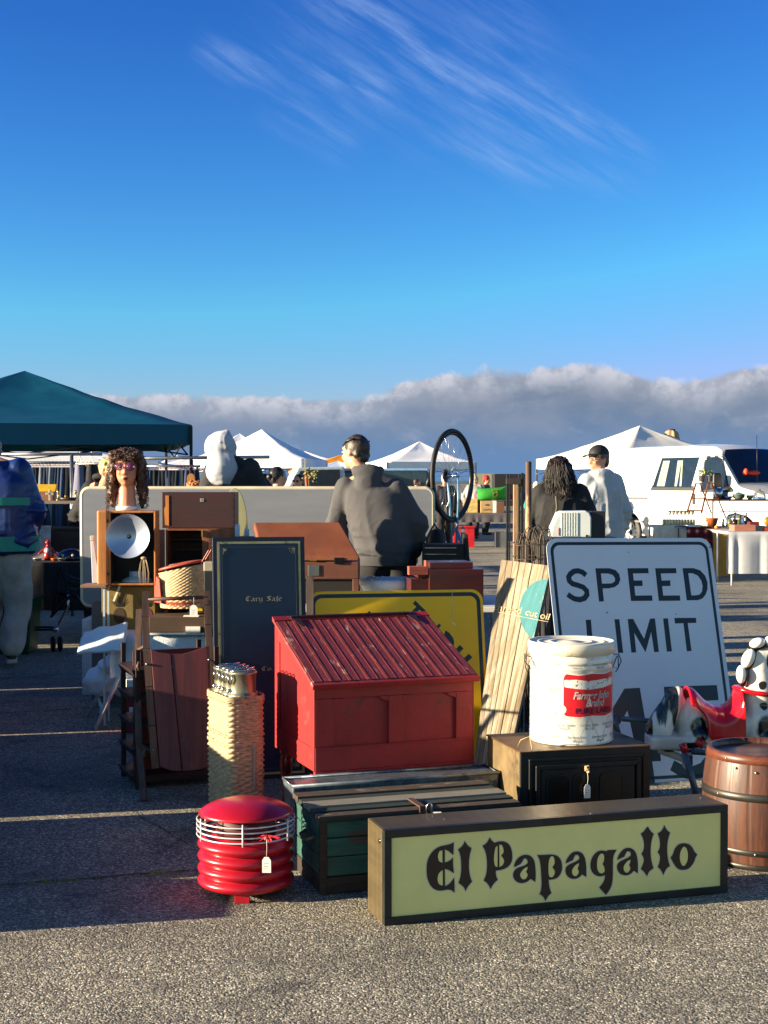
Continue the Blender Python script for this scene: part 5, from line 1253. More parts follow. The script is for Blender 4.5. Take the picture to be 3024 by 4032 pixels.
# pieces to the right of the creel: dark tin, white paper, yellow pack
t = thing('tall_tin', 'tall black tin with a pale cap standing left of the safe door', 'tin', T0(X_at(805, 4.42), 4.42, .556))
m = MB(); m.box(0, .055, 0, .08, 0, Zp(2250, 4.42)-.556); m.build('tin_body', mat('tin_black', (30, 32, 34), .4), t, bevel=.004)
zc = Zp(2250, 4.42)-.556; m = MB(); m.box(-.003, .068, -.004, .085, zc, zc+.055); m.build('tin_cap', mat('cap_grey', (158, 150, 130), .5), t, bevel=.006)
t = thing('yellow_pack', 'small bright yellow packet behind the creel', 'packet', T0(X_at(770, 4.7), 4.68, .662))
m = MB(); m.box(0, .05, 0, .03, 0, .12); m.build('pack', mat('pack_yellow', (220, 184, 20), .5), t, bevel=.002)
t = thing('paper_stack', 'white sheets standing between the creel and the tall tin', 'papers', T0(X_at(762, 4.72), 4.74, .67) @ RY(6))
m = MB(); m.box(0, .055, 0, .02, 0, .24); m.build('sheets', mat('paper_blueish', (214, 222, 232), .8), t)
t = thing('dark_crate', 'low dark crate raising the packet and papers behind the creel', 'crate', T0(X_at(745, 4.7), 4.64, .556))
m = MB(); m.box(0, .12, 0, .16, 0, .104); m.build('crate_body', WDK, t, bevel=.003)
t = thing('plastic_tube', 'clear plastic sleeve of rolled paper standing left of the orange cabinet', 'tube', T0(X_at(368, 4.60), 4.62, .60+Zp(2296, 4.62)-.60) @ RY(-3))
m = MB(); m.hexa([(-.012, 0, 0), (.035, 0, 0), (.035, .03, 0), (-.012, .03, 0), (-.008, 0, .255), (.012, 0, .255), (.012, .03, .255), (-.008, .03, .255)]); m.build('sleeve', mat('sleeve', (208, 198, 200), .25, var=.08), t, bevel=.003)
m = MB(); m.box(-.010, .014, 0, .03, .256, .286); m.build('cap', mat('sleeve_cap', (196, 180, 170), .4), t, bevel=.003)
t = thing('side_shelf', 'small low plywood shelf under the plastic sleeve', 'shelf', T0(X_at(330, 4.6), 4.56, .0))
zz = Zp(2296, 4.62)-.003; m = MB(); m.box(-.0, .15, 0, .16, zz-.018, zz); m.build('shelf_board', wood('pale_ply', (150, 112, 84), (122, 88, 66), 0), t, bevel=.002)
for x, y in ((.13, .01), (.13, .14)):
    m = MB(); m.box(x, x+.012, y, y+.012, 0, zz-.018); m.build('leg', GREYT, t)

# grey folding table on edge -----------------------------------------------------------------------
YG = 5.56; x0, x1 = X_at(325, YG), X_at(1700, YG); zt_ = Zp(1927, YG)
gp = thing('upended_table', 'long grey folding table top stood on its edge as a backdrop behind the stall', 'table', T0(x0, YG, .0))
GPN = mat('grey_panel', (126, 130, 138), .6, var=.07, vs=2, st=(1, 1, 6), wear=(122, 120, 118), ws=5, wt=(.66, .8), bump=.1)
m = MB(); m.prism(rrect(.006, x1-x0, .56, zt_, .05), 0, .03); m.build('panel', GPN, gp)
o_ = rrect(0, x1-x0+.006, .554, zt_+.006, .055); m = MB(); m.tube([(x, .015, z) for x, z in o_], .017, 8, closed=True); m.build('edge_moulding', mat('edge_cream', (206, 196, 168), .5), gp)
m = MB(); m.tube([(.18, -.002, zt_-.085), (.20, -.002, zt_-.075)], .003, 5); m.build('scratch', BRK, gp)
for x in (.15, 1.2, x1-x0-.2):
    m = MB(); m.tube([(x, .06, .56), (x, .12, 0)], .015, 8); m.build('leg', GREYT, gp)
    m = MB(); m.tube([(x, .045, .58), (x, -.25, .0)], .015, 8); m.build('leg', GREYT, gp)

# second table with sewing box, basin, mahogany box -----------------------------------------------
t2 = table('plain folding table hidden behind the yellow sign carrying the basin and brown boxes', -.70, .72, 4.26, 4.92, .755, PLY, GREYT)
YS = 4.36; 
sb = thing('slant_case', 'brown leather covered slant lid case on an open wooden stand', 'case', T0(X_at(1202, YS), YS, .757))
LB = mat('case_leather', (122, 70, 42), .5, var=.2, vs=4, wear=(82, 44, 30), ws=6, wt=(.58, .8), bump=.15)
LBd = mat('case_side', (104, 62, 46), .5, var=.1, bump=.15)
xl = X_at(1040, YS)-X_at(1202, YS); xr = X_at(1413, YS)-X_at(1202, YS); zb_ = Zp(2280, YS)-.757; zf = Zp(2212, YS)-.757; ztp = Zp(2050, YS+.30)-.757
m = MB(); m.box(xl, xr, 0, .42, zb_, zf); m.build('case_body', LBd, sb, bevel=.006)
tp0 = X_at(1015, YS+.3)-X_at(1202, YS); tp1 = X_at(1345, YS+.3)-X_at(1202, YS)
m = MB(); m.hexa([(xl-.01, -.008, zf+.004), (xr+.006, -.008, zf+.004), (tp1, .29, ztp-.05), (tp0, .29, ztp-.05), (xl-.01, .0, zf+.032), (xr+.006, .0, zf+.032), (tp1, .30, ztp), (tp0, .30, ztp)]); m.build('slant_lid', LB, sb, bevel=.014, seg=3)
m = MB(); m.hexa([(xl, .30, zf), (xr, .30, zf), (xr, .42, zf), (xl, .42, zf), (tp0, .29, ztp-.06), (tp1, .29, ztp-.06), (tp1, .34, ztp-.06), (tp0, .34, ztp-.06)]); m.build('lid_back', LBd, sb, bevel=.004)
m = MB(); px_ = X_at(1248, YS)-X_at(1202, YS); m.box(px_-.05, px_+.015, -.006, -.0015, zb_+.018, zf-.018); m.build('metal_plate', mat('plate_metal', (110, 114, 112), .45, .7, wear=(70, 72, 74), ws=40), sb, bevel=.002)
m = MB(); px_ = X_at(1330, YS)-X_at(1202, YS); m.box(px_-.02, px_+.035, -.010, -.001, zf-.012, zf+.024); m.build('latch', BLACKM, sb, bevel=.003)
m = MB(); px_ = X_at(1235, YS)-X_at(1202, YS); m.box(px_-.02, px_+.02, -.010, -.001, zf+.005, zf+.012); m.build('hook', mat('brass', (206, 160, 74)), sb)
m = MB(); m.box(xl+.036, xr-.036, .02, .03, 0, zb_-.002); m.build('shade_sheet', BRK, sb)  # dark sheet added in place of the shade under the case
for x in (xl, xr-.035):
    m = MB(); m.box(x, x+.035, 0, .03, 0, zb_); m.box(x, x+.035, .39, .42, 0, zb_); m.parts('stand_leg', LBd, sb, bevel=.003)
# basin
YN = 4.50; bs = thing('white_basin', 'shallow pale enamel basin on the table behind the yellow sign', 'basin', T0(X_at(1530, YN), YN, .757))
rb = (X_at(1646, YN)-X_at(1414, YN))/2
m = MB(); m.lathe([(0, .0), (rb*.6, .0), (rb*.75, .012), (rb*.94, .08), (rb, .095), (rb*1.0, .125), (rb*.97, .127), (rb*.95, .105), (rb*.9, .08), (0, .07)], 48); m.build('bowl', mat('enamel_pale', (196, 206, 212), .4, var=.05, wear=(150, 160, 160), ws=8, wt=(.65, .8)), bs)
for i in range(3):
    t = thing('crumpled_paper', ('folded cream paper slip on the left of the basin rim', 'crumpled cream paper on the basin rim beside the hooded man', 'small cream paper scrap lying between the slips on the basin')[i], 'paper', T0(X_at((1430, 1490, 1462)[i], YN), YN-.02+.02*i, .885) @ RZ(20*i))
    m = MB(); m.grid(lambda u, v: V(((u-.5)*.08, (v-.5)*.05, .010*sin(u*7+i*2)+.008*noise.noise(V((u*3, v*3, i))))), 10, 6); o_ = m.build('sheet', mat('paper_cream', (232, 208, 170), .8), t); o_.modifiers.new('s', 'SOLIDIFY').thickness = .0015
# mahogany two step box
YM_ = 4.30; x0 = X_at(1690, YM_); x1 = X_at(1912, YM_+.1)
mb_ = thing('mahogany_box', 'dark red mahogany stepped wooden box right of the white basin', 'box', T0(x0, YM_, .757) @ RZ(8))
z1_ = Zp(2243, YM_)-.757; z2_ = Zp(2212, YM_+.1)-.757
m = MB(); m.box(0, .31, 0, .40, 0, z1_); m.build('lower_box', WMH, mb_, bevel=.003)
m = MB(); m.box(-.055, .02, .06, .36, z1_-.05, z1_+.0); m.box(.02, .27, .10, .34, z1_, z2_); m.build('upper_tray', WMH, mb_, bevel=.003)
m = MB(); m.box(-.10, -.0, .03, .30, 0, z1_-.055); m.build('side_box', WMH, mb_, bevel=.003)
m = MB(); m.box(-.115, -.005, .0, .06, z1_-.03, z1_+.018); m.box(-.02, -.01, .0, .06, z1_+.018, z1_+.05); m.parts('corner_block', wood('red_block', (170, 84, 62), (140, 62, 48), 0), mb_, bevel=.002)

# black metal frame, posts, wire basket --------------------------------------------------------------
YP_ = 4.55
def post(label, pxl, pxr, pyt, mt, Y=YP_, round_=False, name='wooden_post', cat='post', zb=0, dy=0):
    x0, x1 = X_at(pxl, Y), X_at(pxr, Y); t = thing(name, label, cat, T0((x0+x1)/2, Y, zb)); r = (x1-x0)/2; h = Zp(pyt, Y)-zb; m = MB()
    if round_: m.lathe([(r*1.05, 0), (r, h*.5), (r*.92, h-.01), (r*.8, h), (0, h)], 20, fn=lambda a, z, b: a*(1+.05*noise.noise(V((cos(b)*2, sin(b)*2, z*3)))))
    else: m.box(-r, r, 0, r*1.6, 0, h)
    m.build('shaft', mt, t, bevel=0 if round_ else .003); return t
PW = wood('weathered_post', (190, 152, 110), (128, 96, 66), 2, 6, .7, wear=(92, 68, 52), wt=(.62, .74), ws=6, bump=.5)
PWD = wood('dark_post', (96, 66, 50), (62, 44, 38), 2, 6, .7, wear=(176, 140, 104), wt=(.52, .64), ws=5, bump=.5)
post('short pale wooden post between the black metal bars', 2020, 2040, 1900, PW)
post('tall round weathered wooden post standing highest beside the black metal bars', 2066, 2092, 1817, PWD, 4.60, True)
fr = thing('black_rack_frame', 'black square tube rack frame standing behind the plank board', 'frame', T0(0, 4.5, 0))
for (a, b, yt) in ((1992, 2001, 1868), (2003, 2008, 1866), (2040, 2047, 1866), (2050, 2060, 1862)):
    m = MB(); m.box(X_at(a, 4.5), X_at(b, 4.5), 0, .02, 0, Zp(yt, 4.5)); m.build('upright', BLACK, fr, bevel=.002)
m = MB(); m.box(X_at(1990, 4.5), X_at(2050, 4.5), -.012, -.001, Zp(1908, 4.5), Zp(1884, 4.5)); m.build('rail', mat('rail_leather', (50, 44, 40), .6), fr, bevel=.003)
wb = thing('wire_basket', 'tangled loop topped wire basket of bent iron behind the plank board', 'wire basket', T0(X_at(2095, 4.35), 4.35, 0))
m = MB(); rn = random.Random(21); WI = mat('rusty_wire', (84, 72, 60), .6, .4)
zb_ = Zp(2215, 4.35)
for i in range(15):
    x = -.085+i*.0125; y = rn.uniform(-.05, .12); h = Zp(2070+rn.uniform(0, 60), 4.35)
    m.tube([(x-.02, y, 0), (x-.018, y, h-.06), (x-.006, y, h-.01), (x+.014, y, h+.01), (x+.036, y+.01, h-.012), (x+.05, y+.01, h-.07), (x+.052, y+.01, zb_-.2)], .0030, 5)
for z in (zb_+.02, zb_+.10, .5): m.tube([(-.10, -.05, z), (.14, -.05, z+.01), (.14, .12, z+.02), (-.10, .12, z+.01)], .0028, 5, closed=True)
m.build('wires', WI, wb)
# white toaster-like case on a dark cabinet
YT = 4.75
pd_ = thing('dark_pedestal', 'black cabinet behind the speed limit sign supporting the white chrome case', 'cabinet', T0(X_at(2165, YT), YT-.02, 0))
m = MB(); m.box(0, .42, 0, .34, 0, Zp(2118, YT)); m.build('cabinet_body', mat('navy_black', (20, 24, 30), .5), pd_, bevel=.004)
m = MB(); m.box(X_at(2325, YT)-X_at(2165, YT), X_at(2380, YT)-X_at(2165, YT), .02, .22, Zp(2118, YT)+.001, Zp(2014, YT)); m.build('side_riser', mat('navy_black', (20, 24, 30)), pd_, bevel=.003)
ts = thing('white_case', 'white ribbed rounded machine case with chrome corners, above the speed limit sign', 'machine case', T0(X_at(2168, YT-.02), YT-.02, Zp(2117, YT)+.002))
ww = X_at(2326, YT)-X_at(2168, YT); hh = Zp(2012, YT)-Zp(2117, YT)
prf = [(.0, .0), (0, .035), (.006, .045), (.004, .06), (.02, .095), (.045, hh-.012), (.07, hh-.002), (ww-.035, hh), (ww-.012, hh-.012), (ww, hh-.04), (ww, 0)]
m = MB(); m.prism(prf, 0, .16, smooth=False); m.build('shell', mat('enamel_white', (214, 220, 216), .3, coat=.4, var=.04), ts, bevel=.008, seg=3)
for i in range(7):
    x = .062+i*.016; m = MB(); m.box(x, x+.006, -.004, -.0005, .008, hh-.012); m.build('rib', mat('enamel_white', (214, 220, 216)), ts, bevel=.001)
m = MB(); m.box(.046, .052, -.005, -.001, .012, .06); m.build('red_gauge', mat('gauge_red', (150, 20, 40), .4), ts)
m = MB(); m.ell((ww-.03, -.002, .01), (.006, .004, .008), 8, 6); m.build('knob', BLACKM, ts)

# bicycle hung upside down ------------------------------------------------------------------------------
YW = 5.74; wc = at(1782, 1873, YW)
bk = thing('bicycle', 'upside down pale blue road bicycle with its rear wheel in the air', 'bicycle', T(*wc) @ RZ(61))
RW = .335
wh = bpy.data.objects.new('rear_wheel', None); wh = None
m = MB(); m.tube([(RW*cos(a), 0, RW*sin(a)) for a in [2*pi*i/72 for i in range(72)]], .0165, 12, closed=True); ty = m.build('rear_wheel', RUBBER, bk)
m = MB(); m.tube([((RW-.022)*cos(a), 0, (RW-.022)*sin(a)) for a in [2*pi*i/72 for i in range(72)]], .0115, 8, closed=True, flat=.9); m.build('rim', mat('rim_black', (40, 40, 42), .3, .6), ty)
m = MB()
for i in range(28):
    a = 2*pi*i/28; s_ = (-1)**i; b = a+(.55 if (i//2) % 2 else -.55); m.tube([((RW-.03)*cos(a), 0, (RW-.03)*sin(a)), (.022*cos(b), s_*.032, .022*sin(b))], .0011, 4)
m.build('spokes', mat('spoke', (190, 190, 186), .25, .9), ty)
m = MB(T(0, 0, 0) @ RX(90)); m.lathe([(0, -.045), (.008, -.045), (.008, -.034), (.022, -.033), (.022, -.028), (.012, -.026), (.012, .026), (.022, .028), (.022, .033), (.008, .034), (.008, .06), (0, .06)], 20); m.build('hub', CHROME, ty)
m = MB(T(0, .050, 0) @ RX(90)); 
for k, r in enumerate((.050, .045, .040, .035, .030)): m.lathe([(.012, -.006-k*.004), (r, -.006-k*.004), (r, -.004-k*.004), (.012, -.004-k*.004)], 28, caps=False)
m.build('sprockets', mat('sprocket', (92, 72, 54), .5, .8), ty)
FRB = mat('frame_blue', (128, 176, 204), .3, .35, coat=.4)
bb = V((.16, 0, -.42)); sc_ = V((-.17, 0, -.45)); low = V((-.05, 0, -1.02))
BI = bk.matrix_world.inverted()
bbw = BI @ at(1838, 2080, YW); sl0 = BI @ at(1812, 2215, YW); sl1 = BI @ at(1856, 2230, YW)
for s_ in (-.045, .045):
    m = MB(); m.tube([(0, s_, 0), (bbw.x*.5, s_*.8, -.2), (sl0.x, s_*.3, sl0.z)], [.008, .009, .012], 8); m.build('seat_stay', FRB, bk)
m = MB(); m.tube([sl0, (sl0.x, sl0.y, .25-wc.z)], .015, 10); m.build('seat_tube', FRB, bk)
m = MB(); m.tube([V((bbw.x, 0, bbw.z)), (sl1.x, sl1.y, sl1.z), (sl1.x+.05, sl1.y, .2-wc.z)], .016, 10); m.build('down_tube', FRB, bk)
m = MB(); m.tube([(sl0.x, sl0.y, .25-wc.z), (sl1.x+.05, sl1.y, .2-wc.z), (sl1.x+.12, sl1.y, .012-wc.z)], .016, 10); m.build('top_tube', FRB, bk)
m = MB(); m.tube([(sl1.x+.12-.0, sl1.y-.2, .012-wc.z), (sl1.x+.12, sl1.y+.2, .012-wc.z)], .012, 8); m.build('handlebar', BLACKM, bk)
m = MB(); m.box(sl0.x-.10, sl0.x+.16, -.05, .05, .0-wc.z, .04-wc.z); m.build('saddle', BLACK, bk, bevel=.015, seg=3)
m = MB(T(bbw.x, .05, bbw.z) @ RX(90)); m.lathe([(.03, 0), (.085, 0), (.085, .004), (.03, .004)], 36, caps=False); m.build('chainring', mat('sprocket', (92, 72, 54)), bk)
m = MB(); m.bar((bbw.x, .07, bbw.z), (bbw.x-.02, .075, bbw.z+.17), .018, .012); m.build('crank', CHROME, bk)
m = MB(); m.tube([(0, .052, .05), (bbw.x*.5, .052, -.15), (bbw.x+.08, .052, bbw.z), (bbw.x, .052, bbw.z-.08), (bbw.x*.4, .052, -.3), (-.03, .052, -.06)], .0035, 5, closed=True); m.build('chain', RUBBER, bk)
a = BI @ at(1698, 1860, YW-.1); m = MB(); m.tube([BI @ at(1705, 1845, YW-.1), BI @ at(1682, 1920, YW-.14)], .022, 8); m.build('pedal', BLACKM, bk)
m = MB(); m.tube([BI @ at(1684, 1912, YW-.14), BI @ at(1706, 2010, YW-.1), BI @ at(1702, 2090, YW-.1)], .010, 8); m.build('kickstand', CHROME, bk)
# black bags and cases behind the man
t = thing('black_bag', 'upright black duffel bag with grey straps behind the upside down bicycle wheel', 'bag', T0(X_at(1720, 5.35), 5.40, 0))
m = MB(); m.cap((0, 0, .10), (0, 0, Zp(2075, 5.4)-.08), .16, .06, 18); m.cap((.08, 0, .10), (.05, 0, Zp(2110, 5.4)-.1), .15, .05, 18)
b_ = blob('bag_body', m, mat('bag_black', (26, 25, 28), .7), t, .014, 3, fold(.02, 7, 5, 2))
m = MB(); m.tube([(-.08, -.10, .6), (-.07, -.12, Zp(2120, 5.3)), (-.02, -.09, Zp(2065, 5.3)), (.04, -.09, Zp(2110, 5.3)), (.06, -.13, .6)], .009, 6); m.build('strap', mat('strap_grey', (66, 62, 60), .7), t)
t = thing('black_case', 'long black hard case with silver latches lying behind the mahogany box', 'case', T0(X_at(1668, 5.05), 5.12, 0))
m = MB(); m.box(0, .27, 0, .30, 0, Zp(2145, 5.1)); m.prism([(.27, 0), (.37, 0), (.30, Zp(2105, 5.1)), (.27, Zp(2105, 5.1))], .02, .28); m.build('case_body', mat('bag_black', (26, 25, 28)), t, bevel=.006)
for z in (Zp(2160, 5.1), Zp(2185, 5.1)):
    m = MB(); m.box(0.01, .22, -.008, -.001, z, z+.006); m.build('trim', CHROME, t)

# ---- left side: camp chair, rolling rack, bin, table of oddments, shelf -------------------------------
YL = 6.7
tb = thing('black_table', 'black folding table crowded with oddments behind the walking man', 'table', T0(-3.4, YL, 0))
m = MB(); m.box(0, 1.72, 0, 1.1, .715, .745); m.build('tabletop', BLACK, tb, bevel=.004)
for x, y in ((.1, .06), (.1, 1.04), (1.62, .06), (1.62, 1.04)):
    m = MB(); m.tube([(x, y, .715), (x, y, 0)], .014, 8); m.build('leg', BLACKM, tb)
cl = cloth_sheet(-3.42, -1.66, YL-.01, YL+.72, .746, (.03, .02, .42, .02), mat('cloth_black', (24, 24, 30), .8), None, .010); props(cl, 'black cloth hanging over the front of the black table of oddments', 'tablecloth')
zT = .755
def put(name, label, cat, px, Y=YL+.2, z=zT, rz=0): return thing(name, label, cat, T0(X_at(px, Y), Y, z) @ RZ(rz))
t = put('magazine', 'upright magazine with pink masthead at the back of the black table', 'magazine', 112, YL+.3, rz=8)
m = MB(T(0, 0, .0) @ RX(-12)); m.box(0, .20, 0, .006, 0, .30); m.build('cover', mat('mag_cover', (170, 160, 156), .5, var=.3, vs=12), t)
m = MB(T(0, 0, 0) @ RX(-12)); m.box(.01, .10, -.001, 0, .20, .27); m.build('masthead', mat('mag_pink', (200, 90, 120), .5), t); m = MB(RX(-12)); m.box(.10, .16, -.001, 0, .12, .17); m.build('green_patch', mat('mag_green', (150, 170, 70), .5), t)
t = put('magazine', 'magazine with a bright pink square leaning in front of the other one', 'magazine', 100, YL+.12, rz=4)
m = MB(RX(-14)); m.box(0, .17, 0, .006, 0, .20); m.build('cover', mat('mag_cover2', (146, 140, 140), .5, var=.3, vs=12), t); m = MB(RX(-14)); m.box(.03, .09, -.001, 0, .12, .17); m.build('pink_square', mat('mag_hotpink', (220, 70, 100), .5), t)
t = put('red_figurine', 'small glossy red figurine with a white front on the black table', 'figurine', 192, YL+.1)
m = MB(); m.cap((0, 0, .04), (0, 0, .11), .045, .028); m.ell((0, 0, .16), .026, 12, 8); m.cap((-.03, 0, .10), (-.08, -.01, .06), .014, .012); m.cap((.03, 0, .10), (.08, -.02, .05), .014, .012)
blob('body', m, mat('figure_red', (150, 36, 22), .15, coat=.6), t, .007, 2)
m = MB(); m.ell((0, -.04, .09), (.014, .01, .020), 10, 8); m.build('front', WHITE, t)
t = put('black_helmet', 'shiny black helmet lying on the right end of the black table', 'helmet', 285, YL+.15)
m = MB(); m.ell((0, 0, .0), (.15, .11, .10), 28, 18); m.v = [V((v.x, v.y, max(v.z, 0))) for v in m.v]; m.build('shell', mat('helmet_black', (20, 20, 22), .12, coat=.6), t)
m = MB(); m.ell((-.13, -.03, .03), (.035, .05, .04), 14, 10); m.build('white_rear', WHITE, t)
for i in range(2):
    m = MB(); m.ell((-.06+.09*i, -.105, .045), (.014, .004, .012), 8, 6); m.build('vent', mat('vent_beige', (170, 150, 120), .5), t)
for i, (px, lb, c) in enumerate(((118, 'small silver dish at the left end of the black table', (170, 176, 176)), (150, 'small round chrome lid among the oddments on the black table', (210, 206, 196)), (215, 'small orange glass cup catching the sun beside the red figurine', (236, 120, 40)), (245, 'tiny pale saucer in front of the helmet on the black table', (200, 200, 190)))):
    t = put('small_dish', lb, 'dish', px, YL+.05+.03*(i % 2)); m = MB(); r = .03+.012*(i % 2); m.lathe([(0, 0), (r*.6, 0), (r, .02), (r, .024), (r*.9, .022), (0, .006)], 20); m.build('dish_body', mat('dish_%d' % i, c, .25, .3), t)
t = thing('wooden_chest', 'dark wooden chest behind the helmet on the black table', 'chest', T0(X_at(205, YL+.5), YL+.46, zT))
m = MB(); m.box(0, .36, 0, .22, 0, .24); m.build('body', WDK, t, bevel=.004); m = MB(); m.box(-.006, .366, -.006, .226, .241, .27); m.build('lid', WDK, t, bevel=.004)
# high shelf table
YH = 7.5; zH = Zp(1972, YH)
t = thing('high_shelf', 'tall narrow shelf table with a grey wood top behind the black table', 'shelf', T0(X_at(-100, YH), YH, 0))
m = MB(); m.box(0, X_at(330, YH)-X_at(-100, YH)+.3, 0, .4, zH-.03, zH); m.build('shelf_top', wood('grey_shelf', (150, 132, 120), (112, 98, 90), 0), t, bevel=.003)
for x in (.05, .62, 1.25):
    m = MB(); m.tube([(x, .03, zH-.03), (x, .03, 0)], .016, 8); m.build('leg', mat('pole_grey', (140, 136, 126), .5), t)
def sh(name, label, cat, px, dy=.1): return thing(name, label, cat, T0(X_at(px, YH+dy), YH+dy, zH+.001))
t = sh('yellow_box', 'open yellow topped wooden box on the tall shelf beside the walking man', 'box', 158)
m = MB(); m.box(-.06, .13, 0, .14, 0, .085); m.build('box_body', wood('box_tan', (150, 100, 66), (120, 78, 52), 0), t, bevel=.003); m = MB(RX(0)); m.hexa([(-.11, .02, .088), (.15, .02, .088), (.15, .14, .088), (-.11, .14, .088), (-.11, .10, .16), (.15, .10, .16), (.15, .14, .16), (-.11, .14, .16)]); m.build('yellow_lid', mat('lid_yellow', (206, 164, 30), .5), t, bevel=.003)
t = sh('carved_cross', 'small carved pale cross standing in front of the yellow topped box', 'carving', 199, .03)
m = MB(); m.box(-.01, .012, -.01, .01, 0, .11); m.box(-.04, .04, -.01, .01, .055, .08); m.build('carving_body', mat('carve', (176, 160, 140), .7), t, bevel=.004)
for px, h, lb in ((232, .10, 'slim orange brass candlestick on the tall shelf near its middle'), (300, .10, 'taller orange brass candlestick at the right end of the tall shelf'), (262, .05, 'short brass cup between the two brass candlesticks')):
    t = sh('brass_candlestick', lb, 'candlestick', px); m = MB(); m.lathe([(0, 0), (.024, 0), (.022, .008), (.009, .015), (.010, h*.7), (.014, h*.8), (.013, h), (0, h)], 18); m.build('stick', mat('brass', (206, 160, 74)), t)
t = sh('basket', 'dark shallow tray of metal bits on the tall shelf', 'tray', 272, .06); m = MB(); m.lathe([(0, 0), (.06, 0), (.07, .03), (.062, .03), (0, .01)], 24, ax=1.4); m.build('tray_body', WDK, t)
# camp chair
cc_ = thing('camp_chair', 'folded black camp chair with crossed legs beside the upended grey table', 'camp chair', T0(X_at(285, 6.1), 6.1, 0))
def cp(px, py, Y=6.1): p = at(px, py, Y); return (p.x-X_at(285, 6.1), p.y-K*6.1, max(p.z, .008))
for a, b, dy in (((200, 2430), (345, 2270), 0), ((205, 2425), (240, 2230), .1), ((350, 2420), (240, 2260), 0), ((235, 2400), (232, 2240), .3), ((225, 2330), (350, 2400), .3), ((300, 2340), (355, 2425), .2)):
    m = MB(); m.tube([cp(*a, 6.1+dy), cp(*b, 6.1+dy)], .010, 8); m.build('leg', BLACKM, cc_)
for a, b in (((265, 2268), (330, 2290)), ((270, 2285), (362, 2290)), ((262, 2312), (335, 2305))):
    m = MB(); m.tube([cp(*a), cp((a[0]+b[0])/2, a[1]+12), cp(*b)], .016, 8); m.build('arm_rest', BLACK, cc_)
m = MB(); a = cp(200, 2225, 6.3); m.hexa([cp(205, 2335, 6.2), cp(270, 2335, 6.2), cp(272, 2330, 6.5), cp(210, 2330, 6.5), cp(208, 2225, 6.2), cp(262, 2230, 6.2), cp(262, 2230, 6.3), cp(208, 2225, 6.3)]); m.build('seat_fabric', mat('camp_fabric', (22, 26, 34), .8), cc_, bevel=.01)
# rolling rack foot with caster
rr_ = thing('rolling_rack_foot', 'chrome rolling rack foot with black double caster on the dark asphalt', 'rack', T0(X_at(225, 6.55), 6.55, 0))
def rp(px, py, Y=6.55): p = at(px, py, Y if Y > 6.5 else 6.55+(Y-5.55)*.5); return (p.x-X_at(225, 6.55), p.y-K*6.55, p.z)
m = MB(); m.tube([rp(270, 2340), rp(268, 2390), rp(228, 2462)], .011, 8); m.tube([rp(205, 2228, 6.2), rp(213, 2265, 6.1), rp(216, 2310, 6.1)], .010, 8); m.parts('chrome_tube', CHROME, rr_)
m = MB(); m.tube([rp(130, 2470), rp(222, 2470)], .009, 8); m.tube([rp(130, 2480), rp(222, 2480)], .009, 8); m.parts('base_bar', BLACKM, rr_)
for dx in (-.03, .03):
    m = MB(T(-.005+dx+.0, 0, .066) @ RZ(25) @ RY(90)); m.lathe([(0, -.014), (.05, -.014), (.064, -.008), (.066, 0), (.064, .008), (.05, .014), (0, .014)], 30); m.build('caster_wheel', RUBBER, rr_)
m = MB(); m.ell(rp(218, 2478), (.03, .03, .03), 10, 8); m.build('caster_fork', CHROME, rr_)
# green bin
gb_ = thing('green_bin', 'dark green plastic bin standing behind the walking man', 'bin', T0(X_at(-20, 6.45), 6.45, 0))
GB = mat('bin_green', (12, 70, 40), .45, var=.1); x1_ = X_at(128, 6.45)-X_at(-20, 6.45)
m = MB(); m.hexa([(.02, 0, 0), (x1_-.03, 0, 0), (x1_-.03, .3, 0), (.02, .3, 0), (0, -.02, .44), (x1_, -.02, .44), (x1_, .34, .44), (0, .34, .44)]); m.build('bin_body', GB, gb_, bevel=.015, seg=3)
m = MB(); m.box(-.02, x1_+.02, -.04, .36, .441, .475); m.build('bin_lid', GB, gb_, bevel=.01, seg=3)
# clear box and grey slab under the cabinets
t = thing('clear_storage_box', 'frosted plastic storage box with a blue side under the low shelf', 'storage box', T0(X_at(322, 5.2), 5.2, 0))
m = MB(); m.box(0, .11, 0, .3, 0.0, .52); m.build('box_body', mat('frosted', (190, 196, 204), .35, var=.15), t, bevel=.01); m = MB(); m.box(.112, .13, 0, .3, 0, .56); m.build('blue_side', mat('side_blue', (40, 100, 160), .4), t, bevel=.004)
t = thing('grey_slab', 'grey rounded board leaning under the table left of the pineapple crate', 'board', T0(X_at(362, 5.0), 5.0, 0))
m = MB(); m.prism(rrect(0, .30, 0, Zp(2365, 5.0), .04), 0, .02); m.build('slab', mat('slab_grey', (84, 92, 96), .6), t)

# =====================================================================================
# PEOPLE
# =====================================================================================
def drape(amp, seed, J):
    """cloth creases: long soft vertical folds below the shoulders, cross creases at elbows and waist"""
    ze = (J['elL'].z+J['elR'].z)/2; zw = J['pel'].z+.06
    def f(c, n):
        a = noise.noise(V((c.x*7+seed, c.y*7, c.z*1.6+seed))); r1 = (1-abs(a)*2.4); r1 = max(0, r1)**2
        b = noise.noise(V((c.x*4+seed, c.y*4+c.z*5, c.z*13))); r2 = max(0, 1-abs(b)*3)**2; kx = math.exp(-((c.z-ze)/.10)**2)*(abs(c.x) > .17)+math.exp(-((c.z-zw)/.09)**2)
        d = noise.noise(V((c.x*9, c.y*9+c.z*7+seed, c.z*9+c.x*6))); r3 = max(0, 1-abs(d)*3.2)**3
        return amp*(.75*r1*min(1, max(.15, (1.50-c.z)*3))+.85*r2*kx+.16*r3-.2)
    return f
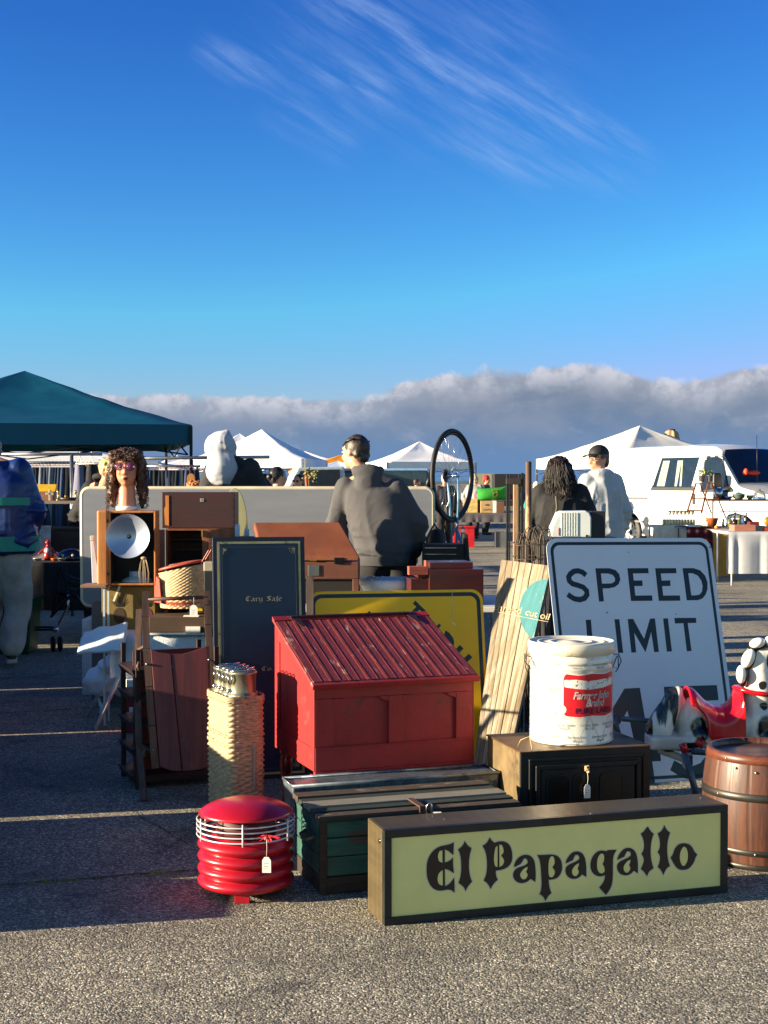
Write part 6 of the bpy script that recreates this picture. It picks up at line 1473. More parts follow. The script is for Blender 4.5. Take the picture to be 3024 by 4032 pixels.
def person(label, M, skin=SKIN, s_=1., lean=0., side=0., turn=0., nod=0., tilt=0., joints=None, top=None, top_col=(60, 60, 62), top_inf=.02, hood=None, legs_col=(24, 24, 28), legs_inf=.014,
           hair=None, hair_col=(60, 44, 34), shoe=(40, 38, 38), vox=.012, fing=True, seed=1., fold_amp=.014, name_top='jacket', hem=.86, gl=None, sleeves=True, top_mat=None, leg_mat=None):
    """a standing figure looking along -Y of M; z up, origin between the feet"""
    t = thing('person', label, 'person', M @ SCL(s_, s_, s_))
    J = dict(pel=(0, 0, .95), abd=(0, 0, 1.10), che=(0, .01, 1.30), nek=(0, .01, 1.46), hed=(0, -.015, 1.615))
    for q, n_ in ((-1, 'R'), (1, 'L')):
        J['sh'+n_] = (q*.185, .01, 1.415); J['el'+n_] = (q*.255, .03, 1.14); J['wr'+n_] = (q*.265, -.05, .90); J['hp'+n_] = (q*.09, 0, .92); J['kn'+n_] = (q*.10, -.01, .50); J['an'+n_] = (q*.105, .03, .085)
    UP = T(0, 0, .95) @ Matrix.Rotation(R(lean), 4, 'X') @ Matrix.Rotation(R(side), 4, 'Y') @ T(0, 0, -.95)
    for k in J:
        J[k] = V(J[k])
        if k[:2] not in ('hp', 'kn', 'an') and k != 'pel': J[k] = UP @ J[k]
    for k, v in (joints or {}).items(): J[k] = V(v)
    HM = T(*J['hed']) @ RZ(turn) @ RX(nod) @ RY(tilt)
    UR = UP.to_3x3().to_4x4()
    # --- body
    m = MB(HM); head_shapes(m, (0, 0, 0), 1.0); m.M = Matrix()
    m.cap(J['nek']-V((0, 0, .04)), J['hed']+V((0, .02, -.06)), .056, .052, 18)
    m.ell(J['che'], (.150, .095, .16), 20, 14, UR); m.ell(J['abd'], (.145, .10, .15), 20, 14, UR); m.ell(J['pel'], (.16, .11, .13), 20, 14); m.cap(J['shR'], J['shL'], .042, .042, 16)
    for n_ in 'RL':
        m.cap(J['nek'], J['sh'+n_], .036, .04); m.cap(J['sh'+n_], J['el'+n_], .048, .038); m.cap(J['el'+n_], J['wr'+n_], .039, .027)
        m.cap(J['hp'+n_], J['kn'+n_], .085, .055); m.cap(J['kn'+n_], J['an'+n_], .054, .036); m.cap(J['an'+n_]-V((0, 0, .03)), J['an'+n_]+V((0, -.13, -.055)), .038, .028)
        d = (J['wr'+n_]-J['el'+n_]).normalized(); q = -1 if n_ == 'R' else 1; sx = V((0, 1, 0)); sx = (sx-d*sx.dot(d)).normalized(); pc = J['wr'+n_]+d*.05
        m.cap(J['wr'+n_], pc+d*.02, .024, .030, 12)
        if fing:
            for i_, (o, L) in enumerate(((-.028, .066), (-.010, .078), (.010, .073), (.027, .056))):
                a = pc+d*.035+sx*o; b = a+d*L*.5; c = b+d*L*.45+V((-q*.018, 0, 0)); m.cap(a, b, .0098, .009, 8); m.cap(b, c, .009, .0078, 8)
            a = pc-d*.02-sx*.022; m.cap(a, a-sx*.030+d*.028, .012, .010, 8); m.cap(a-sx*.030+d*.028, a-sx*.034+d*.058, .010, .0085, 8)
    blob('body', m, skin, t, vox, 2)
    eyes(t, (0, 0, 0), 1., HM)
    # --- trousers
    LM = leg_mat or mat('trousers_%d_%d_%d' % legs_col, legs_col, .85, var=.15, bump=.3, bs=60); e = legs_inf; m = MB()
    m.ell(J['pel'], (.165+e, .115+e, .12), 20, 14)
    for n_ in 'RL': m.cap(J['hp'+n_], J['kn'+n_], .088+e, .062+e, 18); m.cap(J['kn'+n_], J['an'+n_]+V((0, .005, .03)), .062+e, .052+e, 18)
    blob('trousers', m, LM, t, max(vox, .014), 2, fold(fold_amp, 10, 5, seed))
    SM = mat('shoe_%d_%d_%d' % shoe, shoe, .6, var=.1)
    for n_ in 'RL':
        m = MB(); a = J['an'+n_]; m.cap(a+V((0, .03, -.035)), a+V((0, -.15, -.05)), .046, .036, 14); m.cap(a+V((0, .02, 0)), a+V((0, 0, .01)), .05, .045); blob('shoe', m, SM, t, .012, 2)
    # --- upper garment
    TM = top_mat or mat('top_%d_%d_%d' % top_col, top_col, .85, var=.10, vs=5, bump=.25, bs=120); e = top_inf; m = MB()
    hp = J['pel'].lerp(J['abd'], (hem-.84)/.3+.0); ax_ = (J['shL']-J['shR']).normalized(); sw2 = (J['shL']-J['shR']).length/2
    mid = (J['shL']+J['shR'])/2; rings = [(hp+(hp-J['abd']).normalized()*.09, .150+e, .112+e), (hp, .172+e*1.1, .128+e), (J['abd'], .178+e*1.1, .130+e), (J['che']-(J['che']-J['abd'])*.3, .190+e, .132+e), (J['che']+(mid-J['che'])*.35, .190+e*.8, .128+e*.9), (mid.lerp(J['che'], .12), sw2*.95+e*.3, .100+e*.7), (mid+(J['nek']-mid)*.45, sw2*.55, .078+e*.5), (J['nek'], .075+e*.4, .070+e*.4)]
    def loft(u, v):
        f = v*(len(rings)-1); i = min(int(f), len(rings)-2); g_ = f-i; g_ = g_*g_*(3-2*g_); c = rings[i][0].lerp(rings[i+1][0], g_); rx = rings[i][1]+(rings[i+1][1]-rings[i][1])*g_; ry = rings[i][2]+(rings[i+1][2]-rings[i][2])*g_
        up_ = (rings[-1][0]-rings[0][0]).normalized(); yv = up_.cross(ax_).normalized(); a = 2*pi*u; sq = lambda t_: math.copysign(abs(t_)**.85, t_); return c+ax_*sq(cos(a))*rx+yv*sq(sin(a))*ry
    m.grid(loft, 40, 28, cu=True); b0 = len(m.v)-40*29
    m.f.append([b0+i*29 for i in range(40)][::-1]); m.f.append([b0+i*29+28 for i in range(40)]); m.mi += [0, 0]; m.sm += [True, True]
    for n_ in 'RL':
        m.cap(J['sh'+n_]+(mid-J['sh'+n_])*.15, J['el'+n_], .062+e*.75, .050+e*.9, 18); m.cap(J['el'+n_], J['wr'+n_]-(J['wr'+n_]-J['el'+n_])*.04, .053+e, .038+e*.7, 18)
    if hood == 'down':
        c = J['nek'] ; m.M = T(*c) @ UR; m.ell((0, .075, .015), (.115, .065, .060), 20, 12); m.ell((0, .10, -.05), (.085, .045, .085), 20, 12); m.cap((-.085, .02, .03), (-.05, -.06, -.02), .034, .026); m.cap((.085, .02, .03), (.05, -.06, -.02), .034, .026); m.M = Matrix()
    elif hood == 'collar':
        c = J['nek']; m.M = T(*c) @ UR; m.tube([(.085*cos(a), .015+.08*sin(a), .03+.012*sin(a)) for a in [2*pi*i/20 for i in range(20)]], .032, 10, closed=True); m.M = Matrix()
    tp = blob(name_top, m, TM, t, max(vox, .012), 9, drape(fold_amp, seed+3, J))
    if hood == 'down':     # rib band at the hem
        m = MB(T(*hp) @ UR); m.grid(lambda u, v: V((cos(2*pi*u)*(.172+e+.004*sin(v*pi)), sin(2*pi*u)*(.128+e+.004*sin(v*pi)), -.10+v*.065)), 60, 6, cu=True); m.build('hem_band', mat(TM.name+'_rib', tuple(int(x*.9) for x in top_col), .9, bump=.8, bs=200, st=(1, 1, .1)), t)
    # --- hair
    if hair:
        HC = mat('hair_%d_%d_%d' % hair_col, hair_col, .5, var=.35, vs=40, bump=.4, bs=160); m = MB(HM)
        am = .004
        if hair == 'short': m.ell((0, .021, .032), (.083, .091, .091), 22, 14); m.cap((-.04, .055, -.02), (.04, .055, -.02), .036, .036); m.ell((0, .07, -.045), (.055, .03, .035))
        elif hair == 'messy': m.ell((0, .020, .042), (.090, .100, .094), 22, 14); m.ell((0, .075, -.02), (.07, .04, .06)); am = .014
        elif hair == 'bun': m.ell((0, .022, .030), (.082, .094, .092), 22, 14); m.ell((0, .08, -.03), (.065, .04, .05)); m.ell((0, .12, .0), (.04, .035, .04))
        elif hair == 'long':
            m.ell((0, .025, .030), (.090, .098, .096), 22, 14); am = .005
            for x in (-.07, -.025, .025, .07): m.cap((x, .045, .0), (x*1.35, .075, -.22), .052, .046)
            for q in (-1, 1): m.cap((q*.082, .0, .03), (q*.125, .02, -.20), .030, .028)
        elif hair == 'curly': m.ell((0, .03, .02), (.11, .11, .11), 22, 14); m.cap((0, .07, 0), (0, .09, -.16), .09, .06); am = .022
        if hair in ('long', 'curly'):
            ms = MB(HM); rn = random.Random(int(seed*7))
            for i in range(520 if hair == 'long' else 170):
                a = rn.uniform(-.35, pi+.35); z0 = rn.uniform(-.05, .11); rr = .092*sqrt(max(.2, 1-(max(0, z0-.03)/.1)**2)); L = rn.uniform(.12, .26) if hair == 'long' else rn.uniform(.06, .14); ph = rn.uniform(0, 6)
                ms.tube([(cos(a)*(rr+.06*q*(hair == 'long')+.008)+.002*sin(ph+q*4), .03+sin(a)*(rr+.008+.03*q)+.004*cos(ph+q*4), z0-L*q) for q in [k/6 for k in range(7)]], [.0022, .0025, .0025, .0025, .002, .0018, .001], 5)
            ms.build('hair_strands', HC, t)
        blob('hair', m, HC, t, .008, 1, lambda c, n: am*noise.noise(c*38)+am*.6*noise.noise(c*90))
    return t, J, HM
def glasses(t, HM, dark=False):
    g_ = mat('glass_frame', (50, 40, 40), .3)
    for q in (-1, 1):
        m = MB(HM @ T(q*.034, -.098, .008)); m.tube([(.024*cos(a), 0, .017*sin(a)) for a in [2*pi*i/20 for i in range(20)]], .0018, 6, closed=True); m.tube([(q*.024, 0, .006), (q*.042, .03, .006), (q*.042, .10, .0)], .0018, 6); m.build('glasses_rim', g_, t)
        if dark: m = MB(HM @ T(q*.034, -.0985, .008)); m.ell((0, 0, 0), (.026, .003, .019), 16, 8); m.build('lens', mat('lens_dark', (20, 18, 20), .1), t)
    m = MB(HM @ T(0, -.100, .012)); m.tube([(-.01, 0, 0), (0, 0, .003), (.01, 0, 0)], .0018, 6); m.build('glasses_bridge', g_, t)
Pw = lambda px, py, Y: at(px, py, Y)
# man in the grey hoodie, back to us, bending a little to the left
Y0 = 5.24; hx = X_at(1500, Y0)
def loc_(px, py, Y, M): return M.inverted() @ at(px, py, Y)
M1 = T0(X_at(1520, Y0), Y0, 0) @ RZ(180)
j = dict(hed=loc_(1398, 1782, Y0+.055, M1), nek=loc_(1448, 1868, Y0+.03, M1), che=loc_(1478, 1975, Y0+.02, M1), abd=loc_(1500, 2090, Y0, M1),
         shL=loc_(1345, 1920, Y0+.04, M1), elL=loc_(1322, 2065, Y0+.06, M1), wrL=loc_(1345, 2200, Y0+.12, M1),
         shR=loc_(1578, 1926, Y0, M1), elR=loc_(1640, 2060, Y0, M1), wrR=loc_(1632, 2175, Y0+.05, M1))
GH = mat('hoodie_grey', (72, 71, 74), .9, var=.08, vs=4, bump=.3, bs=140)
pm, J1, H1 = person('man seen from behind in a loose dark grey hoodie bending over the stall', M1, s_=1.0, joints=j, top_mat=GH, top_col=(70, 69, 72), top_inf=.024, hood='down', legs_col=(22, 22, 26), legs_inf=.03, hair='short', hair_col=(48, 37, 30),
               turn=52, nod=6, tilt=-6, vox=.0095, fold_amp=.012, name_top='hoodie', seed=3.1, hem=.90)
m = MB(H1 @ T(0, -.012, .072) @ RX(30)); m.tube([(-.080, .07, -.03), (-.080, .0, .0), (-.05, -.055, .006), (0, -.066, .004), (.05, -.055, .006), (.080, .0, .0), (.080, .07, -.03)], .006, 8); m.build('glasses_on_head', BLACK, pm)
# white hood and black jacket
M2 = T0(X_at(915, 6.3), 6.3, 0) @ RZ(176)
j2 = dict(hed=loc_(868, 1800, 6.25, M2), nek=loc_(903, 1852, 6.24, M2), shL=loc_(832, 1884, 6.24, M2), shR=loc_(992, 1868, 6.24, M2), elL=loc_(795, 2040, 6.3, M2), elR=loc_(1050, 2030, 6.3, M2))
p2, J2, H2 = person('person from behind in a black jacket with a pale grey hood pulled up', M2, s_=1.03, top_col=(36, 38, 42), top_inf=.04, hood='collar', hair=None, lean=6, turn=24, nod=10, joints=j2, fold_amp=.022, seed=8., vox=.012)
m = MB(H2); m.ell((0, .03, .03), (.118, .138, .122), 24, 16); m.cap((-.02, .08, .10), (.02, .13, .05), .05, .05); m.cap((0, .04, -.04), (0, .05, -.16), .108, .125, 20); m.cap((0, .05, -.02), (0, .06, -.14), .098, .085, 20); m.cap((-.0, -.01, -.10), (0, .02, -.18), .085, .09, 20); m.ell((0, -.07, .045), (.088, .05, .075), 20, 12)
blob('hood', m, mat('hood_pale', (176, 178, 186), .9, var=.04, bump=.3, bs=120), p2, .011, 3, lambda c, n: .013*max(0, 1-abs(noise.noise(V((c.x*8+3, c.y*8, c.z*3)))*3.2))**2+.006*noise.noise(V((c.x*16, c.y*16+c.z*10, c.z*9))))
# capped man in profile
M3 = T0(X_at(2362, 7.0), 7.0, 0) @ RZ(196)
p3, J3, H3 = person('man in pale grey hoodie and black cap facing left beside the van', M3, s_=1.025, top_col=(176, 180, 184), top_inf=.030, hood='down', legs_col=(30, 34, 44), hair='short', hair_col=(90, 80, 74), joints=dict(elL=(.205, .03, 1.15), wrL=(.20, -.06, .93), elR=(-.205, .03, 1.15), wrR=(-.20, -.06, .93), shL=(.155, .01, 1.415), shR=(-.155, .01, 1.415)), turn=112, nod=2, lean=3, fold_amp=.022, seed=11., name_top='hoodie', vox=.011)
CAP = mat('cap_black', (24, 24, 26), .7, bump=.2)
m = MB(H3); m.ell((0, .012, .048), (.084, .102, .085), 24, 16); m.v = [v if (H3.inverted() @ v).z > .045 else H3 @ V(((H3.inverted() @ v).x, (H3.inverted() @ v).y, .045)) for v in m.v]; m.build('cap', CAP, p3)
m = MB(H3); m.grid(lambda u, v: V(((u-.5)*.145, -.075-.075*v*(1-(2*u-1)**2*.35), .050-.012*v-.02*(2*u-1)**2)), 14, 6); vz = m.build('cap_visor', CAP, p3); vz.modifiers.new('s', 'SOLIDIFY').thickness = .006
glasses(p3, H3)
# woman in black
M4 = T0(X_at(2205, 6.25), 6.25, 0) @ RZ(168)
p4, J4, H4 = person('woman from behind with long dark hair and a black padded coat', M4, s_=.955, top_col=(28, 27, 29), top_inf=.045, hood='collar', legs_col=(24, 26, 34), hair='long', hair_col=(34, 24, 22), turn=-25, tilt=6, nod=4, lean=2, fold_amp=.020, seed=15., name_top='coat', hem=.84)
m = MB(M4.to_3x3().to_4x4()*0+Matrix()); m.tube([J4['che']+V((.02, .20, .10)), J4['che']+V((.01, .205, 0)), J4['che']+V((.05, .19, -.16))], .010, 6); m.build('strap', mat('strap_olive', (84, 78, 62), .7), p4)
# blond head bending
M5 = T0(X_at(400, 7.3), 7.3, 0) @ RZ(160); j5 = dict(hed=loc_(428, 1846, 7.2, M5), nek=loc_(410, 1885, 7.25, M5))
p5, J5, H5 = person('blond person in black bending forward beside the clothes rack', M5, s_=.98, top_col=(22, 22, 25), top_inf=.04, hair='messy', hair_col=(206, 172, 112), joints=j5, lean=10, turn=60, nod=28, fold_amp=.018, seed=20., hood='collar')
# red haired person low behind the table
M6 = T0(X_at(765, 7.6), 7.6, 0) @ RZ(170)
p6, J6, H6 = person('person with curly ginger hair and white top behind the pale hood', M6, s_=.84, top_col=(214, 208, 214), top_inf=.03, hair='curly', hair_col=(176, 110, 56), seed=24., vox=.015, fing=False, turn=30)
# dark haired, sunglasses man, far people
M7 = T0(X_at(1095, 8.3), 8.3, 0) @ RZ(150)
person('dark haired person in a light blue top near the parked grey truck', M7, s_=.93, top_col=(150, 172, 200), hair='bun', hair_col=(26, 22, 24), seed=27., vox=.015, fing=False, turn=-30)
M8 = T0(X_at(1176, 11.5), 11.5, 0) @ RZ(-24)
p8, J8, H8 = person('man with short dark hair and sunglasses in front of the grey truck', M8, s_=.90, top_col=(38, 36, 40), hair='short', hair_col=(36, 28, 26), seed=30., vox=.014, fing=False); glasses(p8, H8, True)
M9 = T0(X_at(1915, 21), 21, 0) @ RZ(70)
person('person in a red knit hat beside the far white tent', M9, s_=.93, top_col=(40, 44, 60), hair='messy', hair_col=(176, 34, 32), seed=33., vox=.018, fing=False)
M10 = T0(X_at(1862, 19.5), 19.5, 0) @ RZ(160)
person('far person in a pale grey jacket stooping over the pillow table', M10, s_=.95, lean=20, top_col=(150, 150, 148), hair='short', hair_col=(160, 150, 140), seed=36., vox=.018, fing=False)
M11 = T0(X_at(2112, 16), 16, 0) @ RZ(20)
person('far person in a teal jacket and white cap right of the wooden post', M11, s_=.84, top_col=(40, 130, 136), hair='short', hair_col=(220, 222, 224), seed=39., vox=.018, fing=False)
M12 = T0(X_at(1752, 15.5), 15.5, 0) @ RZ(200)
person('far person in a dark jacket seen through the bicycle wheel', M12, s_=.93, top_col=(44, 46, 56), hair='short', hair_col=(208, 206, 204), seed=42., vox=.018, fing=False)
M13 = T0(X_at(1640, 20), 20, 0) @ RZ(100)
person('far person in a brown coat right of the grey hoodie', M13, s_=.88, top_col=(120, 76, 56), hair='short', hair_col=(60, 36, 30), seed=45., vox=.018, fing=False)
# walking man at the left edge in the blue and teal jacket
YM2 = 6.05
M14 = T0(X_at(20, YM2), YM2, 0) @ RZ(195)
jj = {}
def l14(px, py, dy=0): return M14.inverted() @ at(px, py, YM2+dy/K)
jj = dict(pel=l14(30, 2150), abd=l14(25, 2060), che=l14(15, 1930), nek=l14(-10, 1815, .0), hed=l14(-38, 1775, .10), shR=l14(88, 1850), elR=l14(128, 2010), wrR=l14(95, 2120, .22), shL=l14(-90, 1860), elL=l14(-120, 2000), wrL=l14(-90, 2120, .25),
          hpR=l14(58, 2190), knR=l14(72, 2380, .06), anR=l14(46, 2560, -.06), hpL=l14(-15, 2190), knL=l14(-40, 2380, .15), anL=l14(-60, 2545, .30))
NVY = mat('jacket_navy', (16, 40, 98), .38, var=.16, vs=4, bump=.2)
p14, J14, H14 = person('walking man cropped by the left edge, navy and teal windbreaker and pale cargo trousers', M14, joints=jj, top_mat=NVY, top_col=(16, 40, 98), top_inf=.055, legs_col=(176, 172, 160), legs_inf=.040, hair='short', hair_col=(120, 110, 100), shoe=(74, 60, 52), seed=50., fold_amp=.016, name_top='windbreaker', hem=.88, nod=15, turn=20)
TEA = mat('teal_cloth', (20, 140, 120), .5, var=.1); UPm = Matrix()
def band(c, rx, ry, z0, z1, mt, nm): 
    m = MB(T(*c)); m.grid(lambda u, v: V((cos(2*pi*u)*(rx+.006*noise.noise(V((cos(2*pi*u)*4, sin(2*pi*u)*4, v*3)))+.004), sin(2*pi*u)*ry, z0+(z1-z0)*v)), 60, 4, cu=True); return m.build(nm, mt, p14)
band(J14['abd'], .262, .212, -.215, -.10, TEA, 'hem_band'); band(J14['abd']+(J14['che']-J14['abd'])*.55, .268, .218, .0, .06, TEA, 'chest_stripe')
m = MB(); rn = random.Random(8); WHP = mat('print_white', (176, 196, 206), .6, wear=(16, 40, 98), ws=22, wt=(.5, .55))
for (px, py, w1, w2, a) in ((15, 1880, .05, .20, 20), (20, 2000, .05, .07, 0), (8, 2030, .06, .05, 30), (25, 2070, .03, .12, 25), (5, 1950, .04, .12, -10)):
    c = l14(px, py, -.285); m.add([c+V((-w1/2, 0, -w2/2)), c+V((w1/2, 0, -w2/2)), c+V((w1*.4+R(a)*.2, .0, w2/2)), c+V((-w1*.3+R(a)*.2, .0, w2/2))], [(0, 1, 2, 3)], False)
for k_ in (0,):
    sole = MB(); a = J14['anR']; sole.hexa([a+V((-.045, -.19, -.10)), a+V((.045, -.19, -.10)), a+V((.04, .09, -.095)), a+V((-.04, .09, -.095)), a+V((-.045, -.19, -.07)), a+V((.045, -.19, -.07)), a+V((.04, .09, -.065)), a+V((-.04, .09, -.065))]); sole.build('shoe_sole', mat('sole_pale', (196, 190, 176), .7), p14, bevel=.01)

# =====================================================================================
# BACKGROUND
# =====================================================================================
CAN_W = mat('canopy_white', (236, 236, 238), .7, var=.03, vs=2, spec=.2)
def tent(label, M, a, z_e, z_a, cm, val=.28, legs=True, corners=None, group=None, cup=.35, leg_m=None, truss=True, cat='canopy tent'):
    """pop-up tent: square of half side a, eaves at z_e, apex at z_a"""
    t = thing('canopy_tent', label, cat, M, group); m = MB(); n = 16
    def fn(u, v):
        k = int(u*4) % 4; f = u*4-int(u*4); cs = [(-a, -a), (a, -a), (a, a), (-a, a)]; p, q = V(cs[k]), V(cs[(k+1) % 4]); e = p.lerp(q, f)
        w_ = 1-v; sag = .10*sin(f*pi)*w_*0; z = z_e+(z_a-z_e)*(v**(1+cup))
        wr = .025*noise.noise(V((e.x*w_*2, e.y*w_*2, v*6+z_a)))*(v*(1-v))*4+ .03*v*noise.noise(V((u*40, v*3, 0)))*(v > .6)*(1-v)*2
        return V((e.x*w_, e.y*w_, z+wr-.10*sin(f*pi)*sin(v*pi)*.5))
    m.grid(fn, 48, n, cu=True); c_ = m.build('canopy', cm, t); 
    m = MB()
    def vn(u, v):
        k = int(u*4) % 4; f = u*4-int(u*4); cs = [(-a, -a), (a, -a), (a, a), (-a, a)]; p, q = V(cs[k]), V(cs[(k+1) % 4]); e = p.lerp(q, f); w_ = .012*sin(f*22+k)*v
        return V((e.x*(1+.004), e.y*(1+.004), z_e-val*v-.02*sin(f*pi)*v)) + V((w_ if k % 2 else 0, 0 if k % 2 else w_, 0))
    m.grid(vn, 64, 3, cu=True); m.build('valance', cm, t)
    lm = leg_m or STEEL
    if legs:
        for x, y in ((-a, -a), (a, -a), (a, a), (-a, a)):
            m = MB(); m.box(x-.02, x+.02, y-.02, y+.02, 0, z_e-.02); m.build('leg', lm, t)
    if truss:
        z0 = z_e-val-.02
        for k in range(4):
            cs = [(-a, -a), (a, -a), (a, a), (-a, a)]; p, q = V(cs[k]), V(cs[(k+1) % 4]); 
            for s0, s1 in ((0, .5), (.5, 1)):
                A0, A1 = p.lerp(q, s0), p.lerp(q, s1)
                for za, zb in ((z_e-.12, z0-.12), (z0-.12, z_e-.12)):
                    m = MB(); m.tube([(A0.x*.98, A0.y*.98, za), (A1.x*.98, A1.y*.98, zb)], .012, 6); m.build('truss_bar', lm, t)
    return t
# green tent
TGR = mat('canopy_green', (3, 76, 100), .55, var=.06, vs=3, spec=.25)
GA = at(752, 1690, 10.3); ya = 13
C_ = V((GA.x, GA.y, 0))
uu = V((-cos(R(ya)), -sin(R(ya)), 0)); vv = V((-sin(R(ya)), cos(R(ya)), 0))
half = 2.2; gc = C_+uu*half+vv*half
ze = Zp(1672, 10.3); 
gt = tent('teal green pop-up canopy tent with black frame over the clothes stall', T(gc.x, gc.y, 0) @ RZ(ya), half, ze, Zp(1465, gc.y/K)+.02, TGR, val=.26, cup=.12, leg_m=BLACKM)
# white tents
def tentpx(label, pxa, pya, pxc, pyc, Y, rz, a, cm=CAN_W, val=.28, **kw):
    ap = at(pxa, pya, Y); ze_ = Zp(pyc, Y-a/K); return tent(label, T0(ap.x, Y, 0) @ RZ(rz), a, ze_, ap.z, cm, val, **kw)
GW = 'white canopy tents across the market'
tentpx('large white pop-up canopy tent behind the pale hooded person', 1030, 1690, 1240, 1806, 24, -8, 1.75, group=GW, cup=.30)
tentpx('white canopy tent peak just left behind the largest white tent', 943, 1706, 1000, 1800, 31, 10, 1.9, group=GW, truss=False)
tentpx('far white canopy tent seen between the green tent post and the pale hood', 760, 1795, 700, 1842, 33, 0, 1.8, group=GW, truss=False)
tentpx('very small white canopy peak under the right corner of the green tent', 690, 1788, 700, 1850, 42, 12, 1.8, group=GW, truss=False)
tentpx('distant white tent tip right of the largest white tent', 1200, 1776, 1240, 1815, 48, 5, 2.2, group=GW, truss=False)
tentpx('blue shaded white canopy tent seen through the bicycle wheel', 1652, 1738, 1838, 1818, 30, 14, 1.75, group=GW, cup=.30)
tentpx('cream white canopy tent rising behind the rear of the van', 2520, 1676, 2225, 1800, 21, 24, 2.05, group=GW, cup=.22, cm=mat('canopy_cream', (240, 234, 220), .7, var=.03))
tentpx('white market canopy behind the green tent on the left', 160, 1745, 0, 1800, 19, 3, 2.6, group=GW, truss=False)
tentpx('low white canopy behind the hanging jeans in the middle', 540, 1800, 500, 1846, 28, -4, 2.2, group=GW, truss=False)
tentpx('orange canopy tent far behind left of the grey hoodie', 1345, 1790, 1240, 1838, 36, 8, 2.3, cm=mat('canopy_orange', (244, 156, 20), .7, var=.04), truss=False)
tentpx('pale blue canopy low behind the orange canopy', 1330, 1815, 1230, 1850, 30, 0, 1.6, cm=mat('canopy_paleblue', (196, 214, 236), .7, var=.04), truss=False)
# folded umbrella
um = thing('folded_umbrella', 'folded beige patio umbrella standing behind the white van roof', 'umbrella', T(*(lambda p: (p.x, p.y, 0))(at(2643, 1700, 21))))
zt_ = at(2643, 1690, 21).z; m = MB(); m.lathe([(.10, zt_-1.1), (.26, zt_-.62), (.30, zt_-.50), (.22, zt_-.46), (.24, zt_-.40), (.17, zt_-.08), (.10, zt_-.03), (0, zt_-.02)], 40, fn=lambda r, z, a: r*(1+.13*sin(a*8)+.06*sin(a*13)))
m.build('folded_cloth', mat('umbrella_beige', (176, 146, 112), .8, var=.1), um)
m = MB(); m.lathe([(.0, zt_-.03), (.11, zt_-.03), (.11, zt_+.0), (.0, zt_+.01)], 16); m.build('top_cap', mat('umbrella_cap', (70, 50, 40), .7), um)
m = MB(); m.tube([(0, 0, 0), (0, 0, zt_-.5)], .03, 8); m.build('pole', BLACKM, um)

# ---- white van -------------------------------------------------------------------------------
VW = mat('van_white', (212, 210, 202), .25, var=.02, coat=.5, spec=.4)
VY = 40; wR = atz(2487, 2262, 0); wR = V((X_at(2487, 16.3), K*16.3, 0))
van = thing('panel_van', 'white panel van with side windows parked on the right behind the tables', 'van', T(wR.x+.90*sin(R(61)), wR.y+.90*cos(R(61)), 0) @ RZ(-61))
# local: x towards the nose, -y is the side facing us, z up; rear axle at x=0
WBs, HWd = 3.35, .98
side = [(-1.15, .42), (-1.22, .60), (-1.20, 1.0), (-1.10, 1.75), (-1.0, 2.02), (-.85, 2.13), (-.3, 2.19), (1.6, 2.20), (2.35, 2.16), (2.62, 2.08), (3.25, 1.42), (3.35, 1.36), (4.25, 1.18), (4.38, 1.05), (4.42, .62), (4.36, .42)]
def archz(x):
    z = .34
    for c in (0, WBs):
        if abs(x-c) < .47: z = max(z, .36+sqrt(max(0, .47**2-(x-c)**2)))
    return z
xs = [-1.2+i*(5.6/112) for i in range(113)]
def topz(x):
    for (x0, z0), (x1, z1) in zip(side[:-1], side[1:]):
        if x0 <= x <= x1 and x1 > x0: return z0+(z1-z0)*(x-x0)/(x1-x0)
    return 1.0
def topx(x):
    pts = [(-1.22, .60), (-1.205, 1.1), (-1.12, 1.75), (-1.0, 2.02), (-.85, 2.13), (-.3, 2.19), (1.6, 2.20), (2.35, 2.16), (2.62, 2.08), (3.25, 1.42), (3.35, 1.36), (4.25, 1.18), (4.38, 1.05), (4.42, .70)]
    for (x0, z0), (x1, z1) in zip(pts[:-1], pts[1:]):
        if x0 <= x <= x1: return z0+(z1-z0)*(x-x0)/(x1-x0)
    return .7
def wid(x, z):
    w_ = HWd; 
    if z > 1.25: w_ -= (z-1.25)*.14
    if z > 1.95: w_ -= (z-1.95)**1.0*.9
    if x > 3.3: w_ -= (x-3.3)**2*.12
    return w_
m = MB(); nz = 22
for s_ in (-1, 1):
    def sf(u, v):
        x = -1.2+5.6*u; zt = topx(x)-.02; zb = archz(x); z = zb+(zt-zb)*v; return V((x, s_*wid(x, z), z))
    m.grid(sf, 112, nz)
def rf_(u, v):
    x = -1.2+5.6*u; zt = topx(x); q = (v-.5)*2; w_ = wid(x, zt-.02); return V((x, q*w_, zt-.02+.045*(1-q*q)))
m.grid(rf_, 112, 12)
m.grid(lambda u, v: V((-1.2-.02*sin(v*pi), (u-.5)*2*wid(-1.2, .34+v*(topx(-1.2)-.36)), .34+v*(topx(-1.2)-.36))), 6, 8); m.grid(lambda u, v: V((4.4+.03*sin(v*pi), (u-.5)*2*wid(4.4, .9)*.98, .34+v*(topx(4.4)-.36))), 6, 8)
m.box(-1.15, 4.3, -HWd+.06, HWd-.06, .32, .36)
m.build('body', VW, van)
GLV = mat('van_glass', (22, 36, 50), .12, var=.15, spec=.5); RBR = mat('van_rubber', (30, 32, 34), .5)
def sidepoly(nm, pts, mt, off=.012, th=.0):
    m = MB(); n = len(pts); o = [(x, -wid(x, z)-off, z) for x, z in pts]; i_ = [(x, -wid(x, z)+.01, z) for x, z in pts]
    m.add(o+i_, [tuple(range(n))]+[(i, n+i, n+(i+1) % n, (i+1) % n) for i in range(n)], False); return m.build(nm, mt, van)
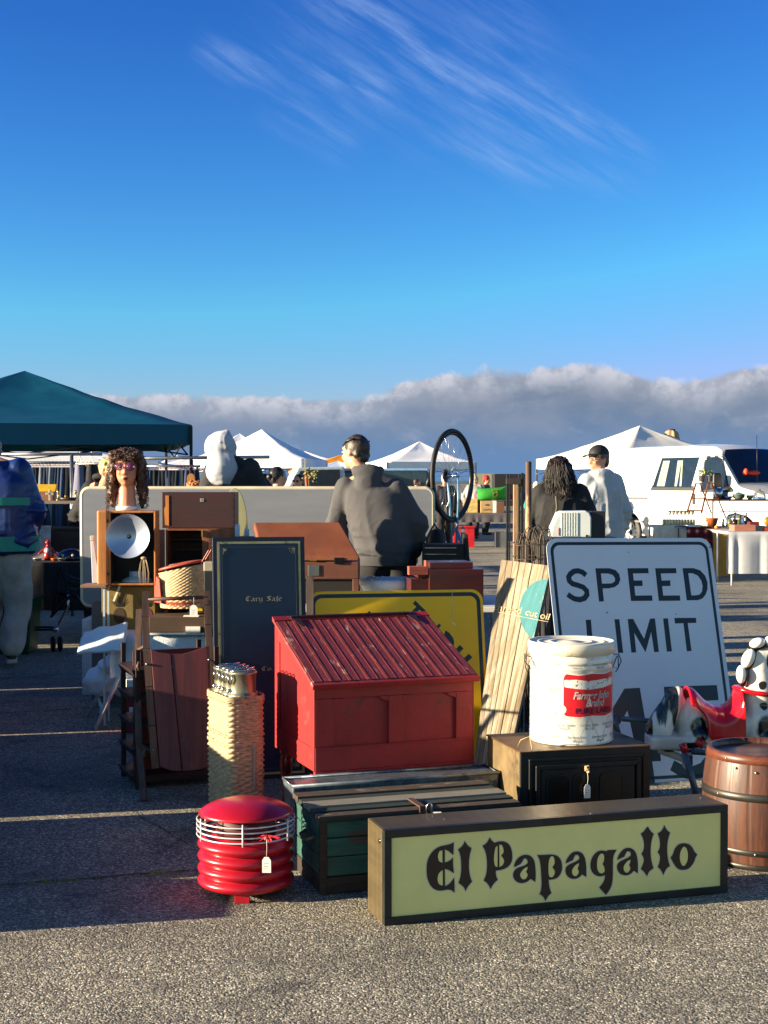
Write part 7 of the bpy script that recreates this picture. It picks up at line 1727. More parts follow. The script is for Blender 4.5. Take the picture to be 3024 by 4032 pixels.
sidepoly('window_seal', [(.70, 1.27), (2.0, 1.27), (2.17, 2.0), (.91, 2.0)], RBR, .006); sw1 = sidepoly('side_window', [(.76, 1.34), (1.94, 1.34), (2.09, 1.94), (.96, 1.94)], GLV, .010)
sidepoly('window_seal', [(2.22, 1.24), (3.06, 1.26), (2.78, 1.92), (2.66, 1.97), (2.30, 1.97), (2.24, 1.85)], RBR, .006); sidepoly('door_window', [(2.26, 1.29), (3.02, 1.31), (2.75, 1.90), (2.64, 1.94), (2.33, 1.94), (2.28, 1.84)], GLV, .010)
CUR = mat('van_curtain', (140, 150, 134), .8)
for (a, b, c, d) in ((.90, 1.14, 1.02, 1.22), (1.45, 1.52, 1.46, 1.58), (1.60, 1.66, 1.58, 1.62)): sidepoly('curtain', [(a, 1.36), (b, 1.36), (d, 1.88), (c, 1.88)], CUR, .0125)
SE = mat('van_seam', (104, 104, 102), .6)
for pts in ([(.62, .48), (.63, .48), (.66, 1.4), (.90, 2.05), (.89, 2.05), (.65, 1.4)], [(2.10, .42), (2.11, .42), (2.18, 1.3), (2.30, 2.05), (2.29, 2.05), (2.17, 1.3)], [(3.02, .5), (3.03, .5), (3.08, 1.26), (3.07, 1.26)]): sidepoly('door_seam', pts, SE, .004)
sidepoly('slide_rail', [(-.55, 1.08), (.60, 1.08), (.60, 1.13), (-.55, 1.13)], mat('rail_grey', (92, 94, 94), .5), .014)
sidepoly('side_moulding', [(-.62, .60), (.3+.2, .60), (.5, .64), (-.62, .64)], SE, .003)
m = MB(); m.box(2.02, 2.07, -wid(2.0, 1.1)-.035, -wid(2, 1.1)+.01, 1.0, 1.22); m.build('door_handle', mat('handle_dark', (60, 62, 72), .3), van, bevel=.012)
m = MB(); m.box(2.86, 3.10, -1.24, -.98, 1.30, 1.36); m.box(2.84, 2.98, -1.30, -1.10, 1.30, 1.62); m.build('wing_mirror', mat('mirror_black', (36, 34, 36), .45), van, bevel=.03, seg=3)
m = MB(); W0, W1 = [(2.66, 2.02), (3.24, 1.40)]
def wf(u, v): x = 2.64+.60*v; z = 2.055-.655*v; q = (u-.5)*2; return V((x+.03-.05*q*q+.02, q*(wid(x, z)-.06), z+.028+.02*(1-q*q)))
m.grid(wf, 10, 6); m.build('windscreen', mat('windscreen', (24, 30, 34), .06, spec=.8), van)
m = MB(); m.ell((3.12, -.42, 1.62), (.06, .16, .05), 14, 8); m.ell((3.10, -.60, 1.64), (.05, .05, .07), 10, 8); m.build('orange_cloth_on_dash', mat('dash_orange', (236, 66, 20), .6), van)
m = MB(); m.tube([(3.30, -.5, 1.42), (3.28, -.5, 2.35)], .006, 6); m.build('antenna', BLACK, van)
for x in (0, WBs):
    for s_ in (-1, 1):
        wm = Matrix.Translation((x, s_*.86, .375)) @ RX(90 if s_ < 0 else -90)
        m = MB(wm); m.lathe([(.235, -.11), (.33, -.11), (.365, -.08), (.375, 0), (.365, .08), (.33, .11), (.235, .11)], 48, caps=False); wl = m.build('wheel', RUBBER, van)
        m = MB(wm); m.lathe([(0, .055), (.07, .06), (.08, .03), (.19, .02), (.215, .06), (.235, .10), (.24, .11)], 48, caps=False); m.build('rim', mat('rim_steel', (196, 192, 180), .35, .5), wl)
        for k in range(8):
            a = 2*pi*k/8; m = MB(wm); m.ell((.135*cos(a), .135*sin(a), .028), (.027, .027, .006), 10, 6); m.build('rim_hole', RBR, wl)
        m = MB(wm); m.lathe([(0, .08), (.045, .078), (.05, .05)], 16, caps=False); m.build('hub', mat('hub_dark', (70, 70, 70), .4, .5), wl)
    m = MB(T(x, -.70, .375) @ RX(90)); m.lathe([(.47, -.2), (.47, .25)], 32, caps=False, a0=0, a1=pi); m.build('wheel_arch', mat('arch_black', (18, 18, 20), .8), van)
sidepoly('wheel_arch_lip', [(.50*cos(R(a)), .36+.50*sin(R(a))) for a in range(0, 181, 10)]+[(.47*cos(R(a)), .36+.47*sin(R(a))) for a in range(180, -1, -10)], VW, .016)
m = MB(); m.box(4.36, 4.50, -.92, .92, .45, .66); m.build('bumper', mat('bumper_chrome', (170, 170, 170), .3, .7), van, bevel=.03)
for s_ in (-1, 1):
    m = MB(); m.box(4.36, 4.44, s_*.72-.16, s_*.72+.16, .78, 1.0); m.build('headlight', mat('lamp_glass', (220, 226, 230), .1), van, bevel=.02)

# ---- grey pickup and dark van far behind -------------------------------------------------------
tk = thing('pickup_truck', 'pale grey truck cab parked under the largest white tent', 'truck', T0(X_at(1205, 21), 21, 0) @ RZ(8))
TKM = mat('truck_grey', (176, 186, 190), .3, coat=.4)
m = MB(); m.prism([(-1.1, .5), (-1.05, 1.15), (-.62, 1.22), (-.30, 1.83), (.95, 1.86), (1.0, 1.2), (2.6, 1.15), (2.6, .5)], -.9, .9); m.build('body', TKM, tk, bevel=.05)
m = MB(); m.prism([(-.48, 1.26), (-.22, 1.74), (-.12, 1.74), (-.12, 1.26)], -.93, -.905); m.build('quarter_window', GLV, tk); m = MB(); m.prism([(-.02, 1.26), (-.02, 1.76), (.82, 1.78), (.86, 1.26)], -.93, -.905); m.build('door_window', GLV, tk)
for x in (-.4, 1.9):
    m = MB(T(x, -.82, .36) @ RX(90)); m.lathe([(0, -.12), (.36, -.12), (.36, .12), (0, .12)], 32); m.build('wheel', RUBBER, tk)
dv = thing('dark_van', 'dark van with pale blue roof parked behind the grey hooded man', 'van', T0(X_at(1330, 24), 24, 0))
m = MB(); m.prism([(-1.3, .45), (-1.3, 1.2), (-.95, 1.78), (2.8, 1.78), (2.8, .45)], -.9, .9); m.build('body', mat('van_dark', (40, 60, 70), .3, coat=.4), dv, bevel=.06); m = MB(); m.box(-1.0, 2.8, -.86, .86, 1.782, 1.86); m.build('roof', mat('roof_blue', (130, 166, 206), .4), dv, bevel=.03)
m = MB(); m.prism([(-1.0, 1.25), (-.8, 1.68), (.1, 1.68), (.1, 1.25)], -.93, -.905); m.build('side_window', GLV, dv)
for x in (-.6, 2.0):
    m = MB(T(x, -.82, .34) @ RX(90)); m.lathe([(0, -.12), (.34, -.12), (.34, .12), (0, .12)], 32); m.build('wheel', RUBBER, dv)

# ---- clothes racks ---------------------------------------------------------------------------
JC = [(36, 52, 80), (22, 30, 48), (50, 72, 104), (78, 100, 130), (18, 21, 30), (30, 42, 60), (120, 132, 146), (16, 18, 24)]
JM = [mat('denim_%d' % i, c, .85, var=.25, vs=6, st=(8, 8, 1), bump=.3) for i, c in enumerate(JC)]
def garment(i, M, L, label, group, wide=.16):
    t = thing('hanging_jeans', label, 'jeans', M, group); m = MB()
    ph = i*1.7
    def fn(u, v): a = 2*pi*u; r = .5+.28*v+.06*sin(v*6+ph); return V((cos(a)*wide*.5*r+.012*sin(v*5+ph), sin(a)*.045*(1+.3*sin(a*3+v*4+ph)), -.05-L*v))
    m.grid(fn, 14, 10, cu=True); m.build('cloth', JM[i % len(JM)], t)
    m = MB(); m.tube([(0, 0, .02), (.0, 0, 0), (-.05, 0, -.035), (.05, 0, -.035), (0, 0, 0)], .004, 5); m.build('hanger', mat('hanger_wood', (150, 84, 60), .5), t)
    return t
def rack(label, x0, x1, Y, z):
    t = thing('clothes_rack', label, 'clothes rack', T0(x0, Y, 0)); m = MB(); m.tube([(0, 0, z), (x1-x0, 0, z)], .016, 8); m.build('rail', STEEL, t)
    for x in (.04, x1-x0-.04):
        m = MB(); m.tube([(x, 0, z), (x, 0, .05)], .016, 8); m.build('upright', STEEL, t)
        m = MB(); m.tube([(x, -.25, .03), (x, .25, .03)], .016, 8); m.build('foot', STEEL, t)
names = ['mid blue', 'dark navy', 'faded blue', 'light washed blue', 'black', 'dark indigo', 'pale grey blue', 'charcoal']
YR = 8.6; zr = Zp(1822, YR); rack('long steel clothes rail of jeans under the green tent', X_at(20, YR), X_at(300, YR), YR, zr)
rn = random.Random(17); GJ = 'jeans hanging on the left rail'
for i in range(17):
    px = 50+i*14.6; k = rn.randrange(8); garment(k, T0(X_at(px, YR), YR, zr) @ RZ(58+rn.uniform(-25, 25)), .95+.1*rn.random(), '%s jeans hanging on the left rail under the green tent' % names[k], GJ, .17+.05*rn.random())
YR2 = 10.2; zr2 = Zp(1836, YR2); rack('second clothes rail of jeans behind the mannequin head', X_at(560, YR2), X_at(790, YR2), YR2, zr2)
for i in range(15):
    px = 572+i*14; k = rn.choice([1, 5, 0, 7, 4, 2, 0]); garment(k, T0(X_at(px, YR2), YR2, zr2) @ RZ(58+rn.uniform(-25, 25)), .85+.1*rn.random(), '%s jeans hanging on the rail behind the mannequin head' % names[k], 'jeans hanging on the middle rail', .18+.05*rn.random())
YR3 = 11.5; zr3 = Zp(1846, YR3); rack('third clothes rail of dark clothes behind the black jacket', X_at(930, YR3), X_at(1075, YR3), YR3, zr3)
for i in range(9):
    px = 940+i*15; k = rn.choice([1, 5, 7, 4]); garment(k, T0(X_at(px, YR3), YR3, zr3-.02) @ RZ(90+rn.uniform(-25, 25)), .8, '%s clothes hanging on the rail behind the black jacket' % names[k], 'clothes hanging on the right rail', .18)
for (px, col_, w_, lb) in ((318, 1, .20, 'grey lavender dress hanging alone left of the blond person'), (363, 4, .24, 'black ruffled dress hanging beside the blond person')):
    Yd = 8.3; z_ = Zp(1800, Yd); t = thing('hanging_dress', lb, 'dress', T0(X_at(px, Yd), Yd, z_)); m = MB()
    m.grid(lambda u, v: V((cos(2*pi*u)*w_*(.25+.5*v)*(1+.08*sin(2*pi*u*7)), sin(2*pi*u)*.07, -.08-(.95 if col_ == 1 else .7)*v)), 40, 12, cu=True); m.build('cloth', mat('dress_%d' % col_, (110, 112, 138) if col_ == 1 else (22, 22, 26), .8), t)
    m = MB(); m.tube([(0, 0, .06), (0, 0, .0), (-.04, 0, -.1), (.04, 0, -.1), (0, 0, 0)], .006, 5); m.build('hanger', WHITE, t)
t = thing('steel_crossbar', 'horizontal steel rail the dresses hang from right of the green tent frame', 'rail', T0(X_at(-30, 8.3), 8.3, Zp(1788, 8.3))); m = MB(); m.tube([(0, 0, 0), (X_at(405, 8.3)-X_at(-30, 8.3), 0, 0)], .018, 8); m.build('rail', STEEL, t)
m = MB(); m.tube([(X_at(285, 8.3)-X_at(-30, 8.3), 0, 0), (X_at(285, 8.3)-X_at(-30, 8.3), 0, -Zp(1788, 8.3))], .02, 8); m.build('upright', STEEL, t)
t = thing('steel_crossbar', 'long thin steel rail passing behind the pale hooded person', 'rail', T0(X_at(390, 9.6), 9.6, Zp(1806, 9.6))); m = MB(); m.tube([(0, 0, 0), (X_at(1062, 9.6)-X_at(390, 9.6), 0, .02)], .02, 8); m.build('rail', STEEL, t)
for px in (470, 955):
    m = MB(); x = X_at(px, 9.6)-X_at(390, 9.6); m.tube([(x, 0, 0), (x, 0, -Zp(1806, 9.6))], .018, 8); m.build('upright', STEEL, t)
t = thing('wooden_board', 'round topped plain wooden board behind the upended grey table', 'board', T0(X_at(753, 8.0), 8.0, 0)); m = MB(); h = Zp(1864, 8.0); m.prism([(-.042, 0), (.042, 0), (.042, h-.05)]+arc(0, h-.05, .042, .05, 0, 180, 8)+[(-.042, h-.05)], 0, .02); m.build('board', wood('board_tan', (190, 132, 74), (156, 100, 54), 2, 5), t)
for i, (px, py, lb) in enumerate(((1025, 1845, 'tall orange brown wooden pole beside the dark haired person'), (1246, 1855, 'straight wooden pole right of the sunglasses man'), (1256, 1858, 'thin leaning wooden pole right of the sunglasses man'))):
    Yp = 7.9; t = thing('wooden_pole', lb, 'pole', T0(X_at(px, Yp), Yp, 0) @ RY(-3*(i > 0)-2*(i > 1))); m = MB(); m.tube([(0, 0, 0), (0, 0, Zp(py, Yp))], .016 if i else .022, 8); m.build('shaft', wood('pole_wood', (170, 96, 54), (120, 66, 40), 2, 5), t)
t = thing('flower_stand', 'brass stem with yellow green leaves above the sunglasses man', 'ornament', T0(X_at(1222, 7.7), 7.7, 0)); m = MB(); m.tube([(0, 0, 0), (-.01, 0, Zp(1870, 7.7))], .010, 8); m.build('stem', mat('brass', (206, 160, 74)), t)
m = MB(); rn = random.Random(3)
for i in range(60):
    c = V((rn.uniform(-.07, .07), rn.uniform(-.05, .05), Zp(1868, 7.7)+rn.uniform(-.06, .05))); a = rn.uniform(0, 6); m.add([c, c+V((.02*cos(a), .005, .02*sin(a))), c+V((.03*cos(a+.5), 0, .03*sin(a+.5))), c+V((.015*cos(a+1), -.004, .015*sin(a+1)))], [(0, 1, 2, 3)], False)
m.build('leaves', mat('leaf_olive', (120, 116, 60), .6, var=.5, vs=30), t)

YR4 = 9.9; zr4 = Zp(1826, YR4); rack('fourth clothes rail of dark jeans behind the blond person', X_at(290, YR4), X_at(566, YR4), YR4, zr4)
for i in range(17):
    k = rn.choice([1, 5, 0, 7, 4, 4, 1]); garment(k, T0(X_at(300+i*15.4, YR4), YR4, zr4) @ RZ(58+rn.uniform(-25, 25)), .95, '%s jeans hanging on the rail behind the blond person' % names[k], 'jeans hanging on the rear rail', .18+.05*rn.random())
# ---- middle tables (pillow, boxes) ----------------------------------------------------------
tbm = table('grey clothed folding table with boxes and a green pillow in the middle distance', X_at(1700, 17), X_at(2060, 17), 16.8, 17.6, .76, mat('table_grey', (74, 68, 70), .8), mat('leg_tan', (170, 146, 124), .5))
cl = cloth_sheet(X_at(1690, 17), X_at(2070, 17), 16.78, 17.62, .764, (.02, .02, .20, .02), mat('cloth_greybrown', (86, 80, 84), .85), None, .012); props(cl, 'dark grey cloth hanging over the middle distance table front', 'tablecloth')
def bx(name, label, cat, pxl, pxr, pyt, Y, zb, mt, part='box_body', d=.3, rz=0):
    x0, x1 = X_at(pxl, Y), X_at(pxr, Y); t = thing(name, label, cat, T0(x0, Y, zb) @ RZ(rz)); m = MB(); m.box(0, x1-x0, 0, d, 0, max(.03, Zp(pyt, Y)-zb)); m.build(part, mt, t, bevel=.004); return t
b1 = bx('cardboard_box', 'cardboard storage box with handle hole under the green pillow', 'box', 1893, 1938, 1972, 16.85, .77, CARD)
m = MB(); m.box(.10, .18, -.006, 0, .16, .185); m.build('hand_hole', BRK, b1); text_obj('box_writing', 'GAMES', .06, mat('marker_brown', (150, 90, 50), .8), b1, T(.13, -.006, .07))
bx('white_box', 'narrow white box right of the cardboard storage box', 'box', 1940, 1955, 1972, 16.85, .77, PAPER); bx('brown_box', 'dark brown box at the right end of the middle table', 'box', 1957, 1985, 1975, 16.85, .77, mat('box_brown2', (112, 72, 52), .8))
t = thing('green_pillow', 'bright green pillow with a red spiral lying on the cardboard boxes', 'pillow', T0(X_at(1940, 16.9), 16.95, Zp(1945, 16.9)) @ RY(-4))
m = MB(); m.grid(lambda u, v: (lambda a, b: V((a*.33, sin(pi*v*2)*.10*(1-abs(a)**3), b*.13*(1+.25*abs(a)**4)*(1) )))((u-.5)*2, cos(pi*v*2)), 20, 16, cv=True); m.build('cushion', mat('pillow_green', (28, 134, 32), .8, var=.1), t)
m = MB(); m.tube([(.04+.012*a*cos(a)*.8, -.108+.001*a, .0+.012*a*sin(a)) for a in [i*.35 for i in range(26)]], .007, 5); m.build('spiral', mat('pillow_red', (150, 56, 30), .8), t)
for i, (a, b, c, col_, lb) in enumerate(((1842, 1880, 1965, (206, 180, 110), 'pale yellow printed bag left of the cardboard box'), (1775, 1800, 1960, (196, 92, 100), 'pink box seen through the bicycle wheel'), (1822, 1840, 1960, (222, 200, 170), 'cream box right of the pink box through the wheel'), (1800, 1822, 1978, (60, 50, 52), 'dark box between the pink box and cream box'), (1745, 1775, 1965, (196, 168, 120), 'tan bag left of the pink box through the wheel'), (1865, 1895, 1945, (206, 150, 160), 'folded pink cloth beside the green pillow'))):
    bx('small_box', lb, 'box', a, b, c, 16.9+.12*(i == 5), .77, mat('smallbox_%d' % i, col_, .75, var=.25, vs=14))
for i, (a, b, lb) in enumerate(((1785, 1815, 'red plastic crate under the middle table seen through the wheel'), (1832, 1868, 'large red bin under the middle table right of the wheel'))):
    t = bx('red_crate', lb, 'crate', a, b, 2078, 17.0, 0, mat('crate_red', (190, 22, 38), .5)); m = MB(); w_ = X_at(b, 17)-X_at(a, 17); m.box(-.02, w_+.02, -.02, .32, Zp(2078, 17)+.002, Zp(2078, 17)+.03); m.build('crate_lid', mat('crate_red', (190, 22, 38)), t)
bx('grey_tub', 'grey plastic tub under the right end of the middle table', 'tub', 1950, 1995, 2095, 17.0, 0, mat('tub_grey', (96, 98, 104), .6))
# second far tables & clutter so that the field is busy
rn = random.Random(31)
for i in range(9):
    px = 1370+i*95+rn.uniform(-20, 20); Y = 24+rn.uniform(0, 8)
    table('far folding table %s' % ('loaded with goods left of the wheel, number %d from the left' % (i+1) if px < 1750 else 'loaded with goods beyond the wooden posts, number %d from the left' % (i+1)), X_at(px, Y), X_at(px, Y)+1.7, Y, Y+.7, .74, mat('far_top_%d' % (i % 3), ((150, 140, 130), (90, 86, 96), (190, 186, 178))[i % 3], .8), STEEL, group='far tables of goods')
    for k in range(5):
        c = rn.choice([(150, 60, 50), (60, 90, 140), (200, 190, 170), (60, 110, 80), (190, 150, 70), (50, 48, 52), (170, 130, 110)])
        x = X_at(px, Y)+.05+k*.33; h = rn.uniform(.08, .34); t = thing('far_box', 'small %s box on a far table' % ('coloured',), 'box', T(x, K*Y+rn.uniform(.05, .4), .741), 'boxes on the far tables'); m = MB(); m.box(0, rn.uniform(.12, .28), 0, .2, 0, h); m.build('box_body', mat('far_box_%d_%d_%d' % c, c, .8), t)
bx('tan_container', 'long pale tan container on the horizon behind the red knit hat', 'container', 1868, 1948, 1865, 60, 0, mat('cont_tan', (150, 142, 112), .8, var=.1), d=2.4)
bx('dark_container', 'long black container on the horizon left of the wooden posts', 'container', 1948, 2070, 1866, 46, 0, mat('cont_black', (24, 24, 28), .7), d=2.4)
# low treeline / far shore
m = MB(); N_ = 160
for i in range(N_):
    a0_, a1_ = R(-55+110*i/N_), R(-55+110*(i+1)/N_); Dd = 900; h0 = 2+1.6*noise.noise(V((i*.21, 0, 0))); h1 = 2+1.6*noise.noise(V(((i+1)*.21, 0, 0)))
    p0 = V((sin(a0_)*Dd, cos(a0_)*Dd, 0)); p1 = V((sin(a1_)*Dd, cos(a1_)*Dd, 0)); m.add([p0, p1, p1*1.1, p0*1.1, p0+V((0, 0, h0)), p1+V((0, 0, h1)), p1*1.1+V((0, 0, h1)), p0*1.1+V((0, 0, h0))], [(0, 1, 5, 4), (4, 5, 6, 7)], True)
m.build('hills', mat('far_shore', (66, 84, 98), .9), kind='structure')

# ---- right hand tables ----------------------------------------------------------------------
YT1 = 12.6
t = table('square table under the cream cloth carrying the crystal glasses', X_at(2575, YT1), X_at(2705, YT1), YT1, YT1+.6, .72, PLY, STEEL)
cl = cloth_sheet(X_at(2572, YT1), X_at(2708, YT1), YT1-.01, YT1+.62, .725, (.02, .02, .62, .02), mat('cloth_cream', (226, 214, 190), .85), None, .012); props(cl, 'cream tablecloth hanging to the ground beside the patterned red rug', 'tablecloth')
GLs = glass('crystal', (238, 232, 214)); zt_ = .735
GG = 'cut glasses standing on the cream cloth table'
for i in range(7):
    px = 2636+i*15; Y = YT1+.1+.08*(i % 2); t = thing('wine_glass', 'clear stemmed glass in the row above the crystal tray', 'glass', T0(X_at(px, Y), Y, zt_+.11), GG)
    m = MB(); m.lathe([(.028, 0), (.004, .006), (.004, .05), (.02, .07), (.034, .13), (.033, .13), (.019, .072), (0, .055)], 16); m.build('bowl', GLs, t)
t = thing('crystal_tray', 'sparkling pale cut crystal tray along the cream cloth table', 'tray', T0(X_at(2612, YT1), YT1+.04, zt_))
m = MB(); W__ = X_at(2742, YT1)-X_at(2612, YT1)
for i in range(22): m.lathe([(.016, 0), (.020, .05), (.016, .10), (0, .10)], 6, M=T(.015+i*(W__-.03)/21, .02+.03*(i % 2), 0))
m.build('crystal_body', mat('crystal_body', (236, 222, 178), .12, .1, var=.25, vs=30, spec=.9), t)
t = thing('silver_tray', 'dark chrome wire tray between the crystal and the brown basket', 'tray', T0(X_at(2745, YT1), YT1-.02, zt_)); m = MB(); m.box(0, .18, 0, .2, 0, .012)
for i in range(9): m.box(i*.022, i*.022+.008, -.005, 0, 0, .09)
m.box(0, .19, -.006, .0, .085, .095); m.build('tray_body', CHROME, t)
YT2 = 12.0
t2_ = table('long table of glassware and candlesticks with grey top on the right', X_at(2700, YT2), X_at(3160, YT2), YT2, YT2+.7, .735, mat('table_bluegrey', (110, 120, 140), .6), STEEL)
rg = cloth_sheet(X_at(2702, YT2), X_at(2800, YT2), YT2-.02, YT2+.5, .742, (.01, .01, .40, .01), None or mat('rug_red', (150, 20, 30), .9), None, .006, 'rug'); props(rg, 'dark red patterned rug with pale diamonds hanging over the table edge', 'rug')
RGM = bpy.data.materials.new('rug_pattern'); RGM.use_nodes = True; q = NT(RGM.node_tree); bb = q.n['Principled BSDF']; o_ = q.new('ShaderNodeTexCoord').outputs['Object']
sp_ = q.new('ShaderNodeSeparateXYZ'); q.set(sp_, 0, o_); x_ = q.m('MULTIPLY', sp_.outputs[0], 34); z_ = q.m('MULTIPLY', sp_.outputs[2], 30)
d1 = q.m('ADD', q.m('ABSOLUTE', q.m('SUBTRACT', q.m('FRACT', q.m('MULTIPLY', x_, .22)), .5)), q.m('ABSOLUTE', q.m('SUBTRACT', q.m('FRACT', q.m('MULTIPLY', z_, .22)), .5)))
c_ = q.mix(q.mr(d1, .16, .20, 1, 0, False), (lin((150, 18, 30))), (lin((220, 200, 170)))); c_ = q.mix(q.mr(d1, .07, .10, 1, 0, False), c_, lin((60, 14, 26))); c_ = q.mix(q.mr(d1, .42, .48), c_, lin((66, 14, 22))); q.set(bb, 'Base Color', c_); q.set(bb, 'Roughness', .9)
rg.data.materials.clear(); rg.data.materials.append(RGM)
zz = .745
def rt(name, label, cat, px, Y=YT2+.15, z=zz, rz=0, group=None): return thing(name, label, cat, T0(X_at(px, Y), Y, z) @ RZ(rz), group)
t = rt('white_booklet', 'thin white booklet lying on top of the red rug edge', 'booklet', 2712, YT2-.0); m = MB(); m.box(0, .18, 0, .10, .002, .030); m.build('booklet', PAPER, t)
t = rt('handled_basket', 'orange brown basket with a tall hoop handle on the rug covered table', 'basket', 2803, YT2+.02)
m = MB(); m.lathe([(.06, 0), (.095, .13), (.10, .14), (.09, .14), (.056, .01), (0, .01)], 28); m.build('basket_body', wood('basket_orange', (176, 96, 46), (128, 64, 32), 2, 9), t); m = MB(); m.tube([(-.09, 0, .13), (-.11, 0, .30), (-.06, 0, .40), (.0, 0, .42), (.05, 0, .38), (.09, 0, .25), (.09, 0, .13)], .007, 6); m.build('handle', mat('cane_orange', (176, 100, 60), .6), t)
MUS = mat('cloth_mustard', (190, 142, 66), .9, bump=.3)
cl = cloth_sheet(X_at(2804, 11.6), X_at(2882, 11.6), 11.55, 11.95, .725, (.01, .01, .70, .0), MUS, None, .010); props(cl, 'mustard yellow cloth hanging between the rug and the grey blanket', 'tablecloth')
# stepladder shelf
YS_ = 12.35; ld = thing('step_ladder', 'small brown wooden stepladder holding two galvanized pots of flowers', 'stepladder', T0(X_at(2790, YS_), YS_, .745))
def lp(px, py, Y): p = at(px, py, Y); return (p.x-X_at(2790, YS_), p.y-K*YS_, p.z-.745)
LW2 = wood('ladder_brown', (126, 70, 46), (90, 48, 34), 2, 6)
for (a, b, dy) in (((2740, 1905), (2705, 2018), 0), ((2788, 1905), (2762, 2020), .0), ((2757, 1905), (2800, 2018), .28), ((2803, 1905), (2862, 2048), .28)):
    m = MB(); m.bar(lp(*a, YS_+dy*.4), tuple(x if i < 2 else max(x, 0) for i, x in enumerate(lp(*b, YS_+dy))), .045, .022, (1, 0, 0)); m.build('rail', LW2, ld)
for (a, b, y) in (((2740, 1903), (2812, 1903), .05), ((2725, 1962), (2775, 1962), 0), ((2775, 1965), (2826, 1965), .1), ((2712, 2010), (2765, 2010), 0)):
    m = MB(); m.bar(lp(*a, YS_+y), lp(*b, YS_+y), .12, .018, (0, 0, 1)); m.build('step', LW2, ld)
for i, px in enumerate((2766, 2798)):
    zt1 = lp(px, 1898, YS_)[2]+.745+.004; t = thing('flower_pot', ('galvanized pot of yellow flowers on the left of the stepladder top', 'galvanized pot of green sprigs on the right of the stepladder top')[i], 'flower pot', T0(X_at(px, YS_), YS_+.05, zt1))
    m = MB(); m.lathe([(.04, 0), (.055, .10), (.058, .102), (.052, .102), (.03, .02)], 20); m.build('pot', mat('pot_zinc', (150, 152, 150), .4, .6), t); m = MB(); rn = random.Random(i)
    for k in range(70):
        a = rn.uniform(0, 6.28); r = rn.uniform(0, .07); h = rn.uniform(.10, .20); c = V((r*cos(a), r*sin(a), h)); b = rn.uniform(0, 6); m.add([c, c+V((.018*cos(b), .004, .018*sin(b))), c+V((.024*cos(b+.5), 0, .024*sin(b+.5))), c+V((.012*cos(b+1), -.004, .012*sin(b+1)))], [(0, 1, 2, 3)], False)
    m.build('foliage', mat('leaf_green', (74, 104, 50), .6, var=.4, vs=30), t); m = MB()
    for k in range(7 if i == 0 else 3): a = rn.uniform(0, 6.28); m.ell((.045*cos(a), .045*sin(a)-.02, rn.uniform(.12, .19)), .015, 8, 6)
    m.parts('blossom', mat('flower_yellow', (226, 200, 60), .6) if i == 0 else mat('flower_purple', (70, 40, 60), .6), t)
# shelf behind with kitchenware
YK_ = 13.1; zk = Zp(1966, YK_); t = thing('back_shelf', 'narrow raised shelf of kitchenware in front of the van', 'shelf', T0(X_at(2800, YK_), YK_, 0)); wv = X_at(3170, YK_)-X_at(2800, YK_)
m = MB(); m.box(0, wv, 0, .3, zk-.03, zk); m.build('board', WDK, t)
for x in (.03, wv*.62, wv-.03):
    m = MB(); m.tube([(x, .02, zk-.03), (x, .02, 0)], .015, 8); m.build('leg', STEEL, t)
m = MB(); m.box(.15, wv, .02, .05, Zp(2013, YK_)-.01, Zp(2013, YK_)+.01); m.build('rail', WOR, t)
def kk(name, label, cat, px): return thing(name, label, cat, T0(X_at(px, YK_), YK_+.1, zk+.001))
t = kk('steel_pot', 'tall shiny steel pot with pink reflections on the raised shelf', 'pot', 2836); m = MB(); m.lathe([(0, 0), (.085, 0), (.085, .19), (.075, .19), (.07, .01)], 28); m.build('pot_body', CHROME, t)
t = kk('picture_frame', 'small dark framed blue picture on the raised shelf', 'picture', 2862); m = MB(); m.box(-.06, .06, .0, .02, 0, .15); m.build('frame', WDK, t); m = MB(); m.box(-.04, .04, -.004, -.001, .02, .12); m.build('picture', mat('pic_blue', (60, 96, 120), .5, var=.4, vs=20), t)
t = kk('blue_bowl', 'low cobalt blue dish on the raised shelf', 'bowl', 2875); m = MB(); m.lathe([(.04, 0), (.085, .05), (.08, .05), (.035, .01)], 24, ax=1.2); m.build('bowl_body', mat('cobalt', (24, 52, 130), .3), t)
t = kk('casserole', 'grey green lidded casserole on the raised shelf', 'casserole', 2918); m = MB(); m.lathe([(.06, 0), (.10, .03), (.105, .07), (.12, .075), (.10, .085), (.03, .11), (0, .112)], 28); m.ell((0, 0, .12), .015, 8, 6); m.build('pot_body', mat('casserole_green', (96, 112, 108), .35), t)
t = kk('green_bowl', 'small olive green bowl right of the casserole', 'bowl', 2962); m = MB(); m.lathe([(.03, 0), (.06, .03), (.058, .07), (.05, .07), (.03, .01)], 24); m.build('bowl_body', mat('olive_glaze', (120, 128, 70), .35), t)
t = kk('glass_dome', 'clear glass dome at the right end of the raised shelf', 'dome', 3000); m = MB(); m.lathe([(.11, 0), (.11, .06), (.08, .12), (.02, .15), (.02, .17), (0, .175)], 28); m.build('dome', glass('dome_glass'), t)
t = rt('cake_dome', 'large clear glass cake dome with round knob on the grey topped table', 'cake dome', 2894, YT2+.45); m = MB(); m.lathe([(.145, .03), (.145, .12), (.12, .17), (.04, .195), (.012, .20), (.02, .22), (.018, .24), (0, .245)], 32); m.build('dome', glass('dome_glass'), t); m = MB(); m.lathe([(.06, 0), (.04, .01), (.16, .022), (.165, .03), (0, .028)], 32); m.build('plate', glass('plate_glass', (190, 226, 214)), t)
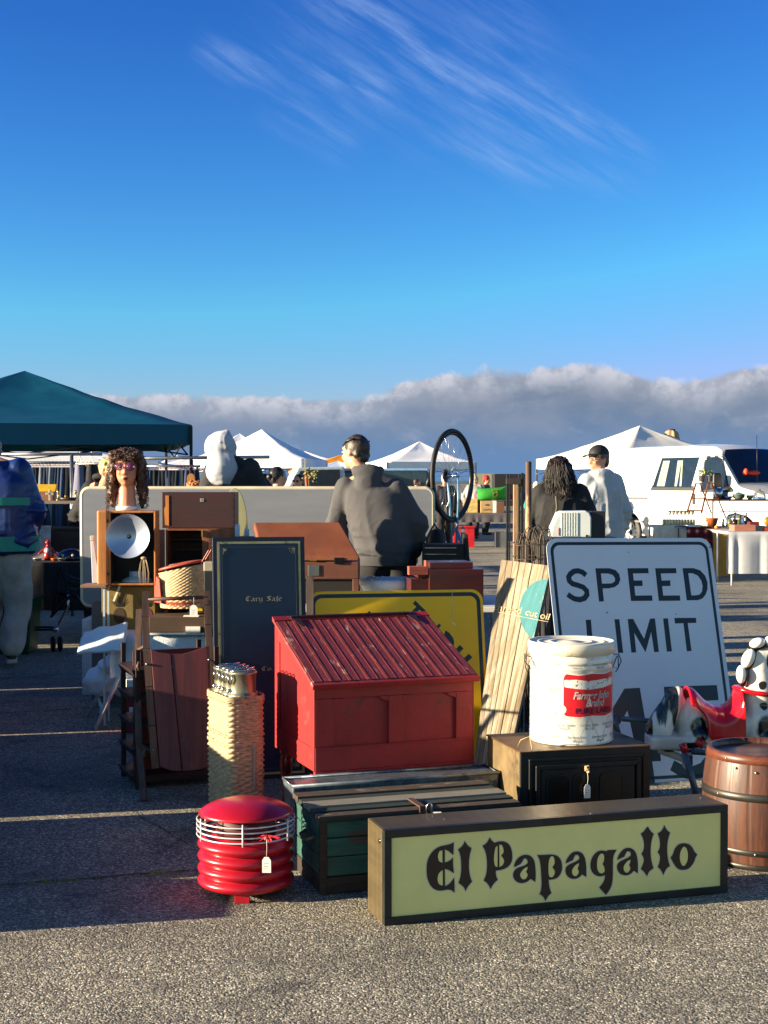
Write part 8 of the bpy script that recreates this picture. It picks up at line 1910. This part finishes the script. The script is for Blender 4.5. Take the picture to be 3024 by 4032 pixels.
for i, (px, h, c, lb) in enumerate(((2892, .19, (84, 92, 30), 'left tall dark candlestick with olive glass bottle'), (2914, .19, (96, 104, 30), 'second dark candlestick with olive glass bottle'), (2937, .22, (26, 24, 24), 'tallest black turned candlestick near the middle of the table'), (2848, .12, (60, 60, 58), 'short grey candlestick beside the orange ornament'))):
    t = rt('candlestick', lb, 'candlestick', px, YT2+.05+.03*i); m = MB(); m.lathe([(.032, 0), (.030, .01), (.010, .025), (.014, h*.3), (.009, h*.5), (.013, h*.75), (.010, h*.9), (.022, h), (0, h)], 18); m.build('stick', mat('stick_black', (30, 28, 28), .35, .3), t); m = MB(); m.lathe([(0, .0), (.018, .001), (.02, h*.45), (.009, h*.62), (.008, h*.8)], 14, M=T(.0, .05, 0)); m.build('bottle', mat('bottle_%d' % i, c, .15), t)
for i, (px, lb) in enumerate(((2872, 'green striped glass tumbler at the front of the grey topped table'), (2892, 'dark brown tumbler between two green striped ones'), (2907, 'green striped tumbler right of the dark brown one'))):
    t = rt('tumbler', lb, 'tumbler', px, YT2+.0); m = MB(); m.lathe([(.03, 0), (.035, .12), (.031, .12), (.027, .01)], 18); m.build('tumbler_body', mat('tumbler_%d' % i, ((110, 112, 50), (44, 26, 24), (104, 110, 54))[i], .2, var=.4, vs=30, st=(1, 1, .1)), t)
t = rt('orange_shell', 'small orange yellow shell ornament on the mustard cloth', 'ornament', 2820, 11.7, .735); m = MB(); m.ell((0, 0, .025), (.03, .025, .026), 14, 10); m.build('shell', mat('shell_orange', (226, 160, 70), .4), t)
t = rt('red_cushion', 'flat dark red velvet box near the right of the grey topped table', 'box', 2950, YT2+.3); m = MB(); m.box(0, .16, 0, .12, 0, .065); m.build('box_body', mat('velvet_red', (110, 26, 24), .6), t, bevel=.01)
t = rt('amber_jar', 'round amber glass jar at the right edge of the photo', 'jar', 3020, YT2+.3); m = MB(); m.ell((0, 0, .07), (.055, .055, .07), 18, 12); m.lathe([(.03, .12), (.035, .15), (0, .15)], 16); m.build('jar', mat('amber', (206, 110, 30), .1, coat=.4), t)
# front grey blanket table
YF = 10.7; t = table('table under the pale grey blanket with white legs at the right edge', X_at(2868, YF), X_at(3180, YF), YF, YF+.75, .745, PLY, mat('leg_white', (196, 200, 210), .5))
GB2 = mat('blanket_grey', (176, 178, 182), .92, var=.05, bump=.4, bs=90)
cl = cloth_sheet(X_at(2862, YF), X_at(3190, YF), YF-.02, YF+.77, .75, (.02, .02, .58, .02), GB2, None, .012); props(cl, 'pale grey felt blanket draped over the front right table', 'tablecloth')
for i, (a, b, h, col_, lb) in enumerate(((2890, 2975, .085, (170, 110, 90), 'long reddish brown wooden tray on the grey blanket'), (2978, 3010, .075, (40, 44, 50), 'dark grey box beside the reddish tray on the blanket'), (3004, 3050, .05, (170, 60, 30), 'orange red wooden piece on the grey blanket at the edge'))):
    bx('wooden_tray', lb, 'tray', a, b, Zp(0, 1) and 2000, YF+.1, .757, mat('btray_%d' % i, col_, .6, var=.15, vs=6, st=(1, 6, 6)), d=.3).children[0].scale.z = h/max(.03, Zp(2000, YF+.1)-.757)
t = thing('person_legs_bag', 'brown paper sack under the front right table', 'sack', T0(X_at(2875, 12.3), 12.4, 0)); m = MB(); m.box(0, .22, 0, .2, 0, .36); m.build('sack_body', mat('sack_brown', (150, 96, 60), .8, var=.2), t, bevel=.02)

# ---- crates added out of view on the left to throw the long shadows -------------------

def crate(label, x, y, w_, d, z0, h, mt, rz=0, cat='crate', name='shadow_crate'):
    t = thing(name, label, cat, T(x, y, z0) @ RZ(rz)); m = MB(); n = max(2, int(h/.1))
    for i in range(n):
        za, zb = h*i/n, h*(i+1)/n-.0005
        m.box(0, w_, 0, .014, za, zb); m.box(0, w_, d-.014, d, za, zb); m.box(0, .014, .0145, d-.0145, za, zb); m.box(w_-.014, w_, .0145, d-.0145, za, zb)
    m.box(.0145, w_-.0145, .0145, d-.0145, 0.001, .012); m.box(.0145, w_-.0145, .0145, d-.0145, h-.02, h-.008)
    return m.build('slats', mt, t)
CY = lambda px, py, X: atz(px, py, 0).y-tan(R(12.5))*(atz(px, py, 0).x-X)
y_a, y_b, y_c = CY(0, 3650, -2.2), CY(0, 3492, -2.2), CY(0, 3240, -2.2)
crate('long low shadow crate added out of view on the left nearest the camera', -2.45, y_a, .5, y_b-y_a-.028, 0, .30, OLD)
crate('taller shadow crate added out of view on the left behind the long low crate', -2.55, y_b+.012, .5, y_c-y_b-.07, 0, .60, OLDD)
crate('upright shadow crate added out of view on the left level with the wicker carrier', -2.85, y_c+.06, .5, .839, 0, .78, OLD)
crate('dark shadow crate added out of view on the left level with the sled', -3.0, y_c+.90, .5, 1.119, 0, .92, OLDD)
crate('large dark shadow crate added out of view on the ground to the left', -3.75, y_c+2.02, .6, 1.7, 0, .96, OLDD)
crate('tall pale shadow crate added out of view on the left beside the walking man', -4.4, y_c+3.75, .6, 2.4, 0, 1.25, OLD)
crate('long high shadow crate added out of view on the left past the green tent', -5.6, y_c+6.3, .6, 4.2, 0, 1.5, OLDD)
